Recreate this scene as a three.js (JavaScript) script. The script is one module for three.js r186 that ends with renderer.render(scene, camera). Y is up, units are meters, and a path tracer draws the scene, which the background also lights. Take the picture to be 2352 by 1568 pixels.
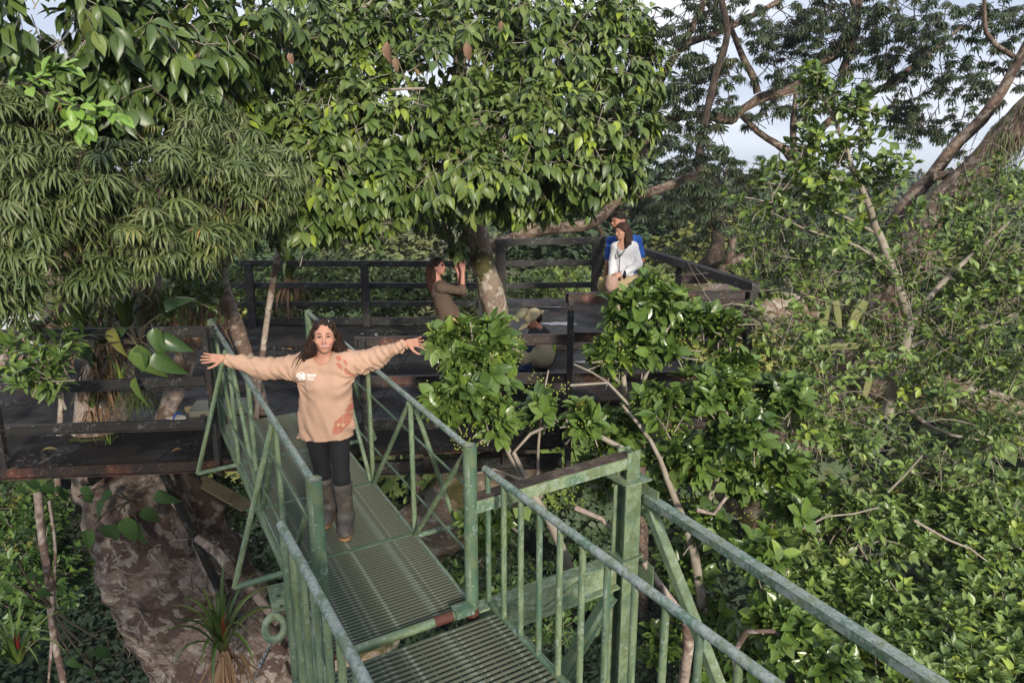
import * as THREE from 'three';
import { mergeGeometries, mergeVertices, toCreasedNormals } from 'three/addons/utils/BufferGeometryUtils.js';
import { ImprovedNoise } from 'three/addons/math/ImprovedNoise.js';

// ---------------------------------------------------------------- camera, sky, sun, exposure
const CAM_Y = 2.65, PITCH = 13.3 * Math.PI / 180;
const scene = new THREE.Scene();
const camera = new THREE.PerspectiveCamera(53.13, 1024 / 682, 0.1, 9000);
camera.position.set(0, CAM_Y, 0);
camera.rotation.set(-PITCH, 0, 0);
camera.updateMatrixWorld();
const renderer = new THREE.WebGLRenderer({ antialias: true });
renderer.toneMapping = THREE.LinearToneMapping;
renderer.toneMappingExposure = 1.32;
renderer.shadowMap.enabled = true;
renderer.shadowMap.type = THREE.PCFSoftShadowMap;

const SUN_AZ = 21 * Math.PI / 180, SUN_EL = 21 * Math.PI / 180;      // behind the camera, a little to the right
const sunDir = new THREE.Vector3(Math.sin(SUN_AZ) * Math.cos(SUN_EL), Math.sin(SUN_EL), Math.cos(SUN_AZ) * Math.cos(SUN_EL));
const sun = new THREE.DirectionalLight(new THREE.Color().setRGB(1.0, 0.92, 0.78), 3.9);
sun.position.copy(sunDir).multiplyScalar(60); sun.target.position.set(0, 0, -8);
sun.castShadow = true; sun.shadow.radius = 9; sun.shadow.mapSize.set(2048, 2048);
Object.assign(sun.shadow.camera, { left: -22, right: 22, top: 22, bottom: -22, near: 1, far: 140 });
scene.add(sun, sun.target);

// ---------------------------------------------------------------- random numbers and noise
function rng(seed) { let a = seed >>> 0; return () => { a = (a + 0x6D2B79F5) >>> 0; let t = a; t = Math.imul(t ^ (t >>> 15), t | 1); t ^= t + Math.imul(t ^ (t >>> 7), t | 61); return ((t ^ (t >>> 14)) >>> 0) / 4294967296; }; }
const R = rng(7);
const rr = (a, b) => a + (b - a) * R();
const NZ = new ImprovedNoise();
const n3 = (x, y, z) => NZ.noise(x + 31.7, y + 17.3, z + 5.1);
function hash2(ix, iy, s) { let h = (ix * 374761393 + iy * 668265263 + s * 1442695041) | 0; h = Math.imul(h ^ (h >>> 13), 1274126177); return ((h ^ (h >>> 16)) >>> 0) / 4294967296; }
function pnoise(x, y, p, s) {                                         // value noise that repeats every p cells
  const ix = Math.floor(x), iy = Math.floor(y), fx = x - ix, fy = y - iy, w = (a) => ((a % p) + p) % p;
  const u = fx * fx * (3 - 2 * fx), v = fy * fy * (3 - 2 * fy);
  const a = hash2(w(ix), w(iy), s), b = hash2(w(ix + 1), w(iy), s), c = hash2(w(ix), w(iy + 1), s), d = hash2(w(ix + 1), w(iy + 1), s);
  return a + (b - a) * u + (c - a) * v + (a - b - c + d) * u * v;
}
function fbm(u, v, p, oct, s) { let t = 0, a = 0.5, n = 0; for (let i = 0; i < oct; i++) { t += a * pnoise(u * p, v * p, p, s + i * 13); n += a; a *= 0.5; p *= 2; } return t / n; }
const sstep = (a, b, x) => { const t = Math.min(1, Math.max(0, (x - a) / (b - a))); return t * t * (3 - 2 * t); };
const mix = (a, b, t) => a + (b - a) * t;
const mix3 = (a, b, t) => [mix(a[0], b[0], t), mix(a[1], b[1], t), mix(a[2], b[2], t)];

// the sky: pale broken overcast, computed once
{
  const W = 1024, H = 512, data = new Float32Array(W * H * 4);
  for (let j = 0; j < H; j++) for (let i = 0; i < W; i++) {
    const el = ((j + 0.5) / H - 0.5) * Math.PI, az = (i + 0.5) / W * 2 * Math.PI;
    const e = Math.max(0.0, Math.sin(el));
    const x = Math.cos(el) * Math.cos(az), z = Math.cos(el) * Math.sin(az), k = 1 / (e + 0.16);
    let c = 0, a = 0.55, f = 1.1;
    for (let o = 0; o < 5; o++) { c += a * NZ.noise(x * k * f + 3 + o * 7, z * k * f + 11, 0.7 * o); a *= 0.5; f *= 2.05; }
    const cl = sstep(-0.28, 0.34, c);                                 // thick cloud against thin blue-grey gaps
    const lum = mix(0.74, 0.95, cl);
    let col = mix3([0.60, 0.71, 0.92], [0.93, 0.95, 1.0], cl).map((v) => v * lum);
    const hz = Math.exp(-e * 9);
    col = mix3(col, [0.82, 0.87, 0.96], hz * 0.55);
    const q = (j * W + i) * 4, g = el < 0 ? 0.3 : 1;
    data[q] = col[0] * g; data[q + 1] = col[1] * g; data[q + 2] = col[2] * g; data[q + 3] = 1;
  }
  const t = new THREE.DataTexture(data, W, H, THREE.RGBAFormat, THREE.FloatType);
  t.mapping = THREE.EquirectangularReflectionMapping; t.magFilter = THREE.LinearFilter; t.minFilter = THREE.LinearFilter; t.wrapS = THREE.RepeatWrapping; t.needsUpdate = true;
  scene.background = t; scene.environment = t;
}
scene.fog = new THREE.FogExp2(new THREE.Color(0.8, 0.87, 0.95), 0.0006);

// ---------------------------------------------------------------- measuring: a point of the photograph (2352 wide) on a plane of the place
const V = (x, y, z) => new THREE.Vector3(x, y, z);
const CP = Math.cos(PITCH), SP = Math.sin(PITCH);
function ray(px, py) { const x = (px - 1176) / 1568, y = -(py - 784) / 1568; return V(x, y * CP - SP, -y * SP - CP); }
function onY(px, py, y) { const r = ray(px, py); const t = (y - CAM_Y) / r.y; return V(r.x * t, y, r.z * t); }
function onD(px, py, d) { const r = ray(px, py); const t = -d / r.z; return V(r.x * t, CAM_Y + r.y * t, -d); }
const pxm = (d) => d * 1.03 / 1568;                                     // metres per photo pixel at distance d
function project(p) { const x = p.x, y = (p.y - CAM_Y), z = p.z; const yc = y * CP - z * SP, zc = y * SP + z * CP; return [1176 - x / zc * 1568, 784 + yc / zc * 1568, -zc]; }

// ---------------------------------------------------------------- things, parts, names
const used = new Map();
function numbered(n) { const k = used.get(n) ?? 0; used.set(n, k + 1); return k ? `${n}_${String(k).padStart(3, '0')}` : n; }
function tag(o, label, category, group, kind) { if (label) o.userData.label = label; if (category) o.userData.category = category; if (group) o.userData.group = group; if (kind) o.userData.kind = kind; return o; }
function thing(name, label, category, pos = V(0, 0, 0), group) { const g = new THREE.Group(); g.name = numbered(name); g.position.copy(pos); tag(g, label, category, group); scene.add(g); return g; }
function mesh(geo, mat, name) { const m = new THREE.Mesh(geo, mat); m.name = name; m.castShadow = m.receiveShadow = true; return m; }
function base(o) { const v = V(0, 0, 0); for (let p = o; p && p !== scene; p = p.parent) v.add(p.position); return v; }
function part(parent, name, geo, mat, label) {                        // geometry in world space, moved under its parent
  const g = Array.isArray(geo) ? (geo.length > 1 ? mergeGeometries(geo) : geo[0]) : geo;
  const o = base(parent); g.translate(-o.x, -o.y, -o.z);
  const m = mesh(g, mat, name); if (label) m.userData.label = label; parent.add(m); return m;
}
function solo(name, geo, mat, label, category, group) { const g = Array.isArray(geo) ? mergeGeometries(geo) : geo; g.computeBoundingBox(); const b = g.boundingBox, c = V((b.min.x + b.max.x) / 2, b.min.y, (b.min.z + b.max.z) / 2); g.translate(-c.x, -c.y, -c.z); const m = mesh(g, mat, numbered(name)); m.position.copy(c); tag(m, label, category, group); scene.add(m); return m; }
function struct(name, geo, mat, label) { const m = mesh(geo, mat, numbered(name)); tag(m, label, null, null, 'structure'); scene.add(m); return m; }

// ---------------------------------------------------------------- geometry helpers (world space, uv in metres)
function uvBox(g) {
  const p = g.attributes.position, n = g.attributes.normal, u = new Float32Array(p.count * 2);
  for (let i = 0; i < p.count; i++) { const ax = Math.abs(n.getX(i)), ay = Math.abs(n.getY(i)), az = Math.abs(n.getZ(i)); let a, b; if (ay >= ax && ay >= az) { a = p.getX(i); b = p.getZ(i); } else if (ax >= az) { a = p.getZ(i); b = p.getY(i); } else { a = p.getX(i); b = p.getY(i); } u[2 * i] = a; u[2 * i + 1] = b; }
  g.setAttribute('uv', new THREE.BufferAttribute(u, 2)); return g;
}
function frameOf(a, b, up = V(0, 1, 0)) { const z = b.clone().sub(a); const L = z.length(); z.normalize(); let x = V().crossVectors(up, z); if (x.lengthSq() < 1e-6) x = V().crossVectors(V(1, 0, 0), z); x.normalize(); const y = V().crossVectors(z, x); return { L, m: new THREE.Matrix4().makeBasis(x, y, z).setPosition(a.clone().add(b).multiplyScalar(0.5)) }; }
function boxBar(a, b, w, h, up) { const { L, m } = frameOf(a, b, up); const g = new THREE.BoxGeometry(w, h, L); uvBox(g); g.translate(0, 0, 0); return g.applyMatrix4(m); }
function bevelBar(a, b, w, h, bev = 0.006, up) {                       // a bar with chamfered long edges
  const s = new THREE.Shape(), x = w / 2, y = h / 2;
  s.moveTo(-x + bev, -y); s.lineTo(x - bev, -y); s.lineTo(x, -y + bev); s.lineTo(x, y - bev); s.lineTo(x - bev, y); s.lineTo(-x + bev, y); s.lineTo(-x, y - bev); s.lineTo(-x, -y + bev); s.closePath();
  return extr(s, a, b, up);
}
function extr(shape, a, b, up) { const { L, m } = frameOf(a, b, up); const g = new THREE.ExtrudeGeometry(shape, { depth: L, bevelEnabled: false, curveSegments: 6 }); g.translate(0, 0, -L / 2); const g2 = g.index ? g.toNonIndexed() : g; uvBox(g2); return g2.applyMatrix4(m); }
function iBeam(a, b, w, h, t = 0.009, up) {                            // rolled steel section, flanges top and bottom
  const s = new THREE.Shape(), x = w / 2, y = h / 2, c = t / 2;
  s.moveTo(-x, -y); s.lineTo(x, -y); s.lineTo(x, -y + t); s.lineTo(c, -y + t * 1.6); s.lineTo(c, y - t * 1.6); s.lineTo(x, y - t); s.lineTo(x, y); s.lineTo(-x, y); s.lineTo(-x, y - t); s.lineTo(-c, y - t * 1.6); s.lineTo(-c, -y + t * 1.6); s.lineTo(-x, -y + t); s.closePath();
  return extr(s, a, b, up);
}
function pipe(a, b, r, seg = 10, open = false) {
  const L = a.distanceTo(b), g = new THREE.CylinderGeometry(r, r, L, seg, 1, open);
  const u = g.attributes.uv, n = g.attributes.normal; for (let i = 0; i < u.count; i++) if (Math.abs(n.getY(i)) < 0.5) u.setXY(i, u.getX(i) * 2 * Math.PI * r, u.getY(i) * L); else u.setXY(i, u.getX(i) * r * 2, u.getY(i) * r * 2);
  const q = new THREE.Quaternion().setFromUnitVectors(V(0, 1, 0), b.clone().sub(a).normalize());
  const o = V(a.x, a.y, a.z).add(b).multiplyScalar(0.5);
  g.applyQuaternion(q); g.translate(o.x, o.y, o.z);
  for (let i = 0; i < u.count; i++) u.setXY(i, u.getX(i) + a.x * 0.37, u.getY(i) + a.z * 0.61);
  return g;
}
function hollow(a, b, r, t, seg = 20) {                                // an open pipe with wall thickness
  const L = a.distanceTo(b), pts = [V(r - t, 0, 0), V(r - t, L, 0), V(r, L, 0), V(r, 0, 0)].map((p) => new THREE.Vector2(p.x, p.y));
  const g0 = new THREE.LatheGeometry(pts, seg).toNonIndexed(); const g = toCreasedNormals(g0, 0.6);
  const u = g.attributes.uv, p = g.attributes.position; for (let i = 0; i < u.count; i++) u.setXY(i, u.getX(i) * 2 * Math.PI * r, p.getY(i));
  g.applyQuaternion(new THREE.Quaternion().setFromUnitVectors(V(0, 1, 0), b.clone().sub(a).normalize())); g.translate(a.x, a.y, a.z); return g;
}
// a tapered limb along points with radii; lumpy where asked
function limb(pts, rad, { seg = 8, step = 0.25, lump = 0.06, freq = 2.2, seed = 0, cap = true } = {}) {
  const c = new THREE.CatmullRomCurve3(pts, false, 'centripetal'); const L = c.getLength(); const n = Math.max(2, Math.min(90, Math.round(L / step)));
  const P = [], N = [], U = [], I = [], fr = c.computeFrenetFrames(n, false);
  let prev = null; let dist = 0;
  for (let i = 0; i <= n; i++) {
    const t = i / n, p = c.getPoint(t); if (prev) dist += p.distanceTo(prev); prev = p;
    const f = t * (rad.length - 1), k = Math.min(rad.length - 2, Math.floor(f)), r0 = rad.length > 1 ? mix(rad[k], rad[k + 1], f - k) : rad[0];
    for (let j = 0; j <= seg; j++) {
      const a = (j % seg) / seg * Math.PI * 2, nx = fr.normals[i], bx = fr.binormals[i];
      const d = V(nx.x * Math.cos(a) + bx.x * Math.sin(a), nx.y * Math.cos(a) + bx.y * Math.sin(a), nx.z * Math.cos(a) + bx.z * Math.sin(a));
      const s = freq, r = r0 * (1 + lump * 2 * n3((p.x + d.x * r0) * s + seed, (p.y + d.y * r0) * s, (p.z + d.z * r0) * s) + lump * n3((p.x + d.x * r0) * s * 2.7 + seed, (p.y + d.y * r0) * s * 2.7, (p.z + d.z * r0) * s * 2.7));
      P.push(p.x + d.x * r, p.y + d.y * r, p.z + d.z * r); N.push(d.x, d.y, d.z); U.push(j / seg * Math.max(0.12, 2 * Math.PI * rad[0]), dist + seed * 0.37);
    }
  }
  const w = seg + 1; for (let i = 0; i < n; i++) for (let j = 0; j < seg; j++) { const a = i * w + j, b = a + 1, e = a + w, f = e + 1; I.push(a, b, e, b, f, e); }
  if (cap) for (const [row, flip] of [[0, 1], [n, 0]]) { const q = P.length / 3, p = c.getPoint(row / n); P.push(p.x, p.y, p.z); const tg = fr.tangents[row].clone().multiplyScalar(flip ? -1 : 1); N.push(tg.x, tg.y, tg.z); U.push(0, 0); for (let j = 0; j < seg; j++) { const a = row * w + j; flip ? I.push(q, a + 1, a) : I.push(q, a, a + 1); } }
  const g = new THREE.BufferGeometry(); g.setAttribute('position', new THREE.Float32BufferAttribute(P, 3)); g.setAttribute('normal', new THREE.Float32BufferAttribute(N, 3)); g.setAttribute('uv', new THREE.Float32BufferAttribute(U, 2)); g.setIndex(I);
  if (lump > 0.03 && seg > 7) { g.computeVertexNormals(); const nn = g.attributes.normal; for (let i = 0; i <= n; i++) { const a = i * w, b = a + seg; const x = nn.getX(a) + nn.getX(b), y = nn.getY(a) + nn.getY(b), z = nn.getZ(a) + nn.getZ(b), l = Math.hypot(x, y, z) || 1; nn.setXYZ(a, x / l, y / l, z / l); nn.setXYZ(b, x / l, y / l, z / l); } }
  return g;
}
const path = (list, d) => list.map((q) => onD(q[0], q[1], q[2] ?? d));  // photo points at their distances

// ---------------------------------------------------------------- textures
function tex(w, h, f, { srgb = true, repeat } = {}) {
  const a = new Uint8Array(w * h * 4);
  for (let j = 0; j < h; j++) for (let i = 0; i < w; i++) { const c = f((i + 0.5) / w, (j + 0.5) / h), q = (j * w + i) * 4; a[q] = Math.max(0, Math.min(255, c[0] * 255)); a[q + 1] = Math.max(0, Math.min(255, c[1] * 255)); a[q + 2] = Math.max(0, Math.min(255, c[2] * 255)); a[q + 3] = 255; }
  const t = new THREE.DataTexture(a, w, h); t.wrapS = t.wrapT = THREE.RepeatWrapping; t.magFilter = THREE.LinearFilter; t.minFilter = THREE.LinearMipmapLinearFilter; t.generateMipmaps = true;
  if (srgb) t.colorSpace = THREE.SRGBColorSpace; if (repeat) t.repeat.set(repeat[0], repeat[1]); t.needsUpdate = true; return t;
}
const grey = (v) => [v, v, v];
const std = (o) => new THREE.MeshStandardMaterial({ roughness: 0.7, metalness: 0, ...o });
const rgb = (r, g, b) => new THREE.Color().setRGB(r, g, b);
// old green enamel: mottled, algae-stained, chipped to pale primer
function paintTex(chip, seed, g0 = [0.32, 0.405, 0.335], g1 = [0.43, 0.49, 0.40]) {
  return tex(512, 512, (u, v) => {
    let c = mix3(g0, g1, sstep(0.3, 0.7, fbm(u, v, 6, 4, seed)));
    c = mix3(c, [0.36, 0.40, 0.26], 0.6 * sstep(0.5, 0.72, fbm(u, v, 9, 4, seed + 3)));
    c = mix3(c, [0.26, 0.38, 0.305], 0.6 * sstep(0.55, 0.72, fbm(u, v, 4, 3, seed + 9)));
    const k = fbm(u, v, 40, 4, seed + 5) * 0.6 + fbm(u, v, 10, 3, seed + 21) * 0.4;
    c = mix3(c, [0.58, 0.61, 0.61], 0.62 * sstep(0.62 - chip, 0.70 - chip, k));
    const sp = fbm(u, v, 64, 2, seed + 31); c = mix3(c, [0.24, 0.24, 0.18], 0.4 * sstep(0.72, 0.8, sp));
    return c;
  }, { repeat: [1.4, 1.4] });
}
const grainBump = tex(512, 512, (u, v) => grey(fbm(u, v, 24, 5, 71)), { srgb: false, repeat: [1.7, 1.7] });
const M = {};
M.paint = std({ map: paintTex(0.0, 101), roughness: 0.55, bumpMap: grainBump, bumpScale: 0.002 });
M.paint2 = std({ map: paintTex(0.03, 131, [0.36, 0.44, 0.35], [0.46, 0.52, 0.40]), roughness: 0.6, bumpMap: grainBump, bumpScale: 0.002 });
M.paintWorn = std({ map: paintTex(0.15, 151, [0.40, 0.46, 0.43], [0.50, 0.54, 0.51]), roughness: 0.6, bumpMap: grainBump, bumpScale: 0.003 });
M.paintPale = std({ map: paintTex(0.05, 171, [0.40, 0.47, 0.37], [0.51, 0.57, 0.45]), roughness: 0.6, bumpMap: grainBump, bumpScale: 0.002 });
M.cutPipe = std({ map: tex(128, 128, (u, v) => mix3([0.62, 0.60, 0.58], [0.40, 0.38, 0.36], fbm(u, v, 9, 3, 5))), roughness: 0.8 });
M.grate = std({ map: tex(512, 512, (u, v) => { let c = mix3([0.30, 0.37, 0.32], [0.44, 0.50, 0.43], fbm(u, v, 7, 4, 11)); c = mix3(c, [0.34, 0.31, 0.25], 0.5 * sstep(0.52, 0.68, fbm(u, v, 5, 4, 12))); c = mix3(c, [0.55, 0.58, 0.54], 0.7 * sstep(0.66, 0.76, fbm(u, v, 48, 3, 13))); return c; }, { repeat: [0.8, 0.8] }), roughness: 0.55 });
M.blackSteel = std({ map: tex(512, 512, (u, v) => { let c = mix3([0.10, 0.098, 0.095], [0.16, 0.15, 0.145], fbm(u, v, 8, 4, 21)); c = mix3(c, [0.26, 0.17, 0.13], 0.6 * sstep(0.52, 0.7, fbm(u, v, 5, 4, 22))); const s = fbm(u, v, 56, 3, 23) * 0.62 + fbm(u, v, 7, 2, 24) * 0.38; c = mix3(c, [0.52, 0.51, 0.48], 0.6 * sstep(0.64, 0.69, s)); return c; }, { repeat: [1.3, 1.3] }), roughness: 0.62, bumpMap: grainBump, bumpScale: 0.002 });
M.rustSteel = std({ map: tex(512, 512, (u, v) => { let c = mix3([0.17, 0.13, 0.12], [0.34, 0.19, 0.14], sstep(0.3, 0.65, fbm(u, v, 6, 4, 31))); c = mix3(c, [0.12, 0.11, 0.11], 0.7 * sstep(0.5, 0.65, fbm(u, v, 4, 3, 32))); c = mix3(c, [0.55, 0.52, 0.48], 0.6 * sstep(0.7, 0.76, fbm(u, v, 50, 3, 33))); return c; }, { repeat: [1.1, 1.1] }), roughness: 0.6, bumpMap: grainBump, bumpScale: 0.002 });
M.rustRed = std({ map: tex(256, 256, (u, v) => mix3([0.24, 0.13, 0.10], [0.38, 0.22, 0.16], fbm(u, v, 7, 4, 37))), roughness: 0.75 });
const deckMap = (seed, wet) => tex(640, 640, (u, v) => { let c = mix3([0.095, 0.086, 0.082], [0.165, 0.145, 0.135], fbm(u, v, 5, 5, seed)); c = mix3(c, [0.33, 0.26, 0.22], (wet ? 0.7 : 0.25) * sstep(0.5, 0.68, fbm(u, v * 1, 4, 4, seed + 1))); c = mix3(c, [0.07, 0.068, 0.07], 0.8 * sstep(0.52, 0.62, fbm(u, v, 7, 4, seed + 5))); const s = fbm(u, v, 96, 2, seed + 2) * 0.6 + fbm(u, v, 6, 2, seed + 3) * 0.4; c = mix3(c, [0.5, 0.49, 0.46], 0.55 * sstep(0.66, 0.72, s)); return c; }, { repeat: [0.4, 0.4] });
const deckRough = tex(512, 512, (u, v) => grey(mix(0.6, 1, sstep(0.35, 0.6, fbm(u, v, 5, 4, 41)))), { srgb: false, repeat: [0.4, 0.4] });
const deckBump = tex(512, 512, (u, v) => grey(fbm(u, v, 4, 6, 43)), { srgb: false, repeat: [0.5, 0.5] });
M.deckA = new THREE.MeshPhysicalMaterial({ specularIntensity: 0.35, map: deckMap(41, false), roughnessMap: deckRough, roughness: 1, bumpMap: deckBump, bumpScale: 0.012 });
M.deckB = std({ map: deckMap(57, true), roughnessMap: deckRough, roughness: 1, bumpMap: deckBump, bumpScale: 0.015 });
M.puddle = std({ color: rgb(0.02, 0.015, 0.01), roughness: 0.03 });
function barkTex(a, b, patch, pk, lichen, lk, seed) { return tex(512, 512, (u, v) => { let c = mix3(a, b, fbm(u, v, 7, 5, seed)); c = mix3(c, patch, pk * sstep(0.48, 0.6, fbm(u, v, 5, 5, seed + 1))); c = mix3(c, lichen, lk * sstep(0.56, 0.64, fbm(u, v, 13, 4, seed + 2))); c = c.map((q) => q * (0.82 + 0.36 * fbm(u, v, 48, 3, seed + 4))); return c; }); }
const barkBump = tex(512, 512, (u, v) => grey(fbm(u, v, 10, 6, 91)), { srgb: false });
const bark = (t, s = 0.02) => std({ map: t, roughness: 0.9, bumpMap: barkBump, bumpScale: s });
M.barkPale = bark(barkTex([0.52, 0.46, 0.42], [0.66, 0.60, 0.56], [0.36, 0.28, 0.24], 0.8, [0.74, 0.72, 0.68], 0.5, 201), 0.03);
M.barkGiant = bark(barkTex([0.36, 0.31, 0.28], [0.50, 0.44, 0.41], [0.26, 0.20, 0.18], 0.8, [0.62, 0.59, 0.56], 0.6, 211), 0.05); M.barkGiant.map.repeat.set(1.2, 1.2);
M.barkMoss = bark(barkTex([0.42, 0.35, 0.30], [0.58, 0.52, 0.46], [0.26, 0.25, 0.12], 0.9, [0.72, 0.70, 0.66], 0.6, 221), 0.03);
M.barkBrown = bark(barkTex([0.30, 0.24, 0.20], [0.46, 0.38, 0.33], [0.20, 0.15, 0.12], 0.7, [0.60, 0.57, 0.52], 0.5, 231), 0.03);
M.barkDark = bark(barkTex([0.20, 0.16, 0.14], [0.34, 0.28, 0.24], [0.13, 0.11, 0.09], 0.6, [0.5, 0.48, 0.44], 0.3, 241), 0.02);
M.twig = std({ map: tex(128, 128, (u, v) => mix3([0.44, 0.39, 0.34], [0.70, 0.67, 0.62], fbm(u, v, 8, 4, 251))), roughness: 0.85 });
M.twigDark = std({ color: rgb(0.05, 0.04, 0.028), roughness: 0.9 });
M.dry = std({ map: tex(128, 256, (u, v) => mix3([0.36, 0.26, 0.18], [0.66, 0.54, 0.42], fbm(u, v, 10, 4, 261))), roughness: 0.85, side: THREE.DoubleSide });
M.moss = std({ map: tex(256, 256, (u, v) => mix3([0.14, 0.15, 0.05], [0.30, 0.32, 0.12], fbm(u, v, 20, 4, 271))), roughness: 1 });
function colour(g, fn) { const p = g.attributes.position, n = g.attributes.normal, a = new Float32Array(p.count * 3); for (let i = 0; i < p.count; i++) { const c = fn(p.getX(i), p.getY(i), p.getZ(i), n.getX(i), n.getY(i), n.getZ(i)); a.set(c, i * 3); } g.setAttribute('color', new THREE.BufferAttribute(a, 3)); return g; }
// ================================================================= THE STEEL PLATFORM AMONG THE BRANCHES
const RAISE = 0.48;
// front edge of the platform, left to right, and the step between low and raised deck
const edgeL = onY(-260, 1081, 0), edgeB = V(0.55, 0, -6.6), edgeR = V(2.42, 0, -6.75);
const backZ = -12.6;
const frontZ = (x) => x < edgeB.x ? mix(edgeL.z, edgeB.z, (x - edgeL.x) / (edgeB.x - edgeL.x)) : mix(edgeB.z, edgeR.z, (x - edgeB.x) / (edgeR.x - edgeB.x));
const stepX = (z) => z > -9 ? mix(0.57, -0.02, (-6.6 - z) / 2.4) : mix(-0.02, -0.35, (-9 - z) / 3.6);
const rightX = (z) => mix(2.42, 1.70, (-6.75 - z) / 5.9);
const platform = thing('viewing_platform', 'black weathered viewing platform built around the tree limbs', 'platform', V(-1.5, -0.2, -9));
function sheet(pts, top, th) {                                          // a floor sheet of any outline
  const s = new THREE.Shape(pts.map((p) => new THREE.Vector2(p[0], -p[1]))); const g = new THREE.ExtrudeGeometry(s, { depth: th, bevelEnabled: true, bevelSize: 0.003, bevelThickness: 0.003, bevelSegments: 1 });
  g.rotateX(-Math.PI / 2); g.translate(0, top - th - 0.003, 0); uvBox(g); return g;
}
{
  const cols = [-7.2, -5.3, -3.45, -1.62, 0.6], rows = [0, 0.2, 0.42, 0.62, 0.81, 1];
  for (let c = 0; c < 4; c++) for (let r = 0; r < 5; r++) {
    const P = (x, t) => { let xx = x; const z0 = mix(frontZ(x), backZ, t); if (c === 3 && x > 0) xx = stepX(z0) - 0.02; return [xx, z0]; };
    const g0 = 0.006, x0 = cols[c] + g0, x1 = cols[c + 1] - g0, t0 = rows[r] + 0.001, t1 = rows[r + 1] - 0.001;
    const g = sheet([P(x0, t0), P(x1, t0), P(x1, t1), P(x0, t1)], rr(-0.004, 0.004), 0.024);
    part(platform, 'floor_sheet', g, M.deckA);
  }
  const rows2 = [0, 0.24, 0.5, 0.76, 1];
  for (let c = 0; c < 2; c++) for (let r = 0; r < 4; r++) {
    const P = (k, t) => { const z = mix(-6.62, backZ - 0.1, t); return [mix(stepX(z) - 0.01, rightX(z), k), z]; };
    const g = sheet([P(c / 2 + 0.002, rows2[r] + 0.001), P((c + 1) / 2 - 0.002, rows2[r] + 0.001), P((c + 1) / 2 - 0.002, rows2[r + 1] - 0.001), P(c / 2 + 0.002, rows2[r + 1] - 0.001)], RAISE + rr(-0.004, 0.004), 0.024);
    part(platform, 'raised_floor_sheet', g, M.deckB);
  }
  // riser under the raised floor, and the steel frame below
  part(platform, 'riser_board', boxBar(V(stepX(-6.7) - 0.035, 0.24, -6.66), V(stepX(-9) - 0.035, 0.24, -9), 0.02, 0.43), M.deckA);
  part(platform, 'riser_board', boxBar(V(stepX(-9) - 0.035, 0.24, -9.01), V(stepX(-12.6) - 0.035, 0.24, -12.6), 0.02, 0.43), M.deckA);
  const fz = (x, o = 0) => V(x, 0, frontZ(x) + o);
  const under = (a, b, y, w, h, m) => part(platform, 'frame_beam', iBeam(V(a.x, y, a.z), V(b.x, y, b.z), w, h, 0.01), m);
  under(fz(-7.4, -0.06), fz(-2.55, -0.06), -0.098, 0.07, 0.12, M.rustSteel);
  under(fz(-2.5, -0.06), fz(0.52, -0.06), -0.2, 0.08, 0.14, M.blackSteel);
  under(fz(-2.0, -0.22), fz(0.46, -0.22), -0.085, 0.06, 0.08, M.rustSteel);
  under(V(0.5, 0, -6.74), V(2.5, 0, -6.87), 0.375, 0.08, 0.14, M.blackSteel);
  under(V(0.5, 0, -6.9), V(2.4, 0, -7.0), 0.1, 0.08, 0.12, M.rustSteel);
  for (const x of [-6, -4.2, -2.2, -0.6]) part(platform, 'frame_beam', iBeam(V(x, -0.22, frontZ(x) - 0.14), V(x, -0.22, backZ), 0.08, 0.16, 0.01), M.blackSteel);
  for (const x of [-1.6, -0.9, -0.1]) part(platform, 'bracket', boxBar(V(x, -0.13, frontZ(x) - 0.02), V(x + 0.06, -0.13, frontZ(x) - 0.02), 0.05, 0.13), M.rustSteel);
}
// railings: each rail and each post its own piece
function railing(name, label, pos, posts, rails) {
  const g = thing(name, label, 'railing', pos);
  for (const [a, b, w, d, m] of posts) part(g, 'post', bevelBar(a, b, w, d, 0.006, V(0, 0, 1)), m ?? M.blackSteel);
  for (const [a, b, w, h, m, kind] of rails) part(g, kind ?? 'rail', (kind === 'board' ? bevelBar : iBeam)(a, b, w, h, kind === 'board' ? 0.006 : 0.009), m ?? M.blackSteel);
  return g;
}
{ // front left
  const z = (x) => frontZ(x) - 0.03, at = (px, py) => { let p = onD(px, py, 6.2); for (let k = 0; k < 4; k++) p = onD(px, py, -z(p.x)); return p; };
  const rows = [[763, 755, -60, 492], [887, 870, -60, 470], [983, 968, -60, 470]];
  const rails = rows.map(([y0, y1, x0, x1]) => [at(x0, y0 + 8), at(x1, y1 + 6), 0.05, 0.1, M.blackSteel]);
  const pr = at(474, 757), pl = at(2, 975);
  railing('front_railing', 'black steel beam railing on the left platform edge behind the hanging bromeliads', at(250, 1066), [
    [V(pr.x, -0.16, pr.z + 0.04), V(pr.x, pr.y + 0.01, pr.z + 0.04), 0.055, 0.075], [V(pl.x, -0.02, pl.z + 0.035), V(pl.x, pr.y - 0.46, pl.z + 0.035), 0.055, 0.07],
  ], rails);
}
{ // front right, low part
  const at = (px, py) => { let p = onD(px, py, 6.5); for (let k = 0; k < 4; k++) p = onD(px, py, -frontZ(p.x) + 0.03); return p; };
  const a0 = at(832, 775);
  railing('front_railing', 'rust-brown steel beam railing behind the tan-shirted woman\'s outstretched arm', at(1050, 1024), [
    [V(a0.x, -0.2, a0.z + 0.03), V(a0.x, a0.y, a0.z + 0.03), 0.07, 0.07],
  ], [
    [at(815, 786), at(1306, 778), 0.06, 0.105, M.rustSteel], [at(838, 876), at(1306, 866), 0.06, 0.1, M.rustSteel], [at(838, 973), at(1306, 968), 0.06, 0.1, M.blackSteel],
  ]);
}
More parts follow.
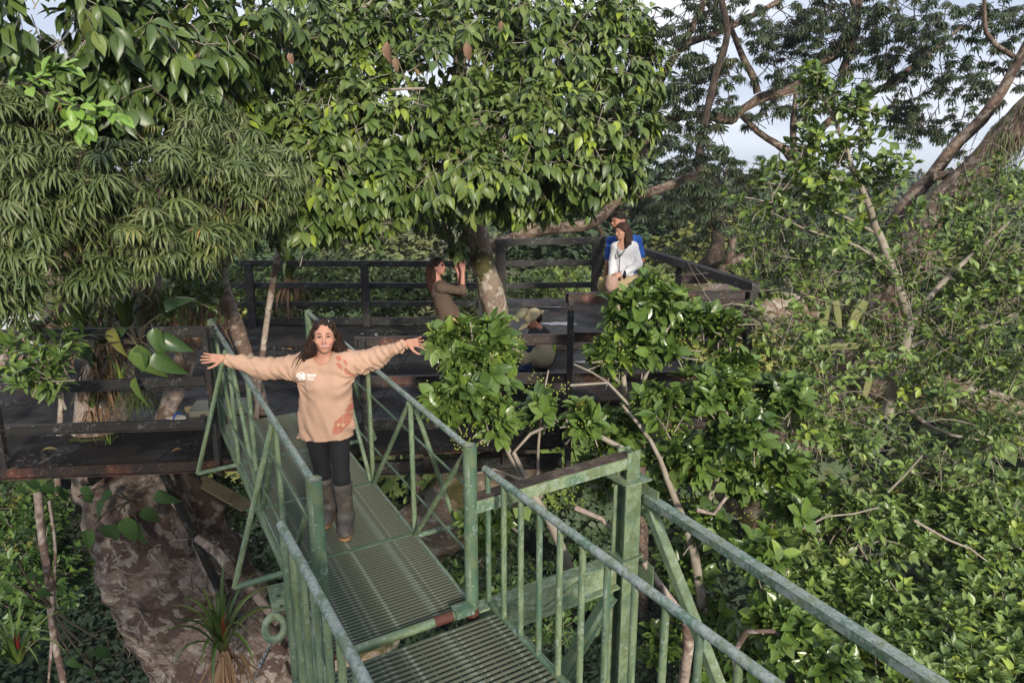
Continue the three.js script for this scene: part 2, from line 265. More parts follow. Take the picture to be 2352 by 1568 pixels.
{ // front of the raised deck
  const at = (px, py) => { let p = onD(px, py, 6.6); for (let k = 0; k < 4; k++) p = onD(px, py, -frontZ(p.x) + 0.03); return p; };
  const p0 = at(1311, 676), p1 = at(1724, 672);
  railing('raised_railing', 'red-rusted steel railing along the front of the raised deck', at(1500, 925), [
    [V(p0.x, -0.3, p0.z + 0.035), V(p0.x, p0.y + 0.02, p0.z + 0.035), 0.06, 0.08], [V(p1.x, 0.2, p1.z + 0.035), V(p1.x, p1.y + 0.02, p1.z + 0.035), 0.065, 0.09],
  ], [
    [at(1297, 684), at(1740, 678), 0.06, 0.105, M.rustSteel], [at(1318, 773), at(1722, 770), 0.06, 0.1, M.rustSteel], [at(1318, 866), at(1722, 862), 0.06, 0.1, M.rustSteel],
  ]);
}
{ // right side of the raised deck, running back
  const f = (y) => V(2.45, y, -6.78), b = (y) => V(1.72, y, -12.72);
  const top = 1.60;
  railing('side_railing', 'black speckled railing running back along the right of the raised deck', V(2.1, RAISE, -9.7), [0.36, 0.68].map((t) => { const p = f(0).lerp(b(0), t); return [V(p.x, RAISE - 0.2, p.z), V(p.x, top - 0.04, p.z), 0.07, 0.07]; }), [
    [f(top), b(top), 0.09, 0.1, M.blackSteel, 'board'], [f(top - 0.42), b(top - 0.42), 0.05, 0.1, M.blackSteel, 'board'], [f(top - 0.8), b(top - 0.8), 0.05, 0.1, M.blackSteel, 'board'],
  ]);
}
{ // back of the raised deck
  const d = 12.72, a = (px, py) => onD(px, py, d);
  railing('back_railing', 'black board railing at the back of the raised deck left of the couple', V(0.8, RAISE, -d), [
    [V(a(1150, 560).x, RAISE - 0.5, -d + 0.06), a(1150, 556).setZ(-d + 0.06), 0.2, 0.1], [V(a(1372, 560).x, RAISE - 0.5, -d + 0.06), a(1372, 556).setZ(-d + 0.06), 0.2, 0.1],
  ], [[a(1136, 557), a(1390, 551), 0.08, 0.125, M.blackSteel, 'board'], [a(1136, 606), a(1390, 602), 0.05, 0.11, M.blackSteel, 'board'], [a(1136, 657), a(1390, 653), 0.05, 0.11, M.blackSteel, 'board']]);
}
{ // back of the low deck
  const d = 12.56, a = (px, py) => onD(px, py, d), post = (px) => [V(a(px, 605).x, -0.3, -d + 0.07), V(a(px, 605).x, a(px, 604).y, -d + 0.07), 0.14, 0.1];
  railing('back_railing', 'long black board railing behind the woman in the brown shirt', V(-3, 0, -d), [post(572), post(838), post(1106)], [
    [a(545, 604), a(1138, 606), 0.06, 0.11, M.blackSteel, 'board'], [a(535, 655), a(1138, 656), 0.06, 0.11, M.blackSteel, 'board'], [a(545, 698), a(1128, 697), 0.06, 0.09, M.blackSteel, 'board'], [a(545, 738), a(1128, 735), 0.06, 0.13, M.blackSteel, 'board']]);
}
{ // far left side
  const a = (px, py, d) => onD(px, py, d);
  railing('side_railing', 'dark railing beyond the seated man at the far left', V(-6, 0, -11), [[V(a(150, 700, 10.8).x, -0.3, -10.8), a(150, 680, 10.8), 0.1, 0.1]], [[a(-40, 716, 10.2), a(335, 684, 12.5), 0.06, 0.14, M.blackSteel, 'board'], [a(-40, 776, 10.2), a(335, 730, 12.5), 0.06, 0.12, M.blackSteel, 'board']]);
}
// puddles lying on the floor sheets
function puddle(px, py, y, w, h, label) {
  const c = onY(px, py, y), s = new THREE.Shape(), n = 30, sd = px * 0.13;
  for (let i = 0; i < n; i++) { const a = i / n * Math.PI * 2, k = 0.75 + 0.55 * n3(Math.cos(a) * 1.6 + sd, Math.sin(a) * 1.6, 1) + 0.22 * n3(Math.cos(a) * 5 + sd, Math.sin(a) * 5, 4); const x = Math.cos(a) * w * k, z = Math.sin(a) * h * k; i ? s.lineTo(x, -z) : s.moveTo(x, -z); }
  const g = new THREE.ShapeGeometry(s); g.rotateX(-Math.PI / 2); const m = struct('puddle', g, M.puddle, label); m.position.set(c.x, y + 0.008, c.z); return m;
}
puddle(1283, 744, RAISE, 0.34, 0.17, 'shallow puddle on the raised deck beside the tall front post');
puddle(1250, 707, RAISE, 0.4, 0.12, 'thin puddle near the back of the raised deck');
puddle(1292, 803, RAISE, 0.2, 0.12, 'bright puddle behind the crouching person');
puddle(1352, 801, RAISE, 0.2, 0.12, 'sky-reflecting puddle just right of the tall front post');
puddle(1370, 832, RAISE, 0.3, 0.09, 'dim puddle on the raised deck behind the leaves');
puddle(942, 754, 0, 0.4, 0.16, 'glinting puddle on the low deck left of the brown-shirted woman');
puddle(250, 745, 0, 0.5, 0.2, 'puddle on the low deck behind the bromeliads');
puddle(880, 768, 0, 0.6, 0.14, 'wide dark puddle near the back railing');
puddle(655, 800, 0, 0.32, 0.12, 'small dark puddle behind the waving woman');
puddle(700, 838, 0, 0.25, 0.12, 'small dark puddle beside the thin pale pole');

// ================================================================= THE GREEN GANGWAY
const HA = 30.8 * Math.PI / 180, HEAD = V(-Math.sin(HA), 0, -Math.cos(HA)), RIGHT = V(Math.cos(HA), 0, -Math.sin(HA));
const B0 = onY(1084, 1387, -0.12), GW = 0.985, GL = 3.9, SLOPE = 0.06, RAILH = 1.14;
const RP = (u, v, h = 0) => B0.clone().addScaledVector(HEAD, u).addScaledVector(RIGHT, v - GW).add(V(0, SLOPE * u + h, 0));
const gang = thing('gangway', 'green steel gangway with grating floor and pipe truss sides under the waving woman', 'gangway', RP(2, GW / 2, -0.1));
const gangO = gang.position;
// grating: bearing bars across, each a bar of its own, sharing one shape
function barShape(len, h, t) { const g = new THREE.BoxGeometry(len, h, t); uvBox(g); return g; }
{
  const bar = barShape(GW - 0.03, 0.028, 0.011), q = new THREE.Quaternion().setFromRotationMatrix(new THREE.Matrix4().makeBasis(RIGHT, V(0, 1, 0), V().crossVectors(RIGHT, V(0, 1, 0))));
  const pitch = 0.0315, n = Math.floor(GL / pitch);
  for (let i = 0; i < n; i++) {
    const p = RP(0.02 + i * pitch, GW / 2, -0.014 + rr(-0.001, 0.001)); const m = mesh(bar, M.grate, 'grating_bar'); m.position.copy(p).sub(gangO); m.quaternion.copy(q); gang.add(m);
  }
  for (let k = 1; k < 9; k++) part(gang, 'cross_rod', boxBar(RP(0.02, GW * k / 9, -0.022), RP(GL, GW * k / 9, -0.022), 0.006, 0.008), M.grate);
  for (const u of [0.98, 1.92, 2.86]) part(gang, 'seam_plate', boxBar(RP(u, 0.02, -0.003), RP(u, GW - 0.02, -0.003), 0.04, 0.012), M.paint);
  for (const v of [0, GW]) part(gang, 'bottom_chord', pipe(RP(-0.02, v, -0.035), RP(GL, v, -0.035), 0.032, 12), M.paint2);
  for (const v of [0.012, GW - 0.012]) part(gang, 'edge_strip', boxBar(RP(0, v, -0.01), RP(GL, v, -0.01), 0.008, 0.05), M.paintWorn);
  for (const u of [0.5, 1.45, 2.4, 3.3]) part(gang, 'floor_beam', boxBar(RP(u, 0, -0.07), RP(u, GW, -0.07), 0.05, 0.06), M.paint);
}
for (const side of [0, 1]) {
  const v = side ? GW : 0, o = side ? 1 : -1, T = (u) => RP(u, v, RAILH - 0.02), B = (u) => RP(u, v, -0.02), nodes = [0.97, 1.92, 2.87];
  const post = part(gang, 'near_post', hollow(RP(0, v, -0.12), RP(0, v, RAILH), 0.045, 0.006, 24), M.paint);
  part(post, 'post_cap', new THREE.CircleGeometry(0.041, 20).rotateX(-Math.PI / 2).translate(RP(0, v).x, RP(0, v, RAILH - 0.012).y, RP(0, v).z), M.cutPipe);
  part(post, 'rust_patch', hollow(RP(0, v, -0.1), RP(0, v, -0.02), 0.0462, 0.001, 20), M.rustRed);
  part(gang, 'far_post', hollow(RP(GL - 0.05, v, -0.05), RP(GL - 0.05, v, RAILH + 0.01), 0.04, 0.006, 18), M.paint);
  part(gang, 'handrail', pipe(RP(0.02, v, RAILH - 0.03), RP(GL - 0.05, v, RAILH - 0.02), 0.022, 14), M.paintWorn);
  for (const [f, r] of [[0.72, 0.009], [0.3, 0.009]]) part(gang, 'tie_rod', pipe(RP(0, v + o * 0.012, RAILH * f), RP(GL - 0.05, v + o * 0.012, RAILH * f), r, 8), M.paint);
  nodes.forEach((u, i) => {
    part(gang, 'upright', pipe(B(u), T(u), 0.02, 12), M.paint2);
    if (i !== 1) { const e = RP(u, v + o * 0.36, -0.03); part(gang, 'outrigger', pipe(B(u), e, 0.022, 12), M.paint); part(gang, 'outrigger_brace', pipe(e, RP(u, v + o * 0.02, RAILH - 0.04), 0.02, 12), M.paint2); }
    part(gang, 'gusset', boxBar(RP(u - 0.03, v + o * 0.002, RAILH - 0.06), RP(u + 0.03, v + o * 0.002, RAILH - 0.06), 0.02, 0.05), M.paint2);
  });
  for (const [a, b] of [[0.03, 0.94], [0.97, 1.88], [2.87, 1.96], [GL - 0.06, 2.9]]) part(gang, 'diagonal', pipe(RP(a, v - o * 0.012, RAILH - 0.06), RP(b, v - o * 0.012, 0.0), 0.019, 12), M.paint2);
}
part(gang, 'hinge_tube', pipe(RP(-0.045, 0.1, 0.0), RP(-0.045, GW - 0.1, 0.0), 0.03, 16), M.paint2);
part(gang, 'hinge_plate', boxBar(RP(-0.05, GW - 0.16, 0.02), RP(-0.05, GW - 0.03, 0.02), 0.09, 0.05), M.paint);
part(gang, 'rusty_hinge_sleeve', pipe(RP(-0.045, GW - 0.3, 0.002), RP(-0.045, GW - 0.17, 0.002), 0.034, 16), M.rustRed);
part(gang, 'hinge_pin', pipe(RP(-0.045, 0.0, 0.0), RP(-0.045, 0.1, 0.0), 0.016, 10), M.rustRed);

// ================================================================= THE LANDING OF THE STAIR TOWER
const LP = (u, v, h = 0) => B0.clone().addScaledVector(HEAD, u).addScaledVector(RIGHT, v - GW).setY(-0.17 + h);
const land = thing('tower_landing', 'green steel landing with grating floor and baluster railings in the foreground', 'landing', LP(-1.5, GW / 2, -0.3));
{
  const v0 = -0.16, v1 = GW + 0.12, w = v1 - v0, bar = barShape(w, 0.032, 0.014), q = new THREE.Quaternion().setFromRotationMatrix(new THREE.Matrix4().makeBasis(RIGHT, V(0, 1, 0), V().crossVectors(RIGHT, V(0, 1, 0)))), pitch = 0.042;
  for (let i = 0; i < 92; i++) { const m = mesh(bar, M.grate, 'grating_bar'); m.position.copy(LP(-0.12 - i * pitch, (v0 + v1) / 2, -0.016)).sub(land.position); m.quaternion.copy(q); land.add(m); }
  for (let k = 1; k < 11; k++) part(land, 'cross_rod', boxBar(LP(-0.1, v0 + w * k / 11, -0.016), LP(-4, v0 + w * k / 11, -0.016), 0.007, 0.008), M.grate);
  for (const [v, s] of [[GW + 0.14, 1], [-0.2, -1]]) {
    const u0 = s > 0 ? 0.02 : -0.06, top = 0.97;
    part(land, 'handrail', pipe(LP(u0 + 0.04, v, top), LP(-4.2, v, top), 0.025, 14), M.paintWorn);
    part(land, 'bottom_rail', pipe(LP(u0 - 0.03, v, 0.0), LP(-4.2, v, 0.0), 0.022, 12), M.paint);
    for (let i = 0; i < 20; i++) part(land, 'baluster', pipe(LP(u0 - i * 0.208, v, s < 0 ? -0.05 : -0.03), LP(u0 - i * 0.208, v, top - 0.01), 0.019, 12), i % 3 ? M.paint2 : M.paint);
  }
  part(land, 'edge_beam', iBeam(onY(664, 1392, -0.30), onY(760, 1700, -0.30), 0.1, 0.2, 0.012), M.paintPale);
  part(land, 'edge_beam', iBeam(LP(-0.08, GW + 0.16, -0.16), LP(-4, GW + 0.16, -0.16), 0.1, 0.22, 0.012), M.paintPale);
  part(land, 'end_beam', boxBar(LP(-0.09, -0.2, -0.08), LP(-0.09, GW + 0.1, -0.08), 0.02, 0.12), M.paint);
  part(land, 'bracket_box', bevelBar(onY(664, 1262, -0.06), onY(676, 1376, -0.14), 0.1, 0.16, 0.008), M.paintPale);
  const pl = part(land, 'bolt_plate', boxBar(onY(652, 1338, -0.2), onY(668, 1396, -0.2), 0.24, 0.012), M.paintPale);
  for (const [px, py] of [[640, 1368], [646, 1392]]) { const h = onY(px, py, -0.193); part(pl, 'bolt_hole', pipe(h, h.clone().add(V(0, 0.0015, 0)), 0.014, 12), M.twigDark); }
  const eyeC = onY(630, 1442, -0.3), eye = new THREE.TorusGeometry(0.062, 0.024, 10, 28); eye.scale(1, 1.2, 0.9); uvBox(eye); eye.rotateX(-0.35); eye.rotateY(0.45); eye.translate(eyeC.x, eyeC.y, eyeC.z);
  part(land, 'lifting_eye', eye, M.paintPale);
  part(land, 'raker_beam', iBeam(onY(684, 1425, -0.13), onY(770, 1700, -0.2), 0.12, 0.09, 0.012), M.paintPale);
}
{ // shackle and cable on the lifting eye
  M.steel = std({ color: rgb(0.4, 0.41, 0.42), metalness: 0.9, roughness: 0.38 });
  const e = onY(628, 1462, -0.36), t = thing('cable_shackle', 'shiny steel cable shackle hanging from the green lifting eye', 'shackle', e);
  const dir = onY(560, 1610, -0.75).sub(e), P = (k) => e.clone().addScaledVector(dir, k);
  part(t, 'link', limb([P(0), P(0.1), P(0.2)], [0.008, 0.008], { seg: 8, step: 0.02, lump: 0 }), M.steel);
  for (const k of [0.24, 0.34, 0.42]) { const a = P(k), b = P(k + 0.055); part(t, 'clamp', bevelBar(a, b, 0.032, 0.026, 0.006), M.steel); part(t, 'nut', pipe(a.clone().add(V(0.02, 0.012, 0.01)), a.clone().add(V(0.02, 0.036, 0.01)), 0.008, 6), M.steel); }
  part(t, 'cable', pipe(P(0.18), P(1.9), 0.004, 8), M.steel);
}
{ // column and braces of the stair tower
  const tw = thing('stair_tower', 'pale green steel tower column with bolted braces at the right of the landing', 'tower', V(0.9, -1.6, -4.73));
  const C = LP(0.02, GW + 0.14 + 1.2, 0), at = (y, u = 0, v = 0) => V(C.x, y, C.z).addScaledVector(HEAD, u).addScaledVector(RIGHT, v);
  part(tw, 'column', iBeam(at(-3.4), at(0.47), 0.15, 0.15, 0.014, HEAD), M.paint2);
  part(tw, 'column_head', iBeam(at(0.485), at(0.7), 0.12, 0.12, 0.012, HEAD), M.paint2);
  part(tw, 'cap_plate', boxBar(at(0.478, -0.13), at(0.478, 0.13), 0.25, 0.014), M.paintPale);
  part(tw, 'cross_beam', iBeam(at(-0.29, 0, -0.08), at(-0.29, 0, -1.3), 0.11, 0.24, 0.014), M.paintPale);
  for (const [a, b] of [[-0.35, -0.75], [-1.1, -0.75]]) part(tw, 'web_brace', boxBar(at(-0.22, -0.02, a), at(-0.36, -0.02, b), 0.02, 0.03), M.paintPale);
  const tb = part(tw, 'top_angle', boxBar(at(0.67, 0, 0.06), at(0.64, 0, -1.35), 0.10, 0.012), M.barkDark);
  part(tb, 'angle_leg', boxBar(at(0.622, -0.05, 0.06), at(0.592, -0.05, -1.35), 0.012, 0.085), M.paintPale);
  part(tw, 'knee_brace', iBeam(at(-0.48, 0, -0.12), at(-1.7, 0, -1.15), 0.07, 0.1, 0.01), M.paint);
  part(tw, 'gusset', boxBar(at(0.3, -0.02, 0.09), at(0.3, -0.24, 0.09), 0.014, 0.26), M.paint2);
  for (const [dy, du] of [[0.06, 0.08], [0.06, 0.15], [-0.05, 0.09], [-0.05, 0.16]]) part(tw, 'bolt', pipe(at(0.3 + dy, -du, 0.08), at(0.3 + dy, -du, 0.072), 0.013, 6), M.paintPale);
  { const g0 = at(0.33, -0.12, 0.1), g1 = onY(2150, 1572, 0.33); part(tw, 'guard_rail', bevelBar(g0, g0.clone().lerp(g1, 1.6), 0.075, 0.08, 0.012), M.paintWorn); }
  part(tw, 'sloping_brace', bevelBar(at(0.24, -0.16, 0.1), at(-2.0, -1.9, 0.1), 0.08, 0.08, 0.01), M.paint2);
  part(tw, 'collar_plate', boxBar(at(-0.16, -0.1), at(-0.16, 0.1), 0.2, 0.012), M.paint2);
  part(tw, 'side_plate', boxBar(at(-0.3, -0.06, 0.1), at(-0.3, -0.22, 0.1), 0.012, 0.22), M.paint2);
}
// ================================================================= LEAVES
const leafTex = tex(64, 128, (u, v) => { const x = Math.abs(u - 0.5) * 2, ve = Math.abs((((v * 9 - x * 1.6) % 1) + 1) % 1 - 0.5); let k = 0.84 + 0.14 * fbm(u, v, 8, 3, 301); k += 0.10 * sstep(0.09, 0.0, ve) * (1 - x * 0.5); let c = [k, k, k]; c = mix3(c, [1, 1, 0.8], 0.9 * sstep(0.075, 0.02, x)); const h = fbm(u, v, 5, 3, 307); c = mix3(c, [0.95, 0.72, 0.45], 0.5 * sstep(0.7, 0.76, h)); return c; });
function leafGeo({ prof, fold = 0.35, curve = 0.35, twist = 0, w = 0.5 }) {   // unit length along z, normal y; petiole first
  const P = [], U = [], I = []; const n = prof.length;
  prof.forEach(([t, h], i) => { const c = -curve * t * t, hw = h * w, tz = t * (1 - 0.18 * curve * t); const a = twist * t;
    for (const s of [-1, 0, 1]) { const x = s * hw, y = Math.abs(s) * hw * fold + c; P.push(x * Math.cos(a), y + x * Math.sin(a), tz); U.push(0.5 + s * 0.5 * Math.min(1, h * 1.6 + 0.06), t); }
    if (i) { const q = (i - 1) * 3; for (const j of [0, 1]) I.push(q + j, q + j + 3, q + j + 1, q + j + 1, q + j + 3, q + j + 4); } });
  const g = new THREE.BufferGeometry(); g.setAttribute('position', new THREE.Float32BufferAttribute(P, 3)); g.setAttribute('uv', new THREE.Float32BufferAttribute(U, 2)); g.setIndex(I); g.computeVertexNormals(); return g;
}
const OV = [[0, 0.04], [0.09, 0.04], [0.2, 0.46], [0.36, 0.88], [0.54, 1], [0.72, 0.78], [0.88, 0.32], [1, 0]];
const OB = [[0, 0.03], [0.08, 0.04], [0.28, 0.6], [0.52, 1], [0.74, 0.88], [0.9, 0.42], [1, 0]];
const LF = {
  broad: [leafGeo({ prof: OV, w: 0.205, curve: 0.34, fold: 0.4 }), leafGeo({ prof: OV, w: 0.19, curve: 0.52, fold: 0.55, twist: 0.3 }), leafGeo({ prof: OV, w: 0.22, curve: 0.2, fold: 0.3, twist: -0.3 })],
  ficus: [leafGeo({ prof: OB, w: 0.24, curve: 0.16, fold: 0.5 }), leafGeo({ prof: OB, w: 0.22, curve: 0.34, fold: 0.6, twist: 0.25 }), leafGeo({ prof: OB, w: 0.25, curve: 0.05, fold: 0.35, twist: -0.2 })],
  small: [leafGeo({ prof: [[0, 0.04], [0.12, 0.05], [0.35, 0.8], [0.6, 1], [0.85, 0.5], [1, 0]], w: 0.21, curve: 0.15, fold: 0.45 })],
  big: [leafGeo({ prof: [[0, 0.02], [0.2, 0.02], [0.24, 0.55], [0.36, 1], [0.55, 0.95], [0.72, 0.75], [0.88, 0.36], [1, 0]], w: 0.33, curve: 0.55, fold: 0.5 }), leafGeo({ prof: [[0, 0.02], [0.16, 0.02], [0.2, 0.6], [0.32, 1], [0.52, 0.92], [0.72, 0.7], [0.88, 0.34], [1, 0]], w: 0.3, curve: 0.3, fold: 0.35, twist: 0.4 })],
};
function merged(list) { return mergeGeometries(list); }
function palmate(n, L, W, arch, seed, cols = 3, segs = 4) {            // leaflets spread from the end of a stalk, arching down
  const rn = rng(seed), parts = [];
  for (let i = 0; i < n; i++) {
    const a = (i + 0.5) / n * Math.PI * 1.75 - Math.PI * 0.875 + (rn() - 0.5) * 0.2, l = L * (0.72 + 0.3 * Math.cos(a * 0.5)) * (0.9 + 0.2 * rn()), ar = arch * (0.8 + 0.5 * rn());
    const P = [], U = [], I = [];
    for (let k = 0; k <= segs; k++) {
      const t = k / segs, th = ar * (t * 1.5 + 0.15), w = W * Math.sin(Math.PI * Math.pow(t, 0.75) * 0.97 + 0.06) * 0.5;
      let r = 0, y = 0; const m = 8; for (let q = 0; q < m * t; q++) { const tt = (q + 0.5) / m / segs * segs; const an = ar * (tt * 1.7 - 0.25); r += Math.cos(an) * l / m; y -= Math.sin(an) * l / m; }
      const cx = Math.sin(a) * r, cz = Math.cos(a) * r, sx = Math.cos(a) * w, sz = -Math.sin(a) * w;
      for (const s of cols === 3 ? [-1, 0, 1] : [-1, 1]) { P.push(cx + sx * s, y + Math.abs(s) * w * 0.45, cz + sz * s + 0.0); U.push(0.5 + s * 0.42, t); }
      if (k) { const q = (k - 1) * cols; for (let j = 0; j < cols - 1; j++) I.push(q + j, q + j + cols, q + j + 1, q + j + 1, q + j + cols, q + j + cols + 1); }
    }
    const g = new THREE.BufferGeometry(); g.setAttribute('position', new THREE.Float32BufferAttribute(P, 3)); g.setAttribute('uv', new THREE.Float32BufferAttribute(U, 2)); g.setIndex(I); g.computeVertexNormals(); parts.push(g);
  }
  const st = new THREE.CylinderGeometry(0.012, 0.016, 0.55, 4, 1, true); st.rotateX(Math.PI / 2 + 0.25); st.translate(0, -0.06, -0.27); parts.push(st);
  return mergeGeometries(parts);
}
LF.palm = [palmate(10, 1, 0.095, 1.2, 5), palmate(9, 1, 0.105, 0.95, 9), palmate(11, 0.95, 0.09, 1.45, 13)];
LF.palmFar = [palmate(9, 1, 0.15, 1.15, 21, 2, 3)];
function strap(L, W, arch, seg = 7, fold = 0.5, tipw = 0) {                // bromeliad or grass blade from the base, unit scale
  const P = [], U = [], I = []; let y = 0, z = 0;
  for (let k = 0; k <= seg; k++) { const t = k / seg, an = Math.PI / 2 - arch * t * t * 1.3 - 0.25; if (k) { y += Math.sin(an) * L / seg; z += Math.cos(an) * L / seg; } const w = W * (1 - Math.pow(t, 3) * (1 - tipw)) * (0.75 + 0.25 * (1 - t)) / 2; for (const s of [-1, 0, 1]) { P.push(s * w, y + Math.abs(s) * w * fold, z); U.push(0.5 + s * 0.4, t); } if (k) { const q = (k - 1) * 3; for (const j of [0, 1]) I.push(q + j, q + j + 1, q + j + 3, q + j + 1, q + j + 4, q + j + 3); } }
  const g = new THREE.BufferGeometry(); g.setAttribute('position', new THREE.Float32BufferAttribute(P, 3)); g.setAttribute('uv', new THREE.Float32BufferAttribute(U, 2)); g.setIndex(I); g.computeVertexNormals(); return g;
}
const strapVar = [0.35, 0.8, 1.2, 1.6, 2.0].map((a) => strap(1, 0.09, a));
const leafMats = new Map();
function leafMat(c, rough) { const k = c.join() + rough; if (!leafMats.has(k)) leafMats.set(k, new THREE.MeshPhysicalMaterial({ color: rgb(...c), map: leafTex, roughness: rough, side: THREE.DoubleSide, specularIntensity: 0.9 })); return leafMats.get(k); }
const whiteLeaf = new Map();
function instMat(rough) { if (!whiteLeaf.has(rough)) whiteLeaf.set(rough, new THREE.MeshPhysicalMaterial({ color: 0xffffff, map: leafTex, roughness: rough, side: THREE.DoubleSide, specularIntensity: 0.9 })); return whiteLeaf.get(rough); }
const _m = new THREE.Matrix4();
function leafMatrix(l, o) {
  const z = l.ax.clone().normalize(), x = V().crossVectors(l.n, z); if (x.lengthSq() < 1e-5) x.set(1, 0, 0); x.normalize(); const y = V().crossVectors(z, x);
  const w = l.s * (l.w ?? 1); return new THREE.Matrix4().makeBasis(x.multiplyScalar(w), y.multiplyScalar(l.s), z.multiplyScalar(l.s)).setPosition(l.p.x - o.x, l.p.y - o.y, l.p.z - o.z);
}
// leaves of one thing: those that show largest are meshes of their own, the others one part
function foliage(parent, leaves, geos, palette, rough, { max = 300, name = 'leaf', rest = 'foliage' } = {}) {
  const o = base(parent);
  for (const l of leaves) { const q = project(l.p); const inF = q[2] > 0.5 && q[0] > -20 && q[0] < 2372 && q[1] > -20 && q[1] < 1590; l.score = inF ? l.s / q[2] * (0.4 + Math.max(0, l.face ?? 0.5)) : 0; }
  leaves.sort((a, b) => b.score - a.score);
  const k = Math.min(max, leaves.length);
  for (let i = 0; i < k; i++) { const l = leaves[i], m = new THREE.Mesh(geos[i % geos.length], leafMat(palette[l.t], rough)); m.name = name; leafMatrix(l, o).decompose(m.position, m.quaternion, m.scale); parent.add(m); }
  const n = leaves.length - k; if (n <= 0) return;
  const im = new THREE.InstancedMesh(geos[0], instMat(rough), n); im.name = rest; im.userData.kind = 'stuff'; const c = new THREE.Color();
  for (let i = 0; i < n; i++) { const l = leaves[k + i], q = palette[l.t], j = 0.85 + 0.3 * R(); im.setMatrixAt(i, leafMatrix(l, o)); im.setColorAt(i, c.setRGB(q[0] * j, q[1] * j, q[2] * j)); }
  parent.add(im); return im;
}
const rndDir = () => { const z = rr(-1, 1), a = rr(0, 6.2832), q = Math.sqrt(1 - z * z); return V(q * Math.cos(a), z, q * Math.sin(a)); };
const pick = (w) => { let t = R() * w.reduce((a, b) => a + b, 0), i = 0; while ((t -= w[i]) > 0 && i < w.length - 1) i++; return i; };
// a leafy crown from lobes [px, py, rx, ry, d, n, rz]; gives twigs and leaves
function crown(lobes, { len = 0.17, whorl = [3, 6], droop = 0.7, out = 0.5, weights, cam = 0.7, twigL = 0.3, shell = 0.55, up = 0.7, lenVar = 0.3, upward = false, gap = 0.25, along = 2 }) {
  const leaves = [], twigs = [], camP = V(0, CAM_Y, 0);
  for (const [px, py, rx, ry, d, n, rz] of lobes) {
    const c = onD(px, py, d), s = pxm(d), A = rx * s, B = ry * s, C = rz ?? Math.min(A, B), tc = camP.clone().sub(c).normalize();
    for (let i = 0; i < n; i++) {
      let dir = rndDir(); if (R() < cam && dir.dot(tc) < -0.1) dir.reflect(tc);
      const rho = mix(shell, 1, Math.pow(R(), 0.7)) * (1 + 0.3 * n3(dir.x * 2.3 + px, dir.y * 2.3 + py, dir.z * 2.3));
      const p = V(c.x + dir.x * A * rho, c.y + dir.y * B * rho, c.z + dir.z * C * rho);
      if (n3(p.x * 1.9 / (len * 6), p.y * 1.9 / (len * 6), p.z * 1.9 / (len * 6)) < -gap) continue;   // gaps between leaf clumps
      const o = V(dir.x / A, dir.y / B, dir.z / C).normalize();
      const tdir = o.clone().multiplyScalar(0.6).add(V(rr(-0.5, 0.5), upward ? rr(0.2, 0.9) : rr(-0.5, 0.3), rr(-0.5, 0.5))).normalize();
      const t0 = p.clone().addScaledVector(tdir, -twigL * rr(0.7, 1.3));
      twigs.push([t0, p]);
      const k = Math.round(rr(whorl[0], whorl[1])), a0 = rr(0, 6.28), side = V().crossVectors(tdir, Math.abs(tdir.y) < 0.9 ? V(0, 1, 0) : V(1, 0, 0)).normalize(), sd2 = V().crossVectors(tdir, side), face = o.dot(tc);
      const tt = pick(weights);
      for (let j = 0; j < k + along; j++) {
        const al = j >= k, a = a0 + j * 2.4 + rr(-0.3, 0.3), rad = side.clone().multiplyScalar(Math.cos(a)).addScaledVector(sd2, Math.sin(a));
        const ax = tdir.clone().multiplyScalar(al ? 0.3 : 0.55).addScaledVector(rad, 0.8).addScaledVector(o, out * 0.6).add(V(rr(-0.2, 0.2), -droop + rr(-0.2, 0.2), rr(-0.2, 0.2))).normalize();
        const nn = o.clone().multiplyScalar(0.55).add(V(rr(-0.3, 0.3), up, rr(-0.3, 0.3))).addScaledVector(tdir, upward ? 0.5 : 0).normalize();
        leaves.push({ p: al ? t0.clone().lerp(p, rr(0.2, 0.9)) : p, ax, n: nn, s: len * (1 + rr(-lenVar, lenVar)), w: rr(0.85, 1.15), t: R() < 0.7 && tt !== 5 ? tt : pick(weights), face });
      }
    }
  }
  return { leaves, twigs };
}
function twigMesh(twigs, r, keep = 1) {                               // short three-sided twigs, joined
  const P = [], N = [], U = [], I = [];
  for (const [a, b] of twigs) { if (R() > keep) continue; const { m } = frameOf(a, b), e = m.elements, x = V(e[0], e[1], e[2]), y = V(e[4], e[5], e[6]), q = P.length / 3; const mid = a.clone().lerp(b, 0.5).add(V(rr(-1, 1), rr(-1, 1), rr(-1, 1)).multiplyScalar(a.distanceTo(b) * 0.08));
    [[a, r], [mid, r * 0.75], [b, r * 0.45]].forEach(([p, w], k) => { for (let j = 0; j < 3; j++) { const g = j * 2.0944, d = x.clone().multiplyScalar(Math.cos(g)).addScaledVector(y, Math.sin(g)); P.push(p.x + d.x * w, p.y + d.y * w, p.z + d.z * w); N.push(d.x, d.y, d.z); U.push(j / 3 * 0.3, k * 0.2 + a.x); } });
    for (let k = 0; k < 2; k++) for (let j = 0; j < 3; j++) { const u = q + k * 3 + j, v = q + k * 3 + (j + 1) % 3; I.push(u, v, u + 3, v, v + 3, u + 3); } }
  const g = new THREE.BufferGeometry(); g.setAttribute('position', new THREE.Float32BufferAttribute(P, 3)); g.setAttribute('normal', new THREE.Float32BufferAttribute(N, 3)); g.setAttribute('uv', new THREE.Float32BufferAttribute(U, 2)); g.setIndex(I); return g;
}
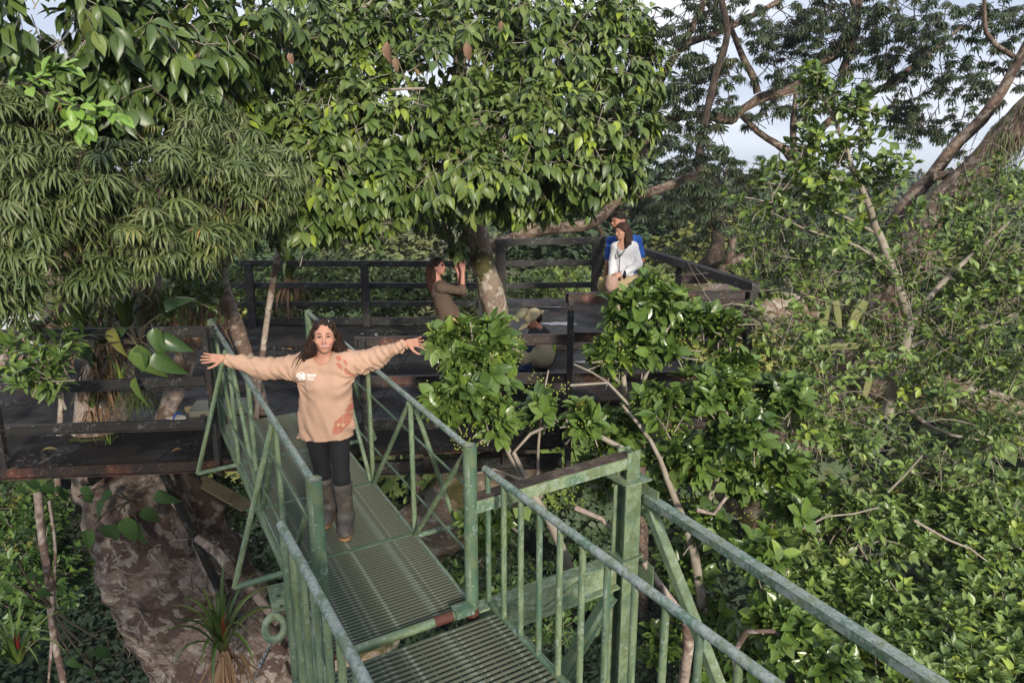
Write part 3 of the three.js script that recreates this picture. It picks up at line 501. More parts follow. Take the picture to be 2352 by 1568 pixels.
// wiry side branches springing from points, wandering outwards
function branchlets(starts, n, L, r0, { up = 0.2, wig = 0.35, out } = {}) {
  const res = []; for (const s of starts) for (let i = 0; i < n; i++) { const d = out ? out.clone().add(V(rr(-1, 1), rr(-0.7, 0.9), rr(-1, 1)).multiplyScalar(0.9)).normalize() : rndDir(); d.y = d.y * 0.7 + up; const pts = [s.clone()]; let q = s.clone(); const l = L * rr(0.5, 1.2); for (let k = 0; k < 4; k++) { d.add(V(rr(-wig, wig), rr(-wig, wig), rr(-wig, wig))).normalize(); q = q.clone().addScaledVector(d, l / 4); pts.push(q); } res.push({ pts, r: r0 * rr(0.6, 1.1), g: limb(pts, [r0, r0 * 0.7, r0 * 0.3], { seg: 5, step: l / 6, lump: 0, cap: false }) }); } return res;
}

// ================================================================= FAR FOREST
const forestGround = (() => {
  const g = new THREE.PlaneGeometry(9000, 9000, 90, 90); g.rotateX(-Math.PI / 2); const p = g.attributes.position;
  for (let i = 0; i < p.count; i++) { const x = p.getX(i), z = p.getZ(i), r = Math.hypot(x, z); p.setY(i, hillY(x, z) - 30); }
  g.computeVertexNormals(); return struct('ground', g, std({ map: tex(256, 256, (u, v) => mix3([0.10, 0.11, 0.06], [0.20, 0.19, 0.12], fbm(u, v, 8, 5, 401)), { repeat: [400, 400] }), roughness: 1 }));
})();
function hillY(x, z) { const r = Math.hypot(x, z); return sstep(150, 900, r) * 16 * (n3(x * 0.0016, 0.3, z * 0.0016) + 0.25) + sstep(900, 3200, r) * 46 * (n3(x * 0.0007 + 9, 0.6, z * 0.0007) + 0.42); }
const leafQuad = (() => { const s = []; for (let i = 0; i < 5; i++) { const g = LF.small[0].clone(); g.scale(1.7, 1, 1); g.rotateX(0.5 * Math.sin(i * 2.1) + 0.25); g.rotateY(i * 1.256); g.translate(0.12 * Math.sin(i * 5), 0.1 * Math.sin(i * 3.3), 0.12 * Math.cos(i * 4)); s.push(g); } const g = mergeGeometries(s); return g; })();
// lumpy crown of leaf sprays; unit radius, cheap enough to copy
function farCrown(seed, n, size, flat = 0.62) {
  const rn = rng(seed), list = [], lob = []; const nl = 9; for (let i = 0; i < nl; i++) { const a = i / nl * 6.283 + rn(), r = i ? 0.35 + 0.3 * rn() : 0; lob.push([Math.cos(a) * r, 0.15 + 0.32 * rn() + (i ? 0 : 0.25), Math.sin(a) * r, 0.32 + 0.16 * rn()]); }
  const P = [], N = [], U = [], I = [];
  for (let i = 0; i < n; i++) {
    const L = lob[i % nl], z = rn() * 1.5 - 0.5, a = rn() * 6.283, q = Math.sqrt(Math.max(0, 1 - z * z)); const d = V(q * Math.cos(a), z, q * Math.sin(a)).normalize(), rad = L[3] * (0.8 + 0.25 * rn());
    const c = V(L[0] + d.x * rad, (L[1] + d.y * rad * 0.8) * flat / 0.62, L[2] + d.z * rad);
    const ax = V(rn() - 0.5, rn() * 0.5 - 0.45, rn() - 0.5).addScaledVector(d, 0.7).normalize(), nn = d.clone().add(V((rn() - 0.5) * 0.8, 0.5, (rn() - 0.5) * 0.8)).normalize(), x = V().crossVectors(nn, ax).normalize(), y = V().crossVectors(ax, x), s = size * (0.6 + 0.8 * rn()), b = P.length / 3;
    for (const [u, v, h] of [[-0.42, 0, 0.05], [0.42, 0, 0.05], [0.5, 0.6, 0.1], [-0.5, 0.6, 0.1], [0, 1.15, -0.12]]) { P.push(c.x + (x.x * u + ax.x * v + y.x * h) * s, c.y + (x.y * u + ax.y * v + y.y * h) * s, c.z + (x.z * u + ax.z * v + y.z * h) * s); N.push(nn.x, nn.y, nn.z); U.push(0.5 + u * 0.6, v * 0.8); }
    I.push(b, b + 2, b + 1, b, b + 3, b + 2, b + 3, b + 4, b + 2);
  }
  const g = new THREE.BufferGeometry(); g.setAttribute('position', new THREE.Float32BufferAttribute(P, 3)); g.setAttribute('normal', new THREE.Float32BufferAttribute(N, 3)); g.setAttribute('uv', new THREE.Float32BufferAttribute(U, 2)); g.setIndex(I); return g;
}
const crownNear = [farCrown(3, 6500, 0.05), farCrown(5, 6500, 0.055, 0.5), farCrown(8, 6000, 0.06, 0.75)];
const crownFar = farCrown(11, 1500, 0.095);
const canopyCols = [[0.12, 0.18, 0.04], [0.16, 0.20, 0.05], [0.085, 0.14, 0.04], [0.22, 0.23, 0.05], [0.07, 0.115, 0.035], [0.17, 0.18, 0.08]];
{ // trees one can tell apart beyond the platform
  const kinds = ['dark green tree crown', 'yellow-green tree crown', 'olive tree crown'], ord = ['nearest', 'second', 'third', 'fourth', 'fifth', 'sixth', 'seventh', 'eighth', 'ninth', 'tenth', 'eleventh', 'twelfth'];
  const spans = [[300, 'beyond the seated man'], [560, 'beyond the crossed pale limbs'], [800, 'beyond the waving woman'], [1000, 'left of the brown-shirted woman'], [1130, 'beyond the leaning trunk'], [1260, 'just right of the leaning trunk'], [1400, 'left of the couple'], [1560, 'just right of the couple'], [1700, 'beyond the far tree base'], [1850, 'above the right railing'], [2050, 'beyond the pale sapling'], [2250, 'left of the big leaning limb'], [9999, 'at the right edge']], seen = new Map();
  const rn = rng(77); let made = 0; const trunkG = limb([V(0, -22, 0), V(0.4, -10, 0.3), V(0, 0.2, 0)], [0.5, 0.35, 0.2], { seg: 7, step: 3 });
  const spots = []; // [px, d, top y, radius, kind]
  for (const [px, d, y, r, k] of [[1250, 34, -0.9, 5, 0], [1390, 30, -1.2, 4, 2], [1180, 48, -0.9, 6, 1], [1330, 52, -0.6, 6.5, 1], [1500, 46, -0.2, 6, 0], [1620, 40, -1.0, 5, 1], [1730, 36, -1.2, 4.5, 1], [1560, 30, -2.2, 4, 2], [1820, 44, -0.4, 6, 0], [1950, 38, -1, 5, 2], [2080, 46, -0.4, 6, 0], [2220, 40, -1, 5, 1], [2340, 50, -0.4, 6, 0], [960, 40, -0.6, 5.5, 2], [860, 33, -1.2, 4.4, 0], [740, 44, -0.3, 6, 2], [640, 36, -0.9, 5, 0], [520, 46, -0.4, 6, 2], [360, 40, -0.6, 5, 0], [200, 44, -0.4, 6, 2], [60, 38, -0.8, 5, 0], [1060, 32, -2, 4.4, 2], [1690, 25, -2.5, 3.6, 1], [1480, 24, -3, 3.4, 0], [760, 25, -2, 3.4, 0], [930, 24, -2.6, 3.2, 2]]) spots.push([px, d, y, r, k]);
  for (let i = 0; i < 38; i++) { const d = 58 + i * 3.6; spots.push([-100 + rn() * 2550, d, -2.8 + rn() * 3, 5 + rn() * 4.5, Math.floor(rn() * 3)]); }
  spots.sort((a, b) => a[1] - b[1]);
  for (const [px, d, y, r, k] of spots) {
    const where = spans.find((q) => px < q[0])[1], key = k + where, nth = seen.get(key) ?? 0; seen.set(key, nth + 1); const lab = `${ord[nth]} ${kinds[k]} ${where}, counting from the platform`;
    const p = onD(px, 600, d); const t = thing('forest_tree', lab, 'tree', V(p.x, y - r * 0.62, p.z), 'trees of the forest beyond the platform');
    const col = canopyCols[[[0, 2, 4], [1, 3, 3], [5, 1, 0]][k][made % 3]], j = 0.85 + rn() * 0.3;
    const c = mesh(crownNear[(made + k) % 3], leafMat(col.map((v) => Math.round(v * j * 50) / 50 || 0.02), 0.55), 'crown'); c.scale.set(r, r * (0.8 + rn() * 0.3), r); c.rotation.y = rn() * 6.28; t.add(c);
    const tr = mesh(trunkG, M.barkBrown, 'trunk'); t.add(tr); made++;
  }
  // the forest further off, one mass
  const N = 11000, im = new THREE.InstancedMesh(crownFar, instMat(0.6), N), c = new THREE.Color(), q = new THREE.Quaternion(); im.name = 'distant_canopy'; tag(im, 'unbroken rainforest canopy stretching to the horizon', 'forest', null, 'stuff');
  for (let i = 0; i < N; i++) { const t = i / N, d = 130 * Math.pow(20.5, Math.pow(t, 0.8)), a = (rn() - 0.5) * 2.3, x = Math.sin(a) * d, z = -Math.cos(a) * d, r = (5 + rn() * 5) * (1 + d / 2200); const col = canopyCols[Math.floor(rn() * 6)], j = 0.8 + rn() * 0.4; im.setMatrixAt(i, new THREE.Matrix4().compose(V(x, hillY(x, z) - (d < 120 ? 9 - d * 0.033 : 5) - r * 0.55 + rn() * 4, z), q.setFromAxisAngle(V(0, 1, 0), rn() * 6.28), V(r, r * (0.8 + rn() * 0.5), r))); im.setColorAt(i, c.setRGB(col[0] * j, col[1] * j, col[2] * j)); }
  const NM = 420, mid = new THREE.InstancedMesh(crownNear[1], instMat(0.6), NM); mid.name = 'middle_distance_canopy'; tag(mid, 'rolling forest canopy in the middle distance beyond the nearest crowns', 'forest', null, 'stuff');
  for (let i = 0; i < NM; i++) { const d = 30 + 110 * Math.pow(i / NM, 0.8), a = (rn() - 0.5) * 2.3, x = Math.sin(a) * d, z = -Math.cos(a) * d, r = 5 + rn() * 4, col = canopyCols[Math.floor(rn() * 6)], j = 0.8 + rn() * 0.4; mid.setMatrixAt(i, new THREE.Matrix4().compose(V(x, -8.5 + d * 0.03 - r * 0.55 + rn() * 3, z), q.setFromAxisAngle(V(0, 1, 0), rn() * 6.28), V(r, r * (0.8 + rn() * 0.5), r))); mid.setColorAt(i, c.setRGB(col[0] * j, col[1] * j, col[2] * j)); }
  scene.add(im, mid);
  // lower trees under and around the platform, seen only through gaps
  const N2 = 560, im2 = new THREE.InstancedMesh(crownNear[0], instMat(0.6), N2); im2.name = 'understorey'; tag(im2, 'dark understorey foliage far below the platform', 'undergrowth', null, 'stuff');
  for (let i = 0; i < N2; i++) { const bk = i >= 360, x = bk ? rr(-30, 60) : rr(-30, 30), z = bk ? rr(8, 55) : rr(-40, 4), r = bk ? rr(3, 4.6) : rr(2, 4.2), y = bk ? rr(-4.5, -1.2) - r * 0.2 + (z > 14 ? 1.2 : 0) : (i % 3 ? rr(-20, -10) : rr(-26, -16)); const col = [[0.03, 0.06, 0.02], [0.04, 0.075, 0.02], [0.05, 0.08, 0.03]][i % 3]; im2.setMatrixAt(i, new THREE.Matrix4().compose(V(x, y, z), q.setFromAxisAngle(V(0, 1, 0), rr(0, 6)), V(r, r, r))); im2.setColorAt(i, c.setRGB(...col)); }
  im2.count = N2; scene.add(im2);
}
// ================================================================= TREES AROUND THE PLATFORM
const PAL_MID = [[0.10, 0.155, 0.033], [0.13, 0.185, 0.04], [0.066, 0.11, 0.028], [0.26, 0.34, 0.04], [0.175, 0.225, 0.06], [0.26, 0.18, 0.08]];
function growTree(t, woods, cr, leafSet, palette, rough, { twigR = 0.008, twigM = M.twig, keep = 0.7, leafName = 'leaf', max = 300 } = {}) {
  for (const [name, pts, rad, m, o] of woods) part(t, name, limb(pts, rad, { seg: 10, ...(o ?? {}) }), m);
  if (cr) { part(t, 'twigs', twigMesh(cr.twigs, twigR, keep), twigM).userData.kind = 'stuff'; foliage(t, cr.leaves, leafSet, palette, rough, { name: leafName, max }); }
  return t;
}
{ // the broad-leaved tree in the middle
  const d = 9.2, t = thing('broadleaf_tree', 'large broad-leaved tree with mossy leaning trunk growing through the middle of the deck', 'tree', onD(1146, 800, d));
  const woods = [
    ['trunk', path([[1152, 830], [1140, 735], [1124, 655], [1104, 592], [1088, 528], [1081, 455], [1076, 385], [1070, 300]], d), [0.19, 0.175, 0.165, 0.17, 0.16, 0.15, 0.13], M.barkMoss, { seg: 16, step: 0.08, lump: 0.07, freq: 4 }],
    ['limb', path([[1076, 400], [1000, 330], [900, 290], [760, 240]], d - 0.6), [0.11, 0.08, 0.05], M.barkMoss], ['limb', path([[1074, 330], [1150, 230], [1250, 170], [1380, 110]], d - 0.2), [0.11, 0.07, 0.04], M.barkMoss],
    ['limb', path([[1072, 310], [1060, 180], [1040, 40], [1000, -60]], d), [0.12, 0.08, 0.05], M.barkMoss], ['limb', path([[1080, 430], [1200, 400], [1330, 380]], d - 0.9), [0.08, 0.05, 0.03], M.barkMoss],
    ['limb', path([[1000, 330], [860, 420], [740, 450]], d - 1.3), [0.07, 0.04, 0.02], M.barkMoss], ['limb', path([[900, 290], [760, 140], [640, 70]], d - 0.4), [0.06, 0.04, 0.02], M.barkMoss],
    ['bare_branch', path([[640, 275], [700, 268], [760, 245], [830, 215], [905, 205], [975, 203]], 7.1), [0.007, 0.012, 0.014], M.twig, { seg: 6, lump: 0.02 }],
    ['bare_branch', path([[720, 38], [770, 30], [830, 20], [880, -10]], 8.2), [0.012, 0.02, 0.026], M.twig, { seg: 6 }],
    ['bare_branch', path([[1040, 575], [1010, 520], [985, 480], [940, 470]], 9.6), [0.02, 0.03, 0.03], M.barkDark, { seg: 6 }],
  ];
  const cr = crown([
    [1110, 130, 330, 150, 8.6, 581, 1.2], [1290, 170, 190, 170, 8.4, 387, 1.0], [1420, 170, 90, 170, 8.4, 212, 0.6], [1000, 250, 300, 130, 7.9, 503, 1.0], [1240, 300, 230, 130, 7.7, 503, 0.9],
    [860, 300, 190, 120, 7.4, 367, 0.8], [1050, 395, 260, 90, 7.3, 465, 0.8], [1300, 390, 160, 80, 7.5, 251, 0.7], [800, 420, 170, 90, 7.0, 328, 0.7], [690, 500, 90, 60, 6.8, 135, 0.5], [1130, 450, 200, 50, 7.6, 212, 0.6],
    [600, 170, 170, 120, 8.2, 290, 0.9], [780, 130, 150, 120, 8.4, 212, 0.8], [560, 300, 110, 90, 7.2, 173, 0.6], [1430, 330, 70, 90, 7.6, 116, 0.4], [900, 40, 240, 90, 9, 232, 0.9], [1280, 30, 200, 90, 9, 232, 0.9], [700, 330, 110, 90, 7.2, 173, 0.6],
    [1000, 480, 60, 60, 9.4, 47, 0.4], [1050, 555, 30, 40, 9.2, 26, 0.3],
    [740, 555, 40, 40, 6.9, 16, 0.3], [860, 500, 60, 40, 7.0, 26, 0.4], [950, 470, 60, 40, 7.1, 26, 0.4], [1220, 470, 70, 34, 7.3, 26, 0.4], [1330, 455, 50, 40, 7.5, 22, 0.3], [1480, 300, 40, 60, 8, 18, 0.3], [1500, 180, 30, 60, 8.3, 16, 0.3], [1440, 420, 40, 40, 7.6, 14, 0.3], [620, 540, 60, 40, 7.0, 26, 0.4],
  ], { len: 0.145, lenVar: 0.4, whorl: [3, 7], droop: 0.8, out: 0.55, weights: [3, 3, 2, 0.5, 1.6, 0.05], twigL: 0.3, gap: 0.12, along: 2, up: 0.75 });
  growTree(t, woods, cr, LF.broad, PAL_MID, 0.42, { twigR: 0.006 });
  // hanging dry leaves and pods
  const pod = leafGeo({ prof: OV, w: 0.22, curve: 0.5, fold: 0.8 });
  for (const [px, py, s] of [[662, 118, 0.13], [672, 122, 0.11], [1070, 92, 0.19], [890, 90, 0.22], [905, 128, 0.15], [1152, 45, 0.11]]) { const p = onD(px, py, 6.9), m = mesh(pod, std({ color: rgb(0.22, 0.13, 0.085), roughness: 0.7, side: THREE.DoubleSide }), 'dry_leaf'); const l = { p, ax: V(rr(-0.3, 0.3), -1, 0.15), n: V(rr(-0.4, 0.4), 0.2, 1), s }; leafMatrix(l, t.position).decompose(m.position, m.quaternion, m.scale); t.add(m); }
}
{ // dark big-leaved tree in the upper left corner
  const t = thing('shade_tree', 'dark big-leaved tree overhanging the top left corner', 'tree', onD(120, 500, 7.4));
  const cr = crown([[120, 60, 260, 120, 6.0, 200, 0.9], [380, 110, 200, 130, 6.6, 170, 0.9], [280, 210, 190, 80, 6.2, 110, 0.7], [560, 60, 170, 110, 7.6, 110, 0.8], [30, 190, 120, 110, 6.6, 80, 0.7], [460, 230, 130, 90, 6.8, 80, 0.6], [820, 40, 130, 80, 8.8, 60, 0.6], [230, 310, 130, 60, 7.2, 90, 0.5], [90, 280, 90, 60, 7.2, 60, 0.5]], { len: 0.18, lenVar: 0.36, whorl: [4, 7], droop: 0.9, weights: [2, 0.8, 3, 0.1, 0.2, 0.03], gap: 0.2, up: 0.6 });
  growTree(t, [['trunk', path([[120, 900], [140, 600], [170, 330], [220, 120], [240, -80]], 8.6), [0.15, 0.13, 0.12, 0.1], M.barkBrown, { seg: 12 }], ['limb', path([[170, 330], [330, 220], [480, 120], [620, 40]], 7.2), [0.1, 0.06, 0.03], M.barkPale], ['limb', path([[190, 250], [90, 130], [-20, 60]], 6.8), [0.08, 0.05, 0.03], M.barkPale]], cr, LF.broad, PAL_MID, 0.4, { twigR: 0.006 });
}
{ // drooping palmate foliage over the left railing
  const t = thing('drooping_tree', 'tree with drooping finger-like leaves filling the left side above the railing', 'tree', onD(-60, 900, 6.6));
  const lobes = [[60, 330, 130, 120, 5.6, 108, 0.6], [120, 450, 170, 110, 5.0, 162, 0.6], [330, 420, 170, 100, 5.2, 162, 0.6], [520, 440, 150, 80, 5.6, 128, 0.5], [200, 560, 200, 80, 5.0, 162, 0.6], [420, 540, 150, 60, 5.5, 94, 0.5], [480, 330, 120, 60, 5.8, 67, 0.5], [420, 260, 100, 50, 6.1, 40, 0.4], [60, 610, 120, 60, 4.8, 67, 0.4], [600, 380, 90, 60, 5.9, 47, 0.4], [30, 230, 80, 60, 5.9, 40, 0.4], [50, 680, 80, 30, 4.9, 45, 0.3], [150, 640, 90, 40, 5.0, 40, 0.3]];
  const cr = crown(lobes, { len: 0.165, whorl: [2, 4], droop: 0.1, out: 0.4, weights: [3, 2, 2, 0.3, 1, 0.12], twigL: 0.3, gap: 0.14, along: 1, up: 1.2, lenVar: 0.4, shell: 0.4 });
  for (const l of cr.leaves) { l.ax.y *= 0.4; l.n.multiplyScalar(0.7).add(V(rr(-0.35, 0.35), 0.8, rr(-0.2, 0.5))).normalize(); l.w = 1; }
  const woods = [['trunk', path([[-80, 960], [-60, 700], [20, 480], [60, 350], [100, 250]], 6.2), [0.1, 0.08, 0.06, 0.04], M.barkBrown, { seg: 10 }], ['limb', path([[20, 480], [180, 430], [330, 400], [470, 400], [600, 370]], 5.7), [0.06, 0.045, 0.03, 0.02], M.barkBrown, { seg: 7 }], ['limb', path([[-30, 620], [120, 560], [260, 540], [420, 520]], 5.3), [0.05, 0.04, 0.02], M.barkBrown, { seg: 7 }], ['limb', path([[40, 520], [75, 500], [90, 460], [60, 430]], 5.3), [0.035, 0.03, 0.02], M.barkPale, { seg: 7 }]];
  growTree(t, woods, cr, LF.palm, [[0.115, 0.155, 0.05], [0.145, 0.185, 0.06], [0.085, 0.125, 0.042], [0.24, 0.24, 0.07], [0.16, 0.19, 0.08], [0.34, 0.20, 0.07]], 0.5, { twigR: 0.007, twigM: M.barkBrown });
}
{ // bright young sprig
  const t = thing('leafy_sprig', 'bright light-green sprig of oval leaves at the far left', 'branch', onD(0, 240, 4.4));
  const st = path([[-30, 205], [40, 190], [110, 215], [170, 260], [215, 290]], 4.4), st2 = path([[60, 195], [110, 165], [150, 150]], 4.35), st3 = path([[130, 225], [180, 250], [185, 290], [190, 315]], 4.35), st4 = path([[150, 240], [230, 250], [280, 270]], 4.5);
  const lv = []; for (const [pts, n] of [[st, 22], [st2, 12], [st3, 22], [st4, 14]]) { const c = new THREE.CatmullRomCurve3(pts); for (let i = 0; i < n; i++) { const u = 0.15 + 0.85 * i / n, p = c.getPoint(u), tg = c.getTangent(u), ax = tg.clone().multiplyScalar(0.7).add(V(rr(-0.8, 0.8), rr(-0.5, 0.8), rr(-0.2, 0.8))).normalize(); lv.push({ p, ax, n: V(rr(-0.4, 0.4), 0.8, 0.7), s: rr(0.09, 0.14), t: pick([3, 2, 1]), face: 1 }); } }
  for (const pts of [st, st2, st3, st4]) part(t, 'stem', limb(pts, [0.008, 0.004], { seg: 5, lump: 0, step: 0.1 }), M.twigDark);
  foliage(t, lv, LF.ficus, [[0.19, 0.33, 0.055], [0.23, 0.37, 0.07], [0.14, 0.25, 0.045]], 0.4);
}
{ // tall tree in the background right, seen against the sky
  const d = 16, t = thing('emergent_tree', 'spreading emergent tree with dark feathery foliage against the pale sky', 'tree', onD(1560, 700, 14.5));
  const W = (name, pts, r0, r1, m = M.barkBrown, dd = d, o = {}) => [name, path(pts, dd), [r0, mix(r0, r1, 0.5), r1], m, { seg: 9, lump: 0.07, ...o }];
  const woods = [
    ['trunk', path([[1500, 760], [1545, 690], [1590, 645], [1635, 600], [1650, 545], [1630, 450], [1605, 385], [1616, 300], [1630, 232], [1648, 157], [1672, 75], [1657, 0], [1650, -60]], 14.5), [0.26, 0.25, 0.22, 0.13, 0.09, 0.08, 0.075, 0.07, 0.06, 0.05], M.barkDark, { seg: 14, lump: 0.08 }],
    W('limb', [[1390, 505], [1511, 290], [1560, 268], [1594, 262], [1680, 272], [1702, 255], [1747, 225], [1830, 199], [1845, 161], [1920, 127], [1954, 75], [1972, 19], [1960, -30]], 0.17, 0.09),
    W('limb', [[1470, 230], [1519, 180], [1567, 109], [1657, 71], [1732, 34], [1792, 0], [1830, -30]], 0.09, 0.05, M.barkBrown), W('limb', [[1567, 109], [1597, 49], [1620, 0], [1640, -40]], 0.08, 0.06, M.barkBrown),
    W('limb', [[1882, 300], [1946, 244], [2014, 210], [2085, 161], [2145, 116], [2210, 60]], 0.09, 0.03), W('limb', [[1740, 214], [1732, 180], [1710, 139], [1687, 82], [1660, 20]], 0.09, 0.05), W('limb', [[1935, 165], [1954, 112], [1972, 49], [1950, -20]], 0.09, 0.06),
    W('limb', [[1830, 380], [1800, 341], [1747, 307], [1698, 259]], 0.1, 0.06), W('limb', [[1830, 390], [1822, 300], [1830, 199]], 0.09, 0.05), W('limb', [[1800, 440], [1882, 300]], 0.09, 0.07),
    W('limb', [[1050, 590], [1120, 566], [1180, 547], [1250, 528], [1330, 520], [1370, 508], [1420, 460], [1500, 440], [1600, 400]], 0.13, 0.09, M.barkBrown, 14, { seg: 12 }), W('limb', [[1190, 545], [1225, 512], [1262, 470], [1300, 440]], 0.12, 0.07, M.barkMoss, 14), W('limb', [[1370, 510], [1385, 540], [1395, 590], [1375, 610]], 0.06, 0.03, M.barkDark, 14),
    W('limb', [[1640, 640], [1680, 605], [1740, 575], [1780, 555]], 0.12, 0.06, M.barkBrown, 13.5), W('limb', [[1668, 620], [1682, 570], [1680, 520]], 0.1, 0.07, M.barkBrown, 13.5),
    W('limb', [[1530, 690], [1640, 690], [1760, 704], [1900, 712], [2060, 735]], 0.3, 0.24, M.barkMoss, 11.5, { seg: 14 }),
  ];
  const L = []; const pad = (px, py, rx, ry, n, dd = d) => L.push([px, py, rx, ry, dd, n, 1.6]);
  pad(1560, 60, 110, 80, 70); pad(1500, 130, 60, 90, 50); pad(1640, 40, 90, 60, 55); pad(1780, 70, 100, 70, 75); pad(1880, 40, 110, 60, 75); pad(2000, 60, 100, 70, 75); pad(2120, 60, 110, 80, 80); pad(2250, 50, 90, 70, 60); pad(1900, 120, 110, 50, 60); pad(2050, 130, 110, 60, 70); pad(2160, 160, 80, 50, 40); pad(1800, 150, 70, 60, 40); pad(1590, 190, 80, 60, 60); pad(1650, 170, 60, 60, 30);
  pad(1540, 230, 70, 60, 60); pad(1610, 260, 70, 50, 45); pad(1990, 190, 90, 40, 40); pad(2080, 250, 70, 40, 36); pad(2150, 200, 60, 36, 26); pad(2100, 290, 60, 40, 28); pad(2190, 280, 70, 40, 34); pad(2290, 180, 70, 60, 40); pad(2330, 90, 50, 70, 40); pad(1750, 260, 60, 30, 20); pad(1860, 250, 70, 50, 30); pad(1880, 180, 60, 40, 30); pad(1530, 320, 60, 50, 40); pad(1580, 380, 70, 50, 50); pad(1650, 400, 70, 50, 50); pad(1560, 450, 90, 40, 60); pad(1700, 420, 70, 40, 40); pad(1480, 490, 80, 30, 36); pad(1440, 400, 50, 60, 26); pad(2250, 340, 60, 30, 20); pad(1990, 330, 50, 40, 18); pad(1800, 400, 90, 40, 40); pad(1730, 470, 90, 40, 40); pad(1610, 440, 70, 50, 60, 13.6); pad(1640, 500, 60, 40, 40, 13.4); pad(1600, 330, 50, 40, 30, 13.8); pad(1570, 560, 60, 40, 20); pad(1760, 620, 90, 50, 40, 13.5); pad(1840, 520, 100, 50, 50, 14); pad(1380, 470, 50, 30, 16); pad(1130, 460, 160, 40, 40); pad(720, 110, 80, 60, 24, 15); pad(760, 60, 110, 70, 50, 15); pad(860, 20, 90, 50, 40, 15); pad(700, 300, 120, 50, 30, 15); pad(640, 240, 70, 60, 24, 15); pad(950, 30, 80, 50, 30, 15);
  const cr = crown(L, { len: 0.2, whorl: [3, 5], droop: 0.15, out: 0.5, weights: [3, 2, 2, 0.1], twigL: 0.5, gap: 0.12, along: 0, up: 1.3, shell: 0.2, cam: 0.3 });
  for (const l of cr.leaves) { l.n.multiplyScalar(0.6).add(V(0, 1, 0)).normalize(); l.ax.y *= 0.5; l.w = 1; }
  growTree(t, woods, cr, LF.palmFar, [[0.05, 0.075, 0.028], [0.065, 0.09, 0.034], [0.038, 0.06, 0.022], [0.13, 0.14, 0.05]], 0.5, { twigR: 0.012, twigM: M.barkDark, keep: 1 });
}
{ // great limbs at the right edge with clinging plants
  const d = 11, t = thing('leaning_tree', 'thick brown limbs furred with clinging plants leaning out at the right edge', 'tree', onD(2100, 620, 10.5));
  const woods = [['trunk', path([[2000, 800], [2060, 640], [2140, 510], [2200, 440], [2257, 385], [2314, 310], [2370, 250], [2440, 190]], 10.5), [0.34, 0.27, 0.24, 0.2], M.barkBrown, { seg: 14, lump: 0.1 }], ['limb', path([[2050, 520], [2092, 457], [2141, 405], [2201, 326], [2257, 274], [2306, 202], [2344, 131], [2380, 60]], d), [0.12, 0.1, 0.08, 0.05], M.barkBrown, { seg: 10 }], ['limb', path([[2141, 405], [2200, 400], [2240, 395]], 10.7), [0.07, 0.07], M.barkBrown, { seg: 8 }], ['limb', path([[2330, 130], [2270, 85], [2262, 30], [2262, -20]], d), [0.04, 0.03, 0.02], M.barkBrown, { seg: 8 }]];
  const P = new THREE.CatmullRomCurve3(woods[0][1]), lv = [];
  for (let i = 0; i < 900; i++) { const u = rr(0.3, 0.85), p = P.getPoint(u), dir = rndDir(); dir.z = Math.abs(dir.z); const r = 0.26; lv.push({ p: p.addScaledVector(dir, r), ax: V(dir.x, dir.y * 0.4 - 0.7, dir.z).normalize(), n: dir, s: rr(0.16, 0.34), w: 0.6, t: pick([2, 2, 1, 1]), face: dir.z }); }
  growTree(t, woods); foliage(t, lv, [strapVar[3].clone().rotateX(Math.PI / 2)], [[0.06, 0.075, 0.025], [0.085, 0.10, 0.03], [0.13, 0.085, 0.04], [0.17, 0.18, 0.05]], 0.6, { name: 'clinging_frond' });
}
const PAL_FIC = [[0.095, 0.16, 0.033], [0.125, 0.20, 0.042], [0.064, 0.115, 0.028], [0.21, 0.30, 0.05], [0.155, 0.225, 0.06], [0.34, 0.22, 0.03]];
function shrub(name, label, at, woods, lobes, opt, set, pal, rough, o = {}) { if (opt.len === 0.15) lobes = lobes.map(([a, b, c, e, f, n, z]) => [a, b, Math.max(16, c - 30), Math.max(16, e - 30), f, Math.round(n * 0.72), z * 0.8]); const t = thing(name, label, o.cat ?? 'shrub', at, o.group); growTree(t, woods, crown(lobes, opt), set, pal, rough, o); return t; }
const FIC = { len: 0.15, whorl: [5, 8], droop: -0.05, out: 0.35, weights: [3, 3, 1.6, 0.5, 1.2, 0.03], twigL: 0.22, gap: 0.22, along: 3, up: 0.9, upward: true, shell: 0.35 };
const berryG = new THREE.IcosahedronGeometry(0.007, 0), berryM = std({ color: rgb(0.28, 0.34, 0.06), roughness: 0.4 });
function berries(t, lobes, n) { const o = base(t), im = new THREE.InstancedMesh(berryG, berryM, n); im.name = 'berries'; im.userData.kind = 'stuff'; for (let i = 0; i < n; i++) { const [px, py, rx, ry, d, , rz] = lobes[i % lobes.length], c = onD(px, py, d), dr = rndDir(), s = pxm(d); dr.z = Math.abs(dr.z); const k = rr(0.6, 1.05); im.setMatrixAt(i, new THREE.Matrix4().makeTranslation(c.x + dr.x * rx * s * k - o.x, c.y + dr.y * ry * s * k - o.y, c.z + dr.z * (rz ?? 0.3) * k - o.z)); } t.add(im); }
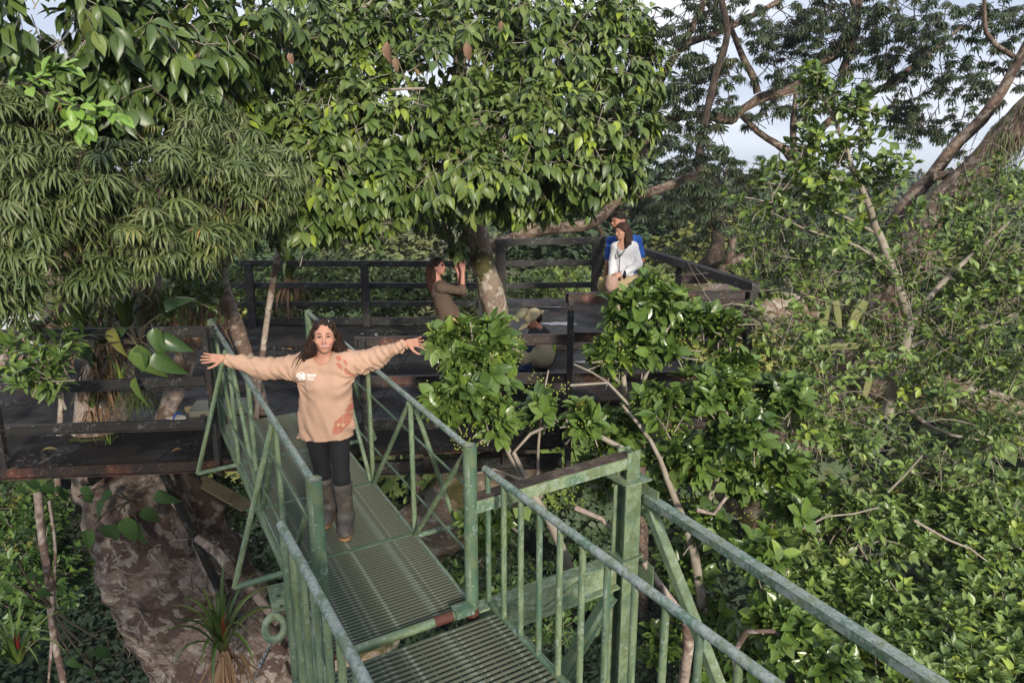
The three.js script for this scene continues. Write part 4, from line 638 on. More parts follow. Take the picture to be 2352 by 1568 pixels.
{
  const A = [[1060, 800, 70, 80, 5.4, 42, 0.3], [1145, 760, 52, 60, 5.5, 32, 0.25], [1120, 830, 90, 80, 5.4, 60, 0.32], [1050, 920, 90, 70, 5.2, 55, 0.3], [1130, 960, 80, 60, 5.2, 44, 0.3], [1165, 800, 40, 50, 5.5, 16, 0.25], [1015, 780, 36, 50, 5.4, 12, 0.2], [1080, 1005, 50, 26, 5.15, 16, 0.2]];
  const s = shrub('glossy_shrub', 'glossy-leaved berry shrub in front of the low railing left of the tall post', onD(1190, 1120, 5.1), [['stem', path([[1330, 1360], [1270, 1210], [1210, 1110], [1165, 1030], [1130, 950]], 5.15), [0.04, 0.035, 0.025, 0.015], M.twig, { seg: 8 }], ['stem', path([[1165, 1030], [1110, 900], [1090, 820], [1080, 740]], 5.3), [0.018, 0.012, 0.006], M.twig, { seg: 6 }], ['stem', path([[1140, 970], [1160, 850], [1165, 760]], 5.4), [0.016, 0.008], M.twig, { seg: 6 }], ['stem', path([[1220, 1120], [1180, 1055], [1190, 1010], [1235, 990], [1275, 970]], 5.1), [0.02, 0.016, 0.012], M.twig, { seg: 7 }], ['bare_branch', path([[1218, 1110], [1160, 1082], [1110, 1078], [1075, 1092]], 5.0), [0.012, 0.006], M.twig, { seg: 5 }]], A, FIC, LF.ficus, PAL_FIC, 0.3);
  berries(s, A, 420);
  const B = [[1250, 935, 60, 70, 5.3, 36, 0.3], [1275, 895, 40, 36, 5.4, 14, 0.2], [1240, 880, 30, 30, 5.5, 8, 0.2]];
  berries(shrub('glossy_shrub', 'small glossy-leaved bush directly left of the tall front post', onD(1240, 1060, 5.2), [['stem', path([[1235, 1100], [1238, 1000], [1250, 900], [1260, 850]], 5.3), [0.016, 0.006], M.twig, { seg: 6 }]], B, FIC, LF.ficus, PAL_FIC, 0.3), B, 120);
  const C = [[1440, 720, 70, 70, 5.7, 46, 0.3], [1520, 700, 80, 60, 5.8, 50, 0.3], [1590, 730, 70, 55, 5.8, 34, 0.3], [1480, 800, 60, 50, 5.6, 26, 0.25], [1560, 800, 60, 50, 5.6, 26, 0.25], [1400, 815, 60, 50, 5.5, 26, 0.25], [1490, 660, 40, 40, 5.9, 14, 0.2], [1660, 750, 60, 50, 5.8, 26, 0.25]];
  berries(shrub('glossy_shrub', 'tall glossy-leaved berry shrub half hiding the couple', onD(1440, 1080, 5.5), [['stem', path([[1430, 1300], [1440, 1080], [1435, 900], [1425, 790], [1420, 700]], 5.55), [0.035, 0.03, 0.02, 0.012], M.twig, { seg: 8 }], ['stem', path([[1450, 950], [1480, 870], [1520, 780], [1560, 710]], 5.6), [0.025, 0.014, 0.007], M.twig, { seg: 7 }], ['stem', path([[1400, 880], [1400, 850], [1390, 800]], 5.5), [0.012, 0.007], M.twig, { seg: 6 }], ['bare_branch', path([[1310, 885], [1370, 870], [1420, 895], [1450, 935]], 5.3), [0.012, 0.014], M.twig, { seg: 5 }], ['bare_branch', path([[1318, 836], [1360, 855], [1400, 880]], 5.35), [0.006, 0.009], M.twig, { seg: 5 }]], C, { ...FIC, gap: 0.14 }, LF.ficus, PAL_FIC, 0.3), C, 300);
  const D = [[1410, 1000, 90, 70, 5.5, 52, 0.3], [1520, 940, 90, 70, 5.2, 62, 0.3], [1640, 900, 100, 80, 5.4, 80, 0.35], [1700, 980, 80, 90, 5.3, 70, 0.35], [1570, 1050, 110, 70, 5.4, 76, 0.35], [1660, 1090, 110, 80, 5.3, 80, 0.3], [1380, 1090, 90, 50, 5.5, 36, 0.3], [1540, 1140, 80, 50, 5.4, 40, 0.3], [1320, 1130, 70, 40, 5.4, 24, 0.25], [1650, 1190, 110, 60, 5.2, 60, 0.3], [1340, 960, 50, 50, 5.1, 18, 0.25], [1280, 1140, 50, 26, 5.4, 12, 0.2], [1780, 1060, 90, 80, 5.4, 50, 0.35], [1800, 900, 70, 60, 5.6, 40, 0.3], [1690, 840, 60, 40, 5.7, 26, 0.25]];
  berries(shrub('glossy_shrub', 'broad mass of glossy berry-bearing foliage right of the green tower column', onD(1560, 1260, 5), [['stem', path([[1620, 1450], [1590, 1250], [1540, 1120], [1500, 1020], [1430, 930]], 5.15), [0.045, 0.035, 0.02, 0.01], M.twig, { seg: 8 }], ['stem', path([[1590, 1240], [1650, 1090], [1670, 960], [1660, 870]], 5.2), [0.03, 0.018, 0.008], M.twig, { seg: 7 }], ['bare_branch', path([[1600, 1170], [1640, 1180], [1670, 1140]], 4.85), [0.02, 0.012], M.barkPale, { seg: 6 }], ['bare_branch', path([[1300, 965], [1350, 985], [1390, 1010], [1430, 1030]], 5), [0.016, 0.022], M.twig, { seg: 6 }], ['bare_branch', path([[1320, 1165], [1380, 1190], [1430, 1240], [1420, 1300]], 4.9), [0.024, 0.02, 0.012], M.barkPale, { seg: 7 }]], D, FIC, LF.ficus, PAL_FIC, 0.3), D, 700);
  const E = [[1580, 1300, 80, 60, 5.4, 44, 0.3], [1620, 1400, 100, 70, 5.3, 56, 0.3], [1510, 1480, 60, 60, 5.2, 20, 0.25], [1720, 1500, 110, 70, 4.9, 60, 0.3], [1800, 1420, 100, 70, 4.5, 54, 0.3], [1620, 1540, 80, 50, 5.0, 36, 0.3], [1740, 1260, 100, 60, 4.8, 50, 0.3], [1880, 1500, 90, 70, 4.3, 46, 0.3], [1820, 1160, 80, 60, 5.1, 40, 0.3]];
  berries(shrub('glossy_shrub', 'glossy-leaved shrub seen below and behind the foreground handrails', onD(1640, 1568, 4.3), [['stem', path([[1480, 1290], [1540, 1380], [1580, 1430], [1570, 1568]], 4.7), [0.03, 0.035, 0.045], M.barkPale, { seg: 8 }], ['stem', path([[1700, 1600], [1690, 1480], [1740, 1440], [1830, 1480], [1880, 1510]], 4.3), [0.025, 0.02, 0.012], M.barkPale, { seg: 7 }]], E, FIC, LF.ficus, PAL_FIC, 0.3), E, 300);
  const F = [[1090, 1200, 40, 40, 4.9, 14, 0.2], [1140, 1190, 40, 30, 4.9, 12, 0.2], [1120, 1240, 50, 30, 4.8, 12, 0.2]];
  shrub('glossy_shrub', 'few glossy leaves hanging between the thick green post and the balusters', onD(1120, 1270, 4.9), [['stem', path([[1200, 1230], [1150, 1190], [1090, 1180]], 4.9), [0.012, 0.006], M.twig, { seg: 5 }]], F, FIC, LF.ficus, PAL_FIC, 0.3);
}
const SM = { len: 0.095, whorl: [3, 6], droop: 0.05, out: 0.5, weights: [3, 3, 2, 0.6, 1.6, 0.05], twigL: 0.25, gap: 0.12, along: 4, up: 0.9, upward: true, shell: 0.15, cam: 0.5 };
const PAL_LT = [[0.14, 0.215, 0.048], [0.175, 0.26, 0.055], [0.10, 0.165, 0.043], [0.30, 0.38, 0.06], [0.21, 0.28, 0.085], [0.32, 0.25, 0.06]];
{ // pale-stemmed sapling
  const d = 7.2, W = (n, pts, a, b) => [n, path(pts, d), [a, mix(a, b, 0.5), b], M.twig, { seg: 8, lump: 0.04 }];
  const main = [[2035, 960], [2055, 888], [2077, 802], [2089, 745], [2055, 633], [2029, 558], [2010, 520], [1995, 465], [1961, 394], [1942, 337], [1920, 281], [1894, 225], [1856, 150]];
  const woods = [W('stem', main, 0.065, 0.012), W('branch', [[2089, 745], [2145, 670], [2201, 614], [2257, 565], [2330, 500]], 0.04, 0.015), W('branch', [[2092, 794], [2145, 779], [2239, 760], [2330, 720]], 0.03, 0.012), W('branch', [[2070, 830], [1990, 830], [1930, 760], [1880, 700], [1800, 640]], 0.02, 0.008), W('branch', [[1961, 394], [1900, 350], [1840, 330], [1780, 330]], 0.014, 0.006), W('branch', [[1995, 465], [1920, 450], [1850, 430], [1760, 420]], 0.018, 0.007), W('branch', [[1942, 337], [1990, 270], [2020, 230]], 0.012, 0.005), W('branch', [[1985, 440], [2030, 380], [2060, 330]], 0.012, 0.005), W('branch', [[2020, 540], [1900, 480], [1800, 470], [1700, 450]], 0.016, 0.006), W('branch', [[2050, 620], [1960, 560], [1860, 530], [1740, 470]], 0.016, 0.006), W('branch', [[1930, 880], [1870, 920], [1800, 960]], 0.016, 0.008), W('branch', [[2050, 900], [2110, 960], [2160, 990], [2250, 1010], [2360, 1005]], 0.024, 0.012)];
  const L = [[1862, 190, 40, 55, d, 26, 0.3], [1900, 240, 60, 60, d, 34, 0.35], [1960, 240, 60, 40, d, 19, 0.3], [1900, 300, 80, 50, d, 27, 0.4], [1830, 340, 90, 45, d, 31, 0.4], [1990, 310, 60, 50, d, 18, 0.35], [1900, 390, 130, 50, d, 46, 0.5], [2030, 400, 60, 60, d, 19, 0.35], [1780, 400, 70, 40, d, 22, 0.35], [1740, 450, 70, 40, d, 19, 0.35], [1860, 450, 120, 40, d, 31, 0.45], [2060, 480, 90, 60, d, 26, 0.4], [1940, 520, 130, 50, d, 31, 0.5]];
  shrub('pale_sapling', 'pale-stemmed sapling with bright oval leaves rising at the right above the railing', onD(2035, 960, d), woods, L, { ...SM, len: 0.11 }, [LF.ficus[0], LF.ficus[2]], PAL_LT, 0.4, { cat: 'tree' });
  // wiry shrub tangle around it
  const T = [[1800, 560, 120, 60, 7.6, 120, 0.6], [1900, 640, 120, 70, 7.3, 140, 0.6], [2060, 590, 130, 70, 7.4, 140, 0.6], [2230, 520, 130, 80, 7.6, 220, 0.6], [2300, 640, 110, 90, 7.2, 220, 0.6], [2180, 700, 120, 80, 7.2, 160, 0.6], [1800, 750, 90, 70, 6.4, 92, 0.5], [1880, 840, 110, 80, 6.4, 120, 0.5], [2000, 760, 120, 90, 7, 120, 0.6], [2160, 860, 130, 80, 7, 132, 0.6], [2300, 820, 100, 90, 7, 132, 0.6], [1960, 980, 130, 80, 6.6, 120, 0.6], [2120, 1050, 120, 70, 6.6, 100, 0.6], [2290, 980, 110, 60, 6.6, 80, 0.5], [1740, 640, 60, 50, 7.6, 44, 0.4], [2320, 420, 80, 60, 8, 100, 0.5], [1860, 960, 80, 60, 6.2, 60, 0.4]];
  const t = shrub('wiry_shrub', 'tangled wiry shrub with pale bare twigs and small leaves at the right', onD(2050, 1000, 7), [], T, { ...SM, len: 0.1, whorl: [3, 5], along: 3, gap: 0.1, twigL: 0.35 }, LF.small, PAL_LT, 0.45, { twigR: 0.005, keep: 1 });
  const st = []; for (let i = 0; i < 24; i++) { const q = T[i % T.length]; st.push(onD(q[0] + rr(-1, 1) * q[2] * 0.6, q[1] + rr(-1, 1) * q[3] * 0.6 + 20, q[4])); }
  const bl = branchlets(st, 4, 1.1, 0.0055, { up: 0.15, wig: 0.5 }); bl.forEach((b, i) => { if (i < 80) part(t, 'bare_twig', b.g, M.twig); }); part(t, 'fine_twigs', mergeGeometries(bl.slice(80).map((b) => b.g)), M.twig).userData.kind = 'stuff';
}
{ // mossy limb with hanging plants in the right middle ground
  const d = 8.2, t = thing('mossy_limb', 'broad mossy limb carpeted with brown clinging plants behind the wiry shrub', 'tree limb', onD(2000, 980, d));
  const pts = path([[1700, 1180], [1790, 1060], [1880, 960], [1990, 880], [2120, 880], [2240, 915], [2380, 960]], d), c = new THREE.CatmullRomCurve3(pts), lv = [];
  part(t, 'limb', limb(pts, [0.4, 0.36, 0.3, 0.22, 0.17, 0.16], { seg: 14, lump: 0.12 }), M.barkMoss);
  part(t, 'limb', limb(path([[1930, 960], [1960, 860], [1965, 760], [1980, 690]], 8.4), [0.3, 0.26, 0.2], { seg: 12, lump: 0.12 }), M.barkMoss);
  for (let i = 0; i < 2600; i++) { const u = rr(0.05, 0.98), p = c.getPoint(u), dir = rndDir(); dir.z = Math.abs(dir.z); lv.push({ p: p.addScaledVector(dir, rr(0.18, 0.42) * (u > 0.7 ? 0.7 : 1)).add(V(0, i % 3 ? 0 : rr(0, 0.7), 0)), ax: V(dir.x + rr(-0.5, 0.5), dir.y * 0.4 - rr(0, 0.7), dir.z * 0.6).normalize(), n: dir, s: rr(0.1, 0.24), w: 0.6, t: pick([2, 2, 2, 1]), face: dir.z }); }
  foliage(t, lv, [strapVar[2].clone().rotateX(Math.PI / 2)], [[0.075, 0.085, 0.025], [0.14, 0.13, 0.045], [0.15, 0.085, 0.04], [0.2, 0.2, 0.06]], 0.7, { name: 'clinging_frond' });
  // flat jointed cactus stems hanging over it
  for (const [a, n] of [[[[1985, 690], [1960, 740], [1945, 800]], 0.06], [[[1900, 700], [1892, 740], [1895, 780]], 0.05], [[[1820, 895], [1840, 950], [1858, 1000]], 0.055], [[[2010, 840], [1995, 880], [1980, 930]], 0.045], [[[1800, 730], [1850, 795], [1950, 795], [2040, 795]], 0.045], [[[1920, 690], [1930, 760]], 0.04]]) {
    const p = path(a, 6.9), g = limb(p, [n, n, n * 0.6], { seg: 8, step: 0.05, lump: 0.1, freq: 9 }); const pc = p[0]; g.translate(-pc.x, -pc.y, -pc.z); g.scale(1, 1, 0.25); g.translate(pc.x, pc.y, pc.z);
    part(t, 'flat_cactus_stem', g, std({ map: tex(64, 64, (u, v) => mix3([0.38, 0.42, 0.22], [0.52, 0.50, 0.34], fbm(u, v, 4, 3, 511))), roughness: 0.7 }));
  }
}
{ // small-leaved bushes filling the lower right
  const mk = (label, at, L, o = {}) => shrub('small_leaved_bush', label, at, [['stem', [at.clone().add(V(0.2, -1.6, -0.4)), at.clone().add(V(0.1, -0.5, -0.2)), at.clone().add(V(-0.1, 0.3, 0))], [0.06, 0.04, 0.02], M.twig, { seg: 7 }], ...branchlets([at, at.clone().add(V(0.3, 0.2, 0))], 5, 0.8, 0.01, { up: 0.3, wig: 0.6 }).map((b) => ['branch', b.pts, [0.011, 0.004], M.twig, { seg: 5, step: 0.06 }])], L, { ...SM, len: 0.1, lenVar: 0.4, whorl: [4, 7], gap: 0.22, ...o }, LF.small, PAL_LT, 0.38, { twigR: 0.005, keep: 0.5 });
  mk('dense small-leaved bush in the bottom right corner', onD(2150, 1500, 5.4), [[1960, 1340, 120, 70, 5.8, 204, 0.5], [2080, 1420, 140, 80, 5.4, 289, 0.6], [2230, 1400, 140, 80, 5.6, 289, 0.6], [2180, 1520, 180, 80, 5.0, 374, 0.6], [2020, 1500, 110, 60, 5.0, 170, 0.5], [2330, 1500, 90, 90, 5.2, 187, 0.5]]);
  mk('small-leaved bush at the right edge below the bare twigs', onD(2250, 1250, 6.4), [[2180, 1130, 130, 60, 6.6, 204, 0.6], [2290, 1180, 110, 80, 6.5, 221, 0.6], [2200, 1240, 130, 60, 6.3, 204, 0.6], [2310, 1300, 90, 70, 6.2, 170, 0.5]]);
  mk('small-leaved bush with grey-green leaves beside the sloping guard rail', onD(1900, 1300, 6.0), [[1870, 1230, 120, 60, 6.2, 187, 0.5], [1960, 1160, 110, 60, 6.2, 170, 0.5], [1900, 1300, 100, 50, 6.0, 136, 0.5], [1820, 1320, 80, 50, 5.8, 85, 0.4], [2050, 1220, 90, 60, 6.3, 102, 0.5]]);
  let bi = 0; const bw = ['pale bare branch just right of the sloping guard rail', 'reddish bare branch forking at the right edge', 'bare twig branch reaching up under the wiry shrub']; for (const [pts, r] of [[[[1840, 1215], [1900, 1185], [1960, 1180], [2020, 1165]], 0.012], [[[2100, 1195], [2180, 1240], [2230, 1260], [2270, 1290]], 0.014], [[[2040, 1130], [2080, 1090], [2120, 1045]], 0.012]]) solo('bare_branch', limb(path(pts, 5.6), [r, r * 0.5], { seg: 6, lump: 0.05 }), M.twig, bw[bi++], 'branch', 'bare branches in the lower right');
}
{ // thickets behind the platform
  const mk = (label, L, pal, o = {}) => { const q = L[0], at = onD(q[0], q[1] + q[3] * 1.4, q[4]); return shrub('thicket', label, at, [['stem', [at.clone().add(V(0, -3, 0)), at.clone().add(V(0.2, 0, 0)), onD(q[0], q[1], q[4])], [0.06, 0.04, 0.02], M.barkBrown, { seg: 7 }]], L, { ...SM, len: 0.14, lenVar: 0.4, gap: 0.2, twigL: 0.4, ...o }, LF.small, pal, 0.5, { twigR: 0.007 }); };
  mk('shadowy thicket behind the long back railing at the left', [[620, 660, 110, 90, 14, 225, 1], [740, 640, 120, 90, 14.5, 255, 1], [520, 640, 100, 90, 14, 150, 1]], PAL_MID);
  mk('leafy thicket behind the brown-shirted woman', [[900, 660, 110, 80, 14.5, 255, 1], [980, 650, 100, 50, 14.5, 120, 1], [1060, 680, 80, 60, 14.5, 135, 0.8]], PAL_MID);
  mk('bright bushes behind the raised deck railing', [[1300, 640, 90, 40, 16, 165, 0.8], [1200, 660, 80, 40, 16, 135, 0.8], [1340, 640, 60, 30, 17, 60, 0.8]], PAL_LT);
  mk('thicket behind the seated man at the far left', [[80, 700, 150, 80, 13, 225, 0.9], [280, 680, 130, 80, 13.5, 195, 0.9], [150, 800, 150, 60, 12.9, 135, 0.6], [420, 690, 90, 70, 13.4, 105, 0.8]], PAL_MID);
}
// ================================================================= THE GIANT TREE UNDER THE PLATFORM AND ITS CLINGING PLANTS
{
  const t = thing('giant_tree', 'giant pale-barked tree whose huge limbs carry the platform from below', 'tree', onD(560, 1750, 7));
  const G = (n, pts, rad, m, o) => { const g = limb(path(pts, 7), rad, { seg: 22, step: 0.08, lump: 0.09, freq: 1.6, ...o }); return part(t, n, g, m); };
  G('trunk', [[300, 1085, 7.3], [350, 1190, 7.2], [420, 1330, 7.1], [500, 1480, 7.0], [580, 1650, 7.1], [660, 1950, 7.4], [720, 2500, 8], [760, 3600, 9]], [0.56, 0.68, 0.72, 0.76, 0.85, 1.0, 1.1, 1.2], M.barkGiant, { seg: 90, step: 0.05, lump: 0.12, freq: 2.4 });
  G('limb', [[1230, 1070, 8.2], [1130, 1110, 7.9], [1030, 1170, 7.6], [930, 1270, 7.4], [830, 1430, 7.3], [730, 1700, 7.4], [690, 2100, 7.7]], [0.34, 0.42, 0.46, 0.46, 0.5, 0.6, 0.8], M.barkMoss, { seed: 4, seg: 30, lump: 0.14, freq: 2.6 });
  G('limb', [[240, 1120, 7.2], [236, 1010, 7.1], [238, 920, 7.1], [262, 820, 7.2], [310, 730, 7.4], [330, 640, 7.8], [300, 540, 8.2]], [0.36, 0.33, 0.28, 0.24, 0.2, 0.17, 0.14], M.barkPale, { seg: 16, seed: 8 });
  G('limb', [[360, 1010, 7.3], [398, 910, 7.4], [432, 800, 7.6], [470, 690, 7.8], [505, 600, 8], [560, 480, 8.2], [600, 380, 8.4]], [0.12, 0.11, 0.11, 0.12, 0.12, 0.1, 0.08], M.barkPale, { seg: 12, seed: 12 });
  G('limb', [[612, 985, 7.5], [592, 890, 7.7], [560, 800, 7.8], [530, 720, 7.9], [510, 660, 8], [500, 560, 8.2]], [0.065, 0.07, 0.085, 0.09, 0.085, 0.07], M.barkPale, { seg: 12, seed: 15 });
  G('pole_branch', [[588, 960, 7.4], [597, 860, 7.5], [612, 740, 7.6], [628, 640, 7.6], [642, 555, 7.7], [655, 470, 7.8]], [0.034, 0.036, 0.035, 0.034, 0.03], M.barkPale, { seg: 8, lump: 0.05 });
  G('branch', [[-20, 852, 5.5], [70, 763, 5.6], [130, 717, 5.7], [162, 686, 5.8], [218, 647, 6], [270, 610, 6.2]], [0.036, 0.034, 0.026, 0.02], M.barkPale, { seg: 8, lump: 0.08 });
  G('branch', [[452, 1235, 6.4], [500, 1270, 6.3], [530, 1310, 6.2], [580, 1360, 6.1], [640, 1430, 6.0]], [0.05, 0.055, 0.05, 0.045], M.barkPale, { seg: 9, lump: 0.08 });
  for (const [pts, r] of [[[[85, 1130, 5.6], [95, 1230, 5.5], [112, 1340, 5.4], [120, 1440, 5.3], [148, 1580, 5.2]], 0.035], [[[112, 1150, 5.6], [125, 1250, 5.5], [122, 1400, 5.4], [110, 1580, 5.3]], 0.014], [[[190, 1000, 7.0], [185, 930, 6.9], [178, 880, 6.8]], 0.03], [[[135, 1000, 6.6], [140, 900, 6.7], [136, 840, 6.7]], 0.03], [[[360, 1100, 6.9], [430, 1200, 6.6], [480, 1330, 6.4], [545, 1450, 6.3]], 0.04]]) G('hanging_root', pts, [r, r * 0.8], M.barkPale, { seg: 7, lump: 0.06 });
  part(t, 'mossy_collar', limb(path([[170, 1022, 6.75], [235, 1040, 6.7], [300, 1030, 6.75]], 7), [0.1, 0.13, 0.09], { seg: 10, step: 0.04, lump: 0.25, freq: 7 }), M.moss);
  { const rl = []; for (let i = 0; i < 150; i++) { const a = onD(rr(180, 600), rr(1110, 1560), rr(6.3, 6.6)), pts = [a]; for (let k = 0; k < 4; k++) pts.push(pts[k].clone().add(V(rr(-0.09, 0.09), rr(-0.12, 0.03), rr(-0.03, 0.05)))); rl.push(limb(pts, [0.005, 0.002], { seg: 3, lump: 0, step: 0.09, cap: false })); } part(t, 'root_fibres', mergeGeometries(rl), M.barkBrown).userData.kind = 'stuff'; }
  for (let i = 0; i < 14; i++) { const a = onD(rr(250, 520), rr(1240, 1500), 6.35), pts = [a]; for (let k = 0; k < 4; k++) pts.push(pts[k].clone().add(V(rr(-0.16, 0.16), rr(-0.14, 0.04), rr(-0.02, 0.02)))); part(t, 'rootlet', limb(pts, [0.008, 0.003], { seg: 4, lump: 0, step: 0.08 }), M.twig); }
}
solo('steel_strut', boxBar(onD(375, 1085, 6.5), onD(545, 1440, 6.3), 0.06, 0.06), M.blackSteel, 'thin black steel strut slanting down in front of the giant trunk', 'strut');
solo('plank', bevelBar(onD(455, 1100, 7.4), onD(570, 1165, 7.0), 0.2, 0.025), std({ map: tex(128, 256, (u, v) => mix3([0.42, 0.40, 0.32], [0.56, 0.52, 0.42], fbm(u * 3, v, 6, 4, 61))), roughness: 0.9 }), 'old grey plank wedged under the deck beside the giant trunk', 'plank');

const PAL_BRO = [[0.09, 0.15, 0.035], [0.12, 0.19, 0.04], [0.065, 0.11, 0.03], [0.17, 0.22, 0.05]];
function rosette(name, label, p, n, L, { up = 0.9, dry = 0, pal = PAL_BRO, tilt = V(0, 0, 0), w = 1, cat = 'bromeliad', red = 0, group } = {}) {
  const t = thing(name, label, cat, p, group);
  for (let i = 0; i < n; i++) {
    const a = i * 2.4 + rr(-0.3, 0.3), k = i / n, l = L * rr(0.7, 1.15), g = strapVar[Math.min(4, Math.floor(rr(0, 1.6) + k * 3.6))], m = mesh(g, leafMat(pal[pick(pal.map(() => 1))], 0.4), 'leaf');
    m.scale.set(l * w, l, l); m.rotation.set(tilt.x + (k - 0.3) * 0.5 * (1 / up) - 0.1, a, tilt.z, 'YXZ'); m.position.set(Math.sin(a) * 0.03, 0, Math.cos(a) * 0.03); t.add(m);
  }
  for (let i = 0; i < dry; i++) { const a = i * 2.4 + rr(-0.4, 0.4), l = L * rr(0.5, 1.1), m = mesh(strapVar[i % 3], M.dry, 'dead_leaf'); m.scale.set(l * rr(0.35, 0.8), l, l); m.rotation.set(rr(1.9, 3.0), a, rr(-0.3, 0.3), 'YXZ'); m.position.set(Math.sin(a) * rr(0.02, 0.16), rr(-0.1, 0.02), Math.cos(a) * rr(0.02, 0.1)); t.add(m); }
  if (red) { const m = mesh(strapVar[0], leafMat([0.3, 0.03, 0.03], 0.5), 'red_bract'); m.scale.setScalar(L * 0.6); m.rotation.y = 1; t.add(m); const m2 = m.clone(); m2.rotation.set(0.5, 2.6, 0); t.add(m2); }
  return t;
}
rosette('bromeliad', 'bromeliad with a thick skirt of dead brown leaves on the trunk behind the left railing', onD(225, 848, 6.6), 26, 0.45, { dry: 90, red: 1 });
rosette('bromeliad', 'upright green bromeliad above the railing on the left trunk', onD(290, 750, 6.9), 26, 0.62, { w: 1.2 });
rosette('bromeliad', 'broad-leaved bromeliad left of the yellowing leaf', onD(185, 760, 6.8), 20, 0.6, { w: 1.3 });
rosette('bromeliad', 'bromeliad high on the trunk under the drooping leaves', onD(330, 655, 7.3), 26, 0.6, { dry: 26 });
rosette('bromeliad', 'bromeliad perched where the pale limbs cross', onD(450, 650, 7.4), 26, 0.5, { dry: 44 });
rosette('bromeliad', 'small pale-green bromeliad beside the yellow dead leaf', onD(277, 868, 6.5), 14, 0.2, { w: 1.2 });
rosette('bromeliad', 'low bromeliad at the foot of the trunk on the deck', onD(215, 935, 6.5), 16, 0.3, { dry: 60 });
rosette('bromeliad', 'tiny bromeliad at the deck edge below the bottom rail', onD(250, 1018, 6.45), 10, 0.18, {});
rosette('bromeliad', 'bushy bromeliad hanging behind the back railing near the pale pole', onD(665, 640, 12.8), 30, 0.9, { dry: 50 });
rosette('bromeliad', 'long-leaved bromeliad with a red leaf at the bottom edge left of the landing', onD(510, 1490, 5.3), 30, 0.72, { dry: 40, red: 1, w: 0.75 });
rosette('bromeliad', 'bromeliad with arching leaves on the pale limb behind the waving hand', onD(500, 690, 7.6), 22, 0.45, { dry: 20 });
rosette('bromeliad', 'narrow-leaved plant in the bottom left corner', onD(40, 1520, 4.8), 22, 0.6, { w: 0.6, red: 1, cat: 'plant' });
rosette('bromeliad', 'bromeliad tucked behind the yellowing leaf', onD(235, 790, 6.6), 22, 0.4, { dry: 40 });
rosette('bromeliad', 'wide bromeliad between the two trunks above the top rail', onD(390, 730, 7.2), 26, 0.5, { dry: 36 });
rosette('bromeliad', 'shaggy bromeliad right under the lowest drooping leaves', onD(250, 670, 7.2), 26, 0.55, { dry: 40 });
rosette('bromeliad', 'spiky bromeliad behind the narrow-leaved sprig', onD(150, 740, 7.0), 24, 0.55, { dry: 20 });
rosette('bromeliad', 'bromeliad on the shadowed limb left of the back railing', onD(420, 610, 8.0), 26, 0.5, { dry: 40 });
rosette('bromeliad', 'dry-skirted bromeliad beside the front post of the left railing', onD(470, 720, 7.5), 22, 0.42, { dry: 50 });
{ // hanging tufts of grassy epiphyte
  const mk = (label, px, py, d, n, L, spread) => { const t = thing('hanging_tuft', label, 'plant', onD(px, py, d)); for (let i = 0; i < n; i++) { const m = mesh(strapVar[2 + i % 3], leafMat([[0.10, 0.15, 0.04], [0.14, 0.18, 0.05], [0.07, 0.10, 0.03]][i % 3], 0.5), 'blade'); const l = L * rr(0.6, 1.2); m.scale.set(l * 0.22, l, l); m.rotation.set(rr(1.0, 1.9), rr(-1.6, 1.6), rr(-0.2, 0.2), 'YXZ'); m.position.set(rr(-spread, spread), rr(-0.1, 0.1), rr(-0.05, 0.05)); t.add(m); } };
  mk('grassy hanging tuft on the trunk between the railing beams', 320, 905, 6.7, 90, 0.34, 0.13);
  mk('grassy tuft hanging beside the bromeliads under the drooping leaves', 400, 700, 7.1, 70, 0.4, 0.3);
  mk('tuft of grass-like fronds on the mossy limb under the gangway', 1000, 1090, 7, 40, 0.25, 0.2);
}
function bigLeaves(name, label, cat, at, list, pal, d, stemTo) {           // [px, py, length px, direction deg (0 = down, clockwise right), tint, tilt]
  const t = thing(name, label, cat, at);
  for (const [px, py, lp, dir, ti, tl = 0.5, w = 1, dd = d] of list) {
    const p = onD(px, py, dd), a = dir * Math.PI / 180, ax = V(Math.sin(a), -Math.cos(a), rr(0.05, 0.25)), m = mesh(LF.big[Math.abs(px) % 2], leafMat(pal[ti], 0.35), 'leaf');
    leafMatrix({ p, ax, n: V(rr(-0.5, 0.5), tl + rr(-0.2, 0.3), 1), s: lp * pxm(dd), w: w * 0.82 }, t.position).decompose(m.position, m.quaternion, m.scale); t.add(m);
    if (stemTo) part(t, 'stalk', limb([p, p.clone().lerp(stemTo, 0.5).add(V(0, 0.05, 0.05)), stemTo], [0.008, 0.012], { seg: 5, lump: 0, step: 0.08 }), M.twigDark);
  }
  return t;
}
const PB = [[0.07, 0.13, 0.04], [0.05, 0.10, 0.035], [0.26, 0.26, 0.07], [0.035, 0.075, 0.025], [0.12, 0.19, 0.05]];
bigLeaves('broad_leaved_climber', 'broad-leaved climber with one yellowing leaf over the left railing', 'climber', onD(300, 880, 6), [
  [255, 738, 100, 8, 2, 0.4, 1.1], [325, 780, 90, -8, 0, 0.5, 0.8], [340, 795, 105, 42, 0, 0.4, 0.8], [345, 740, 95, 20, 0, 0.3, 0.75], [300, 770, 130, 25, 4, 0.3, 0.7], [305, 850, 110, 12, 4, 0.3, 0.6], [350, 770, 90, 70, 1, 0.6, 0.8], [190, 770, 80, 5, 1, 0.4, 0.9], [300, 750, 70, -60, 1, 0.7, 0.8], [215, 800, 70, -20, 3, 0.5, 0.9], [370, 720, 80, 130, 1, 0.5, 0.8]], PB, 6.05, onD(320, 790, 6.15));
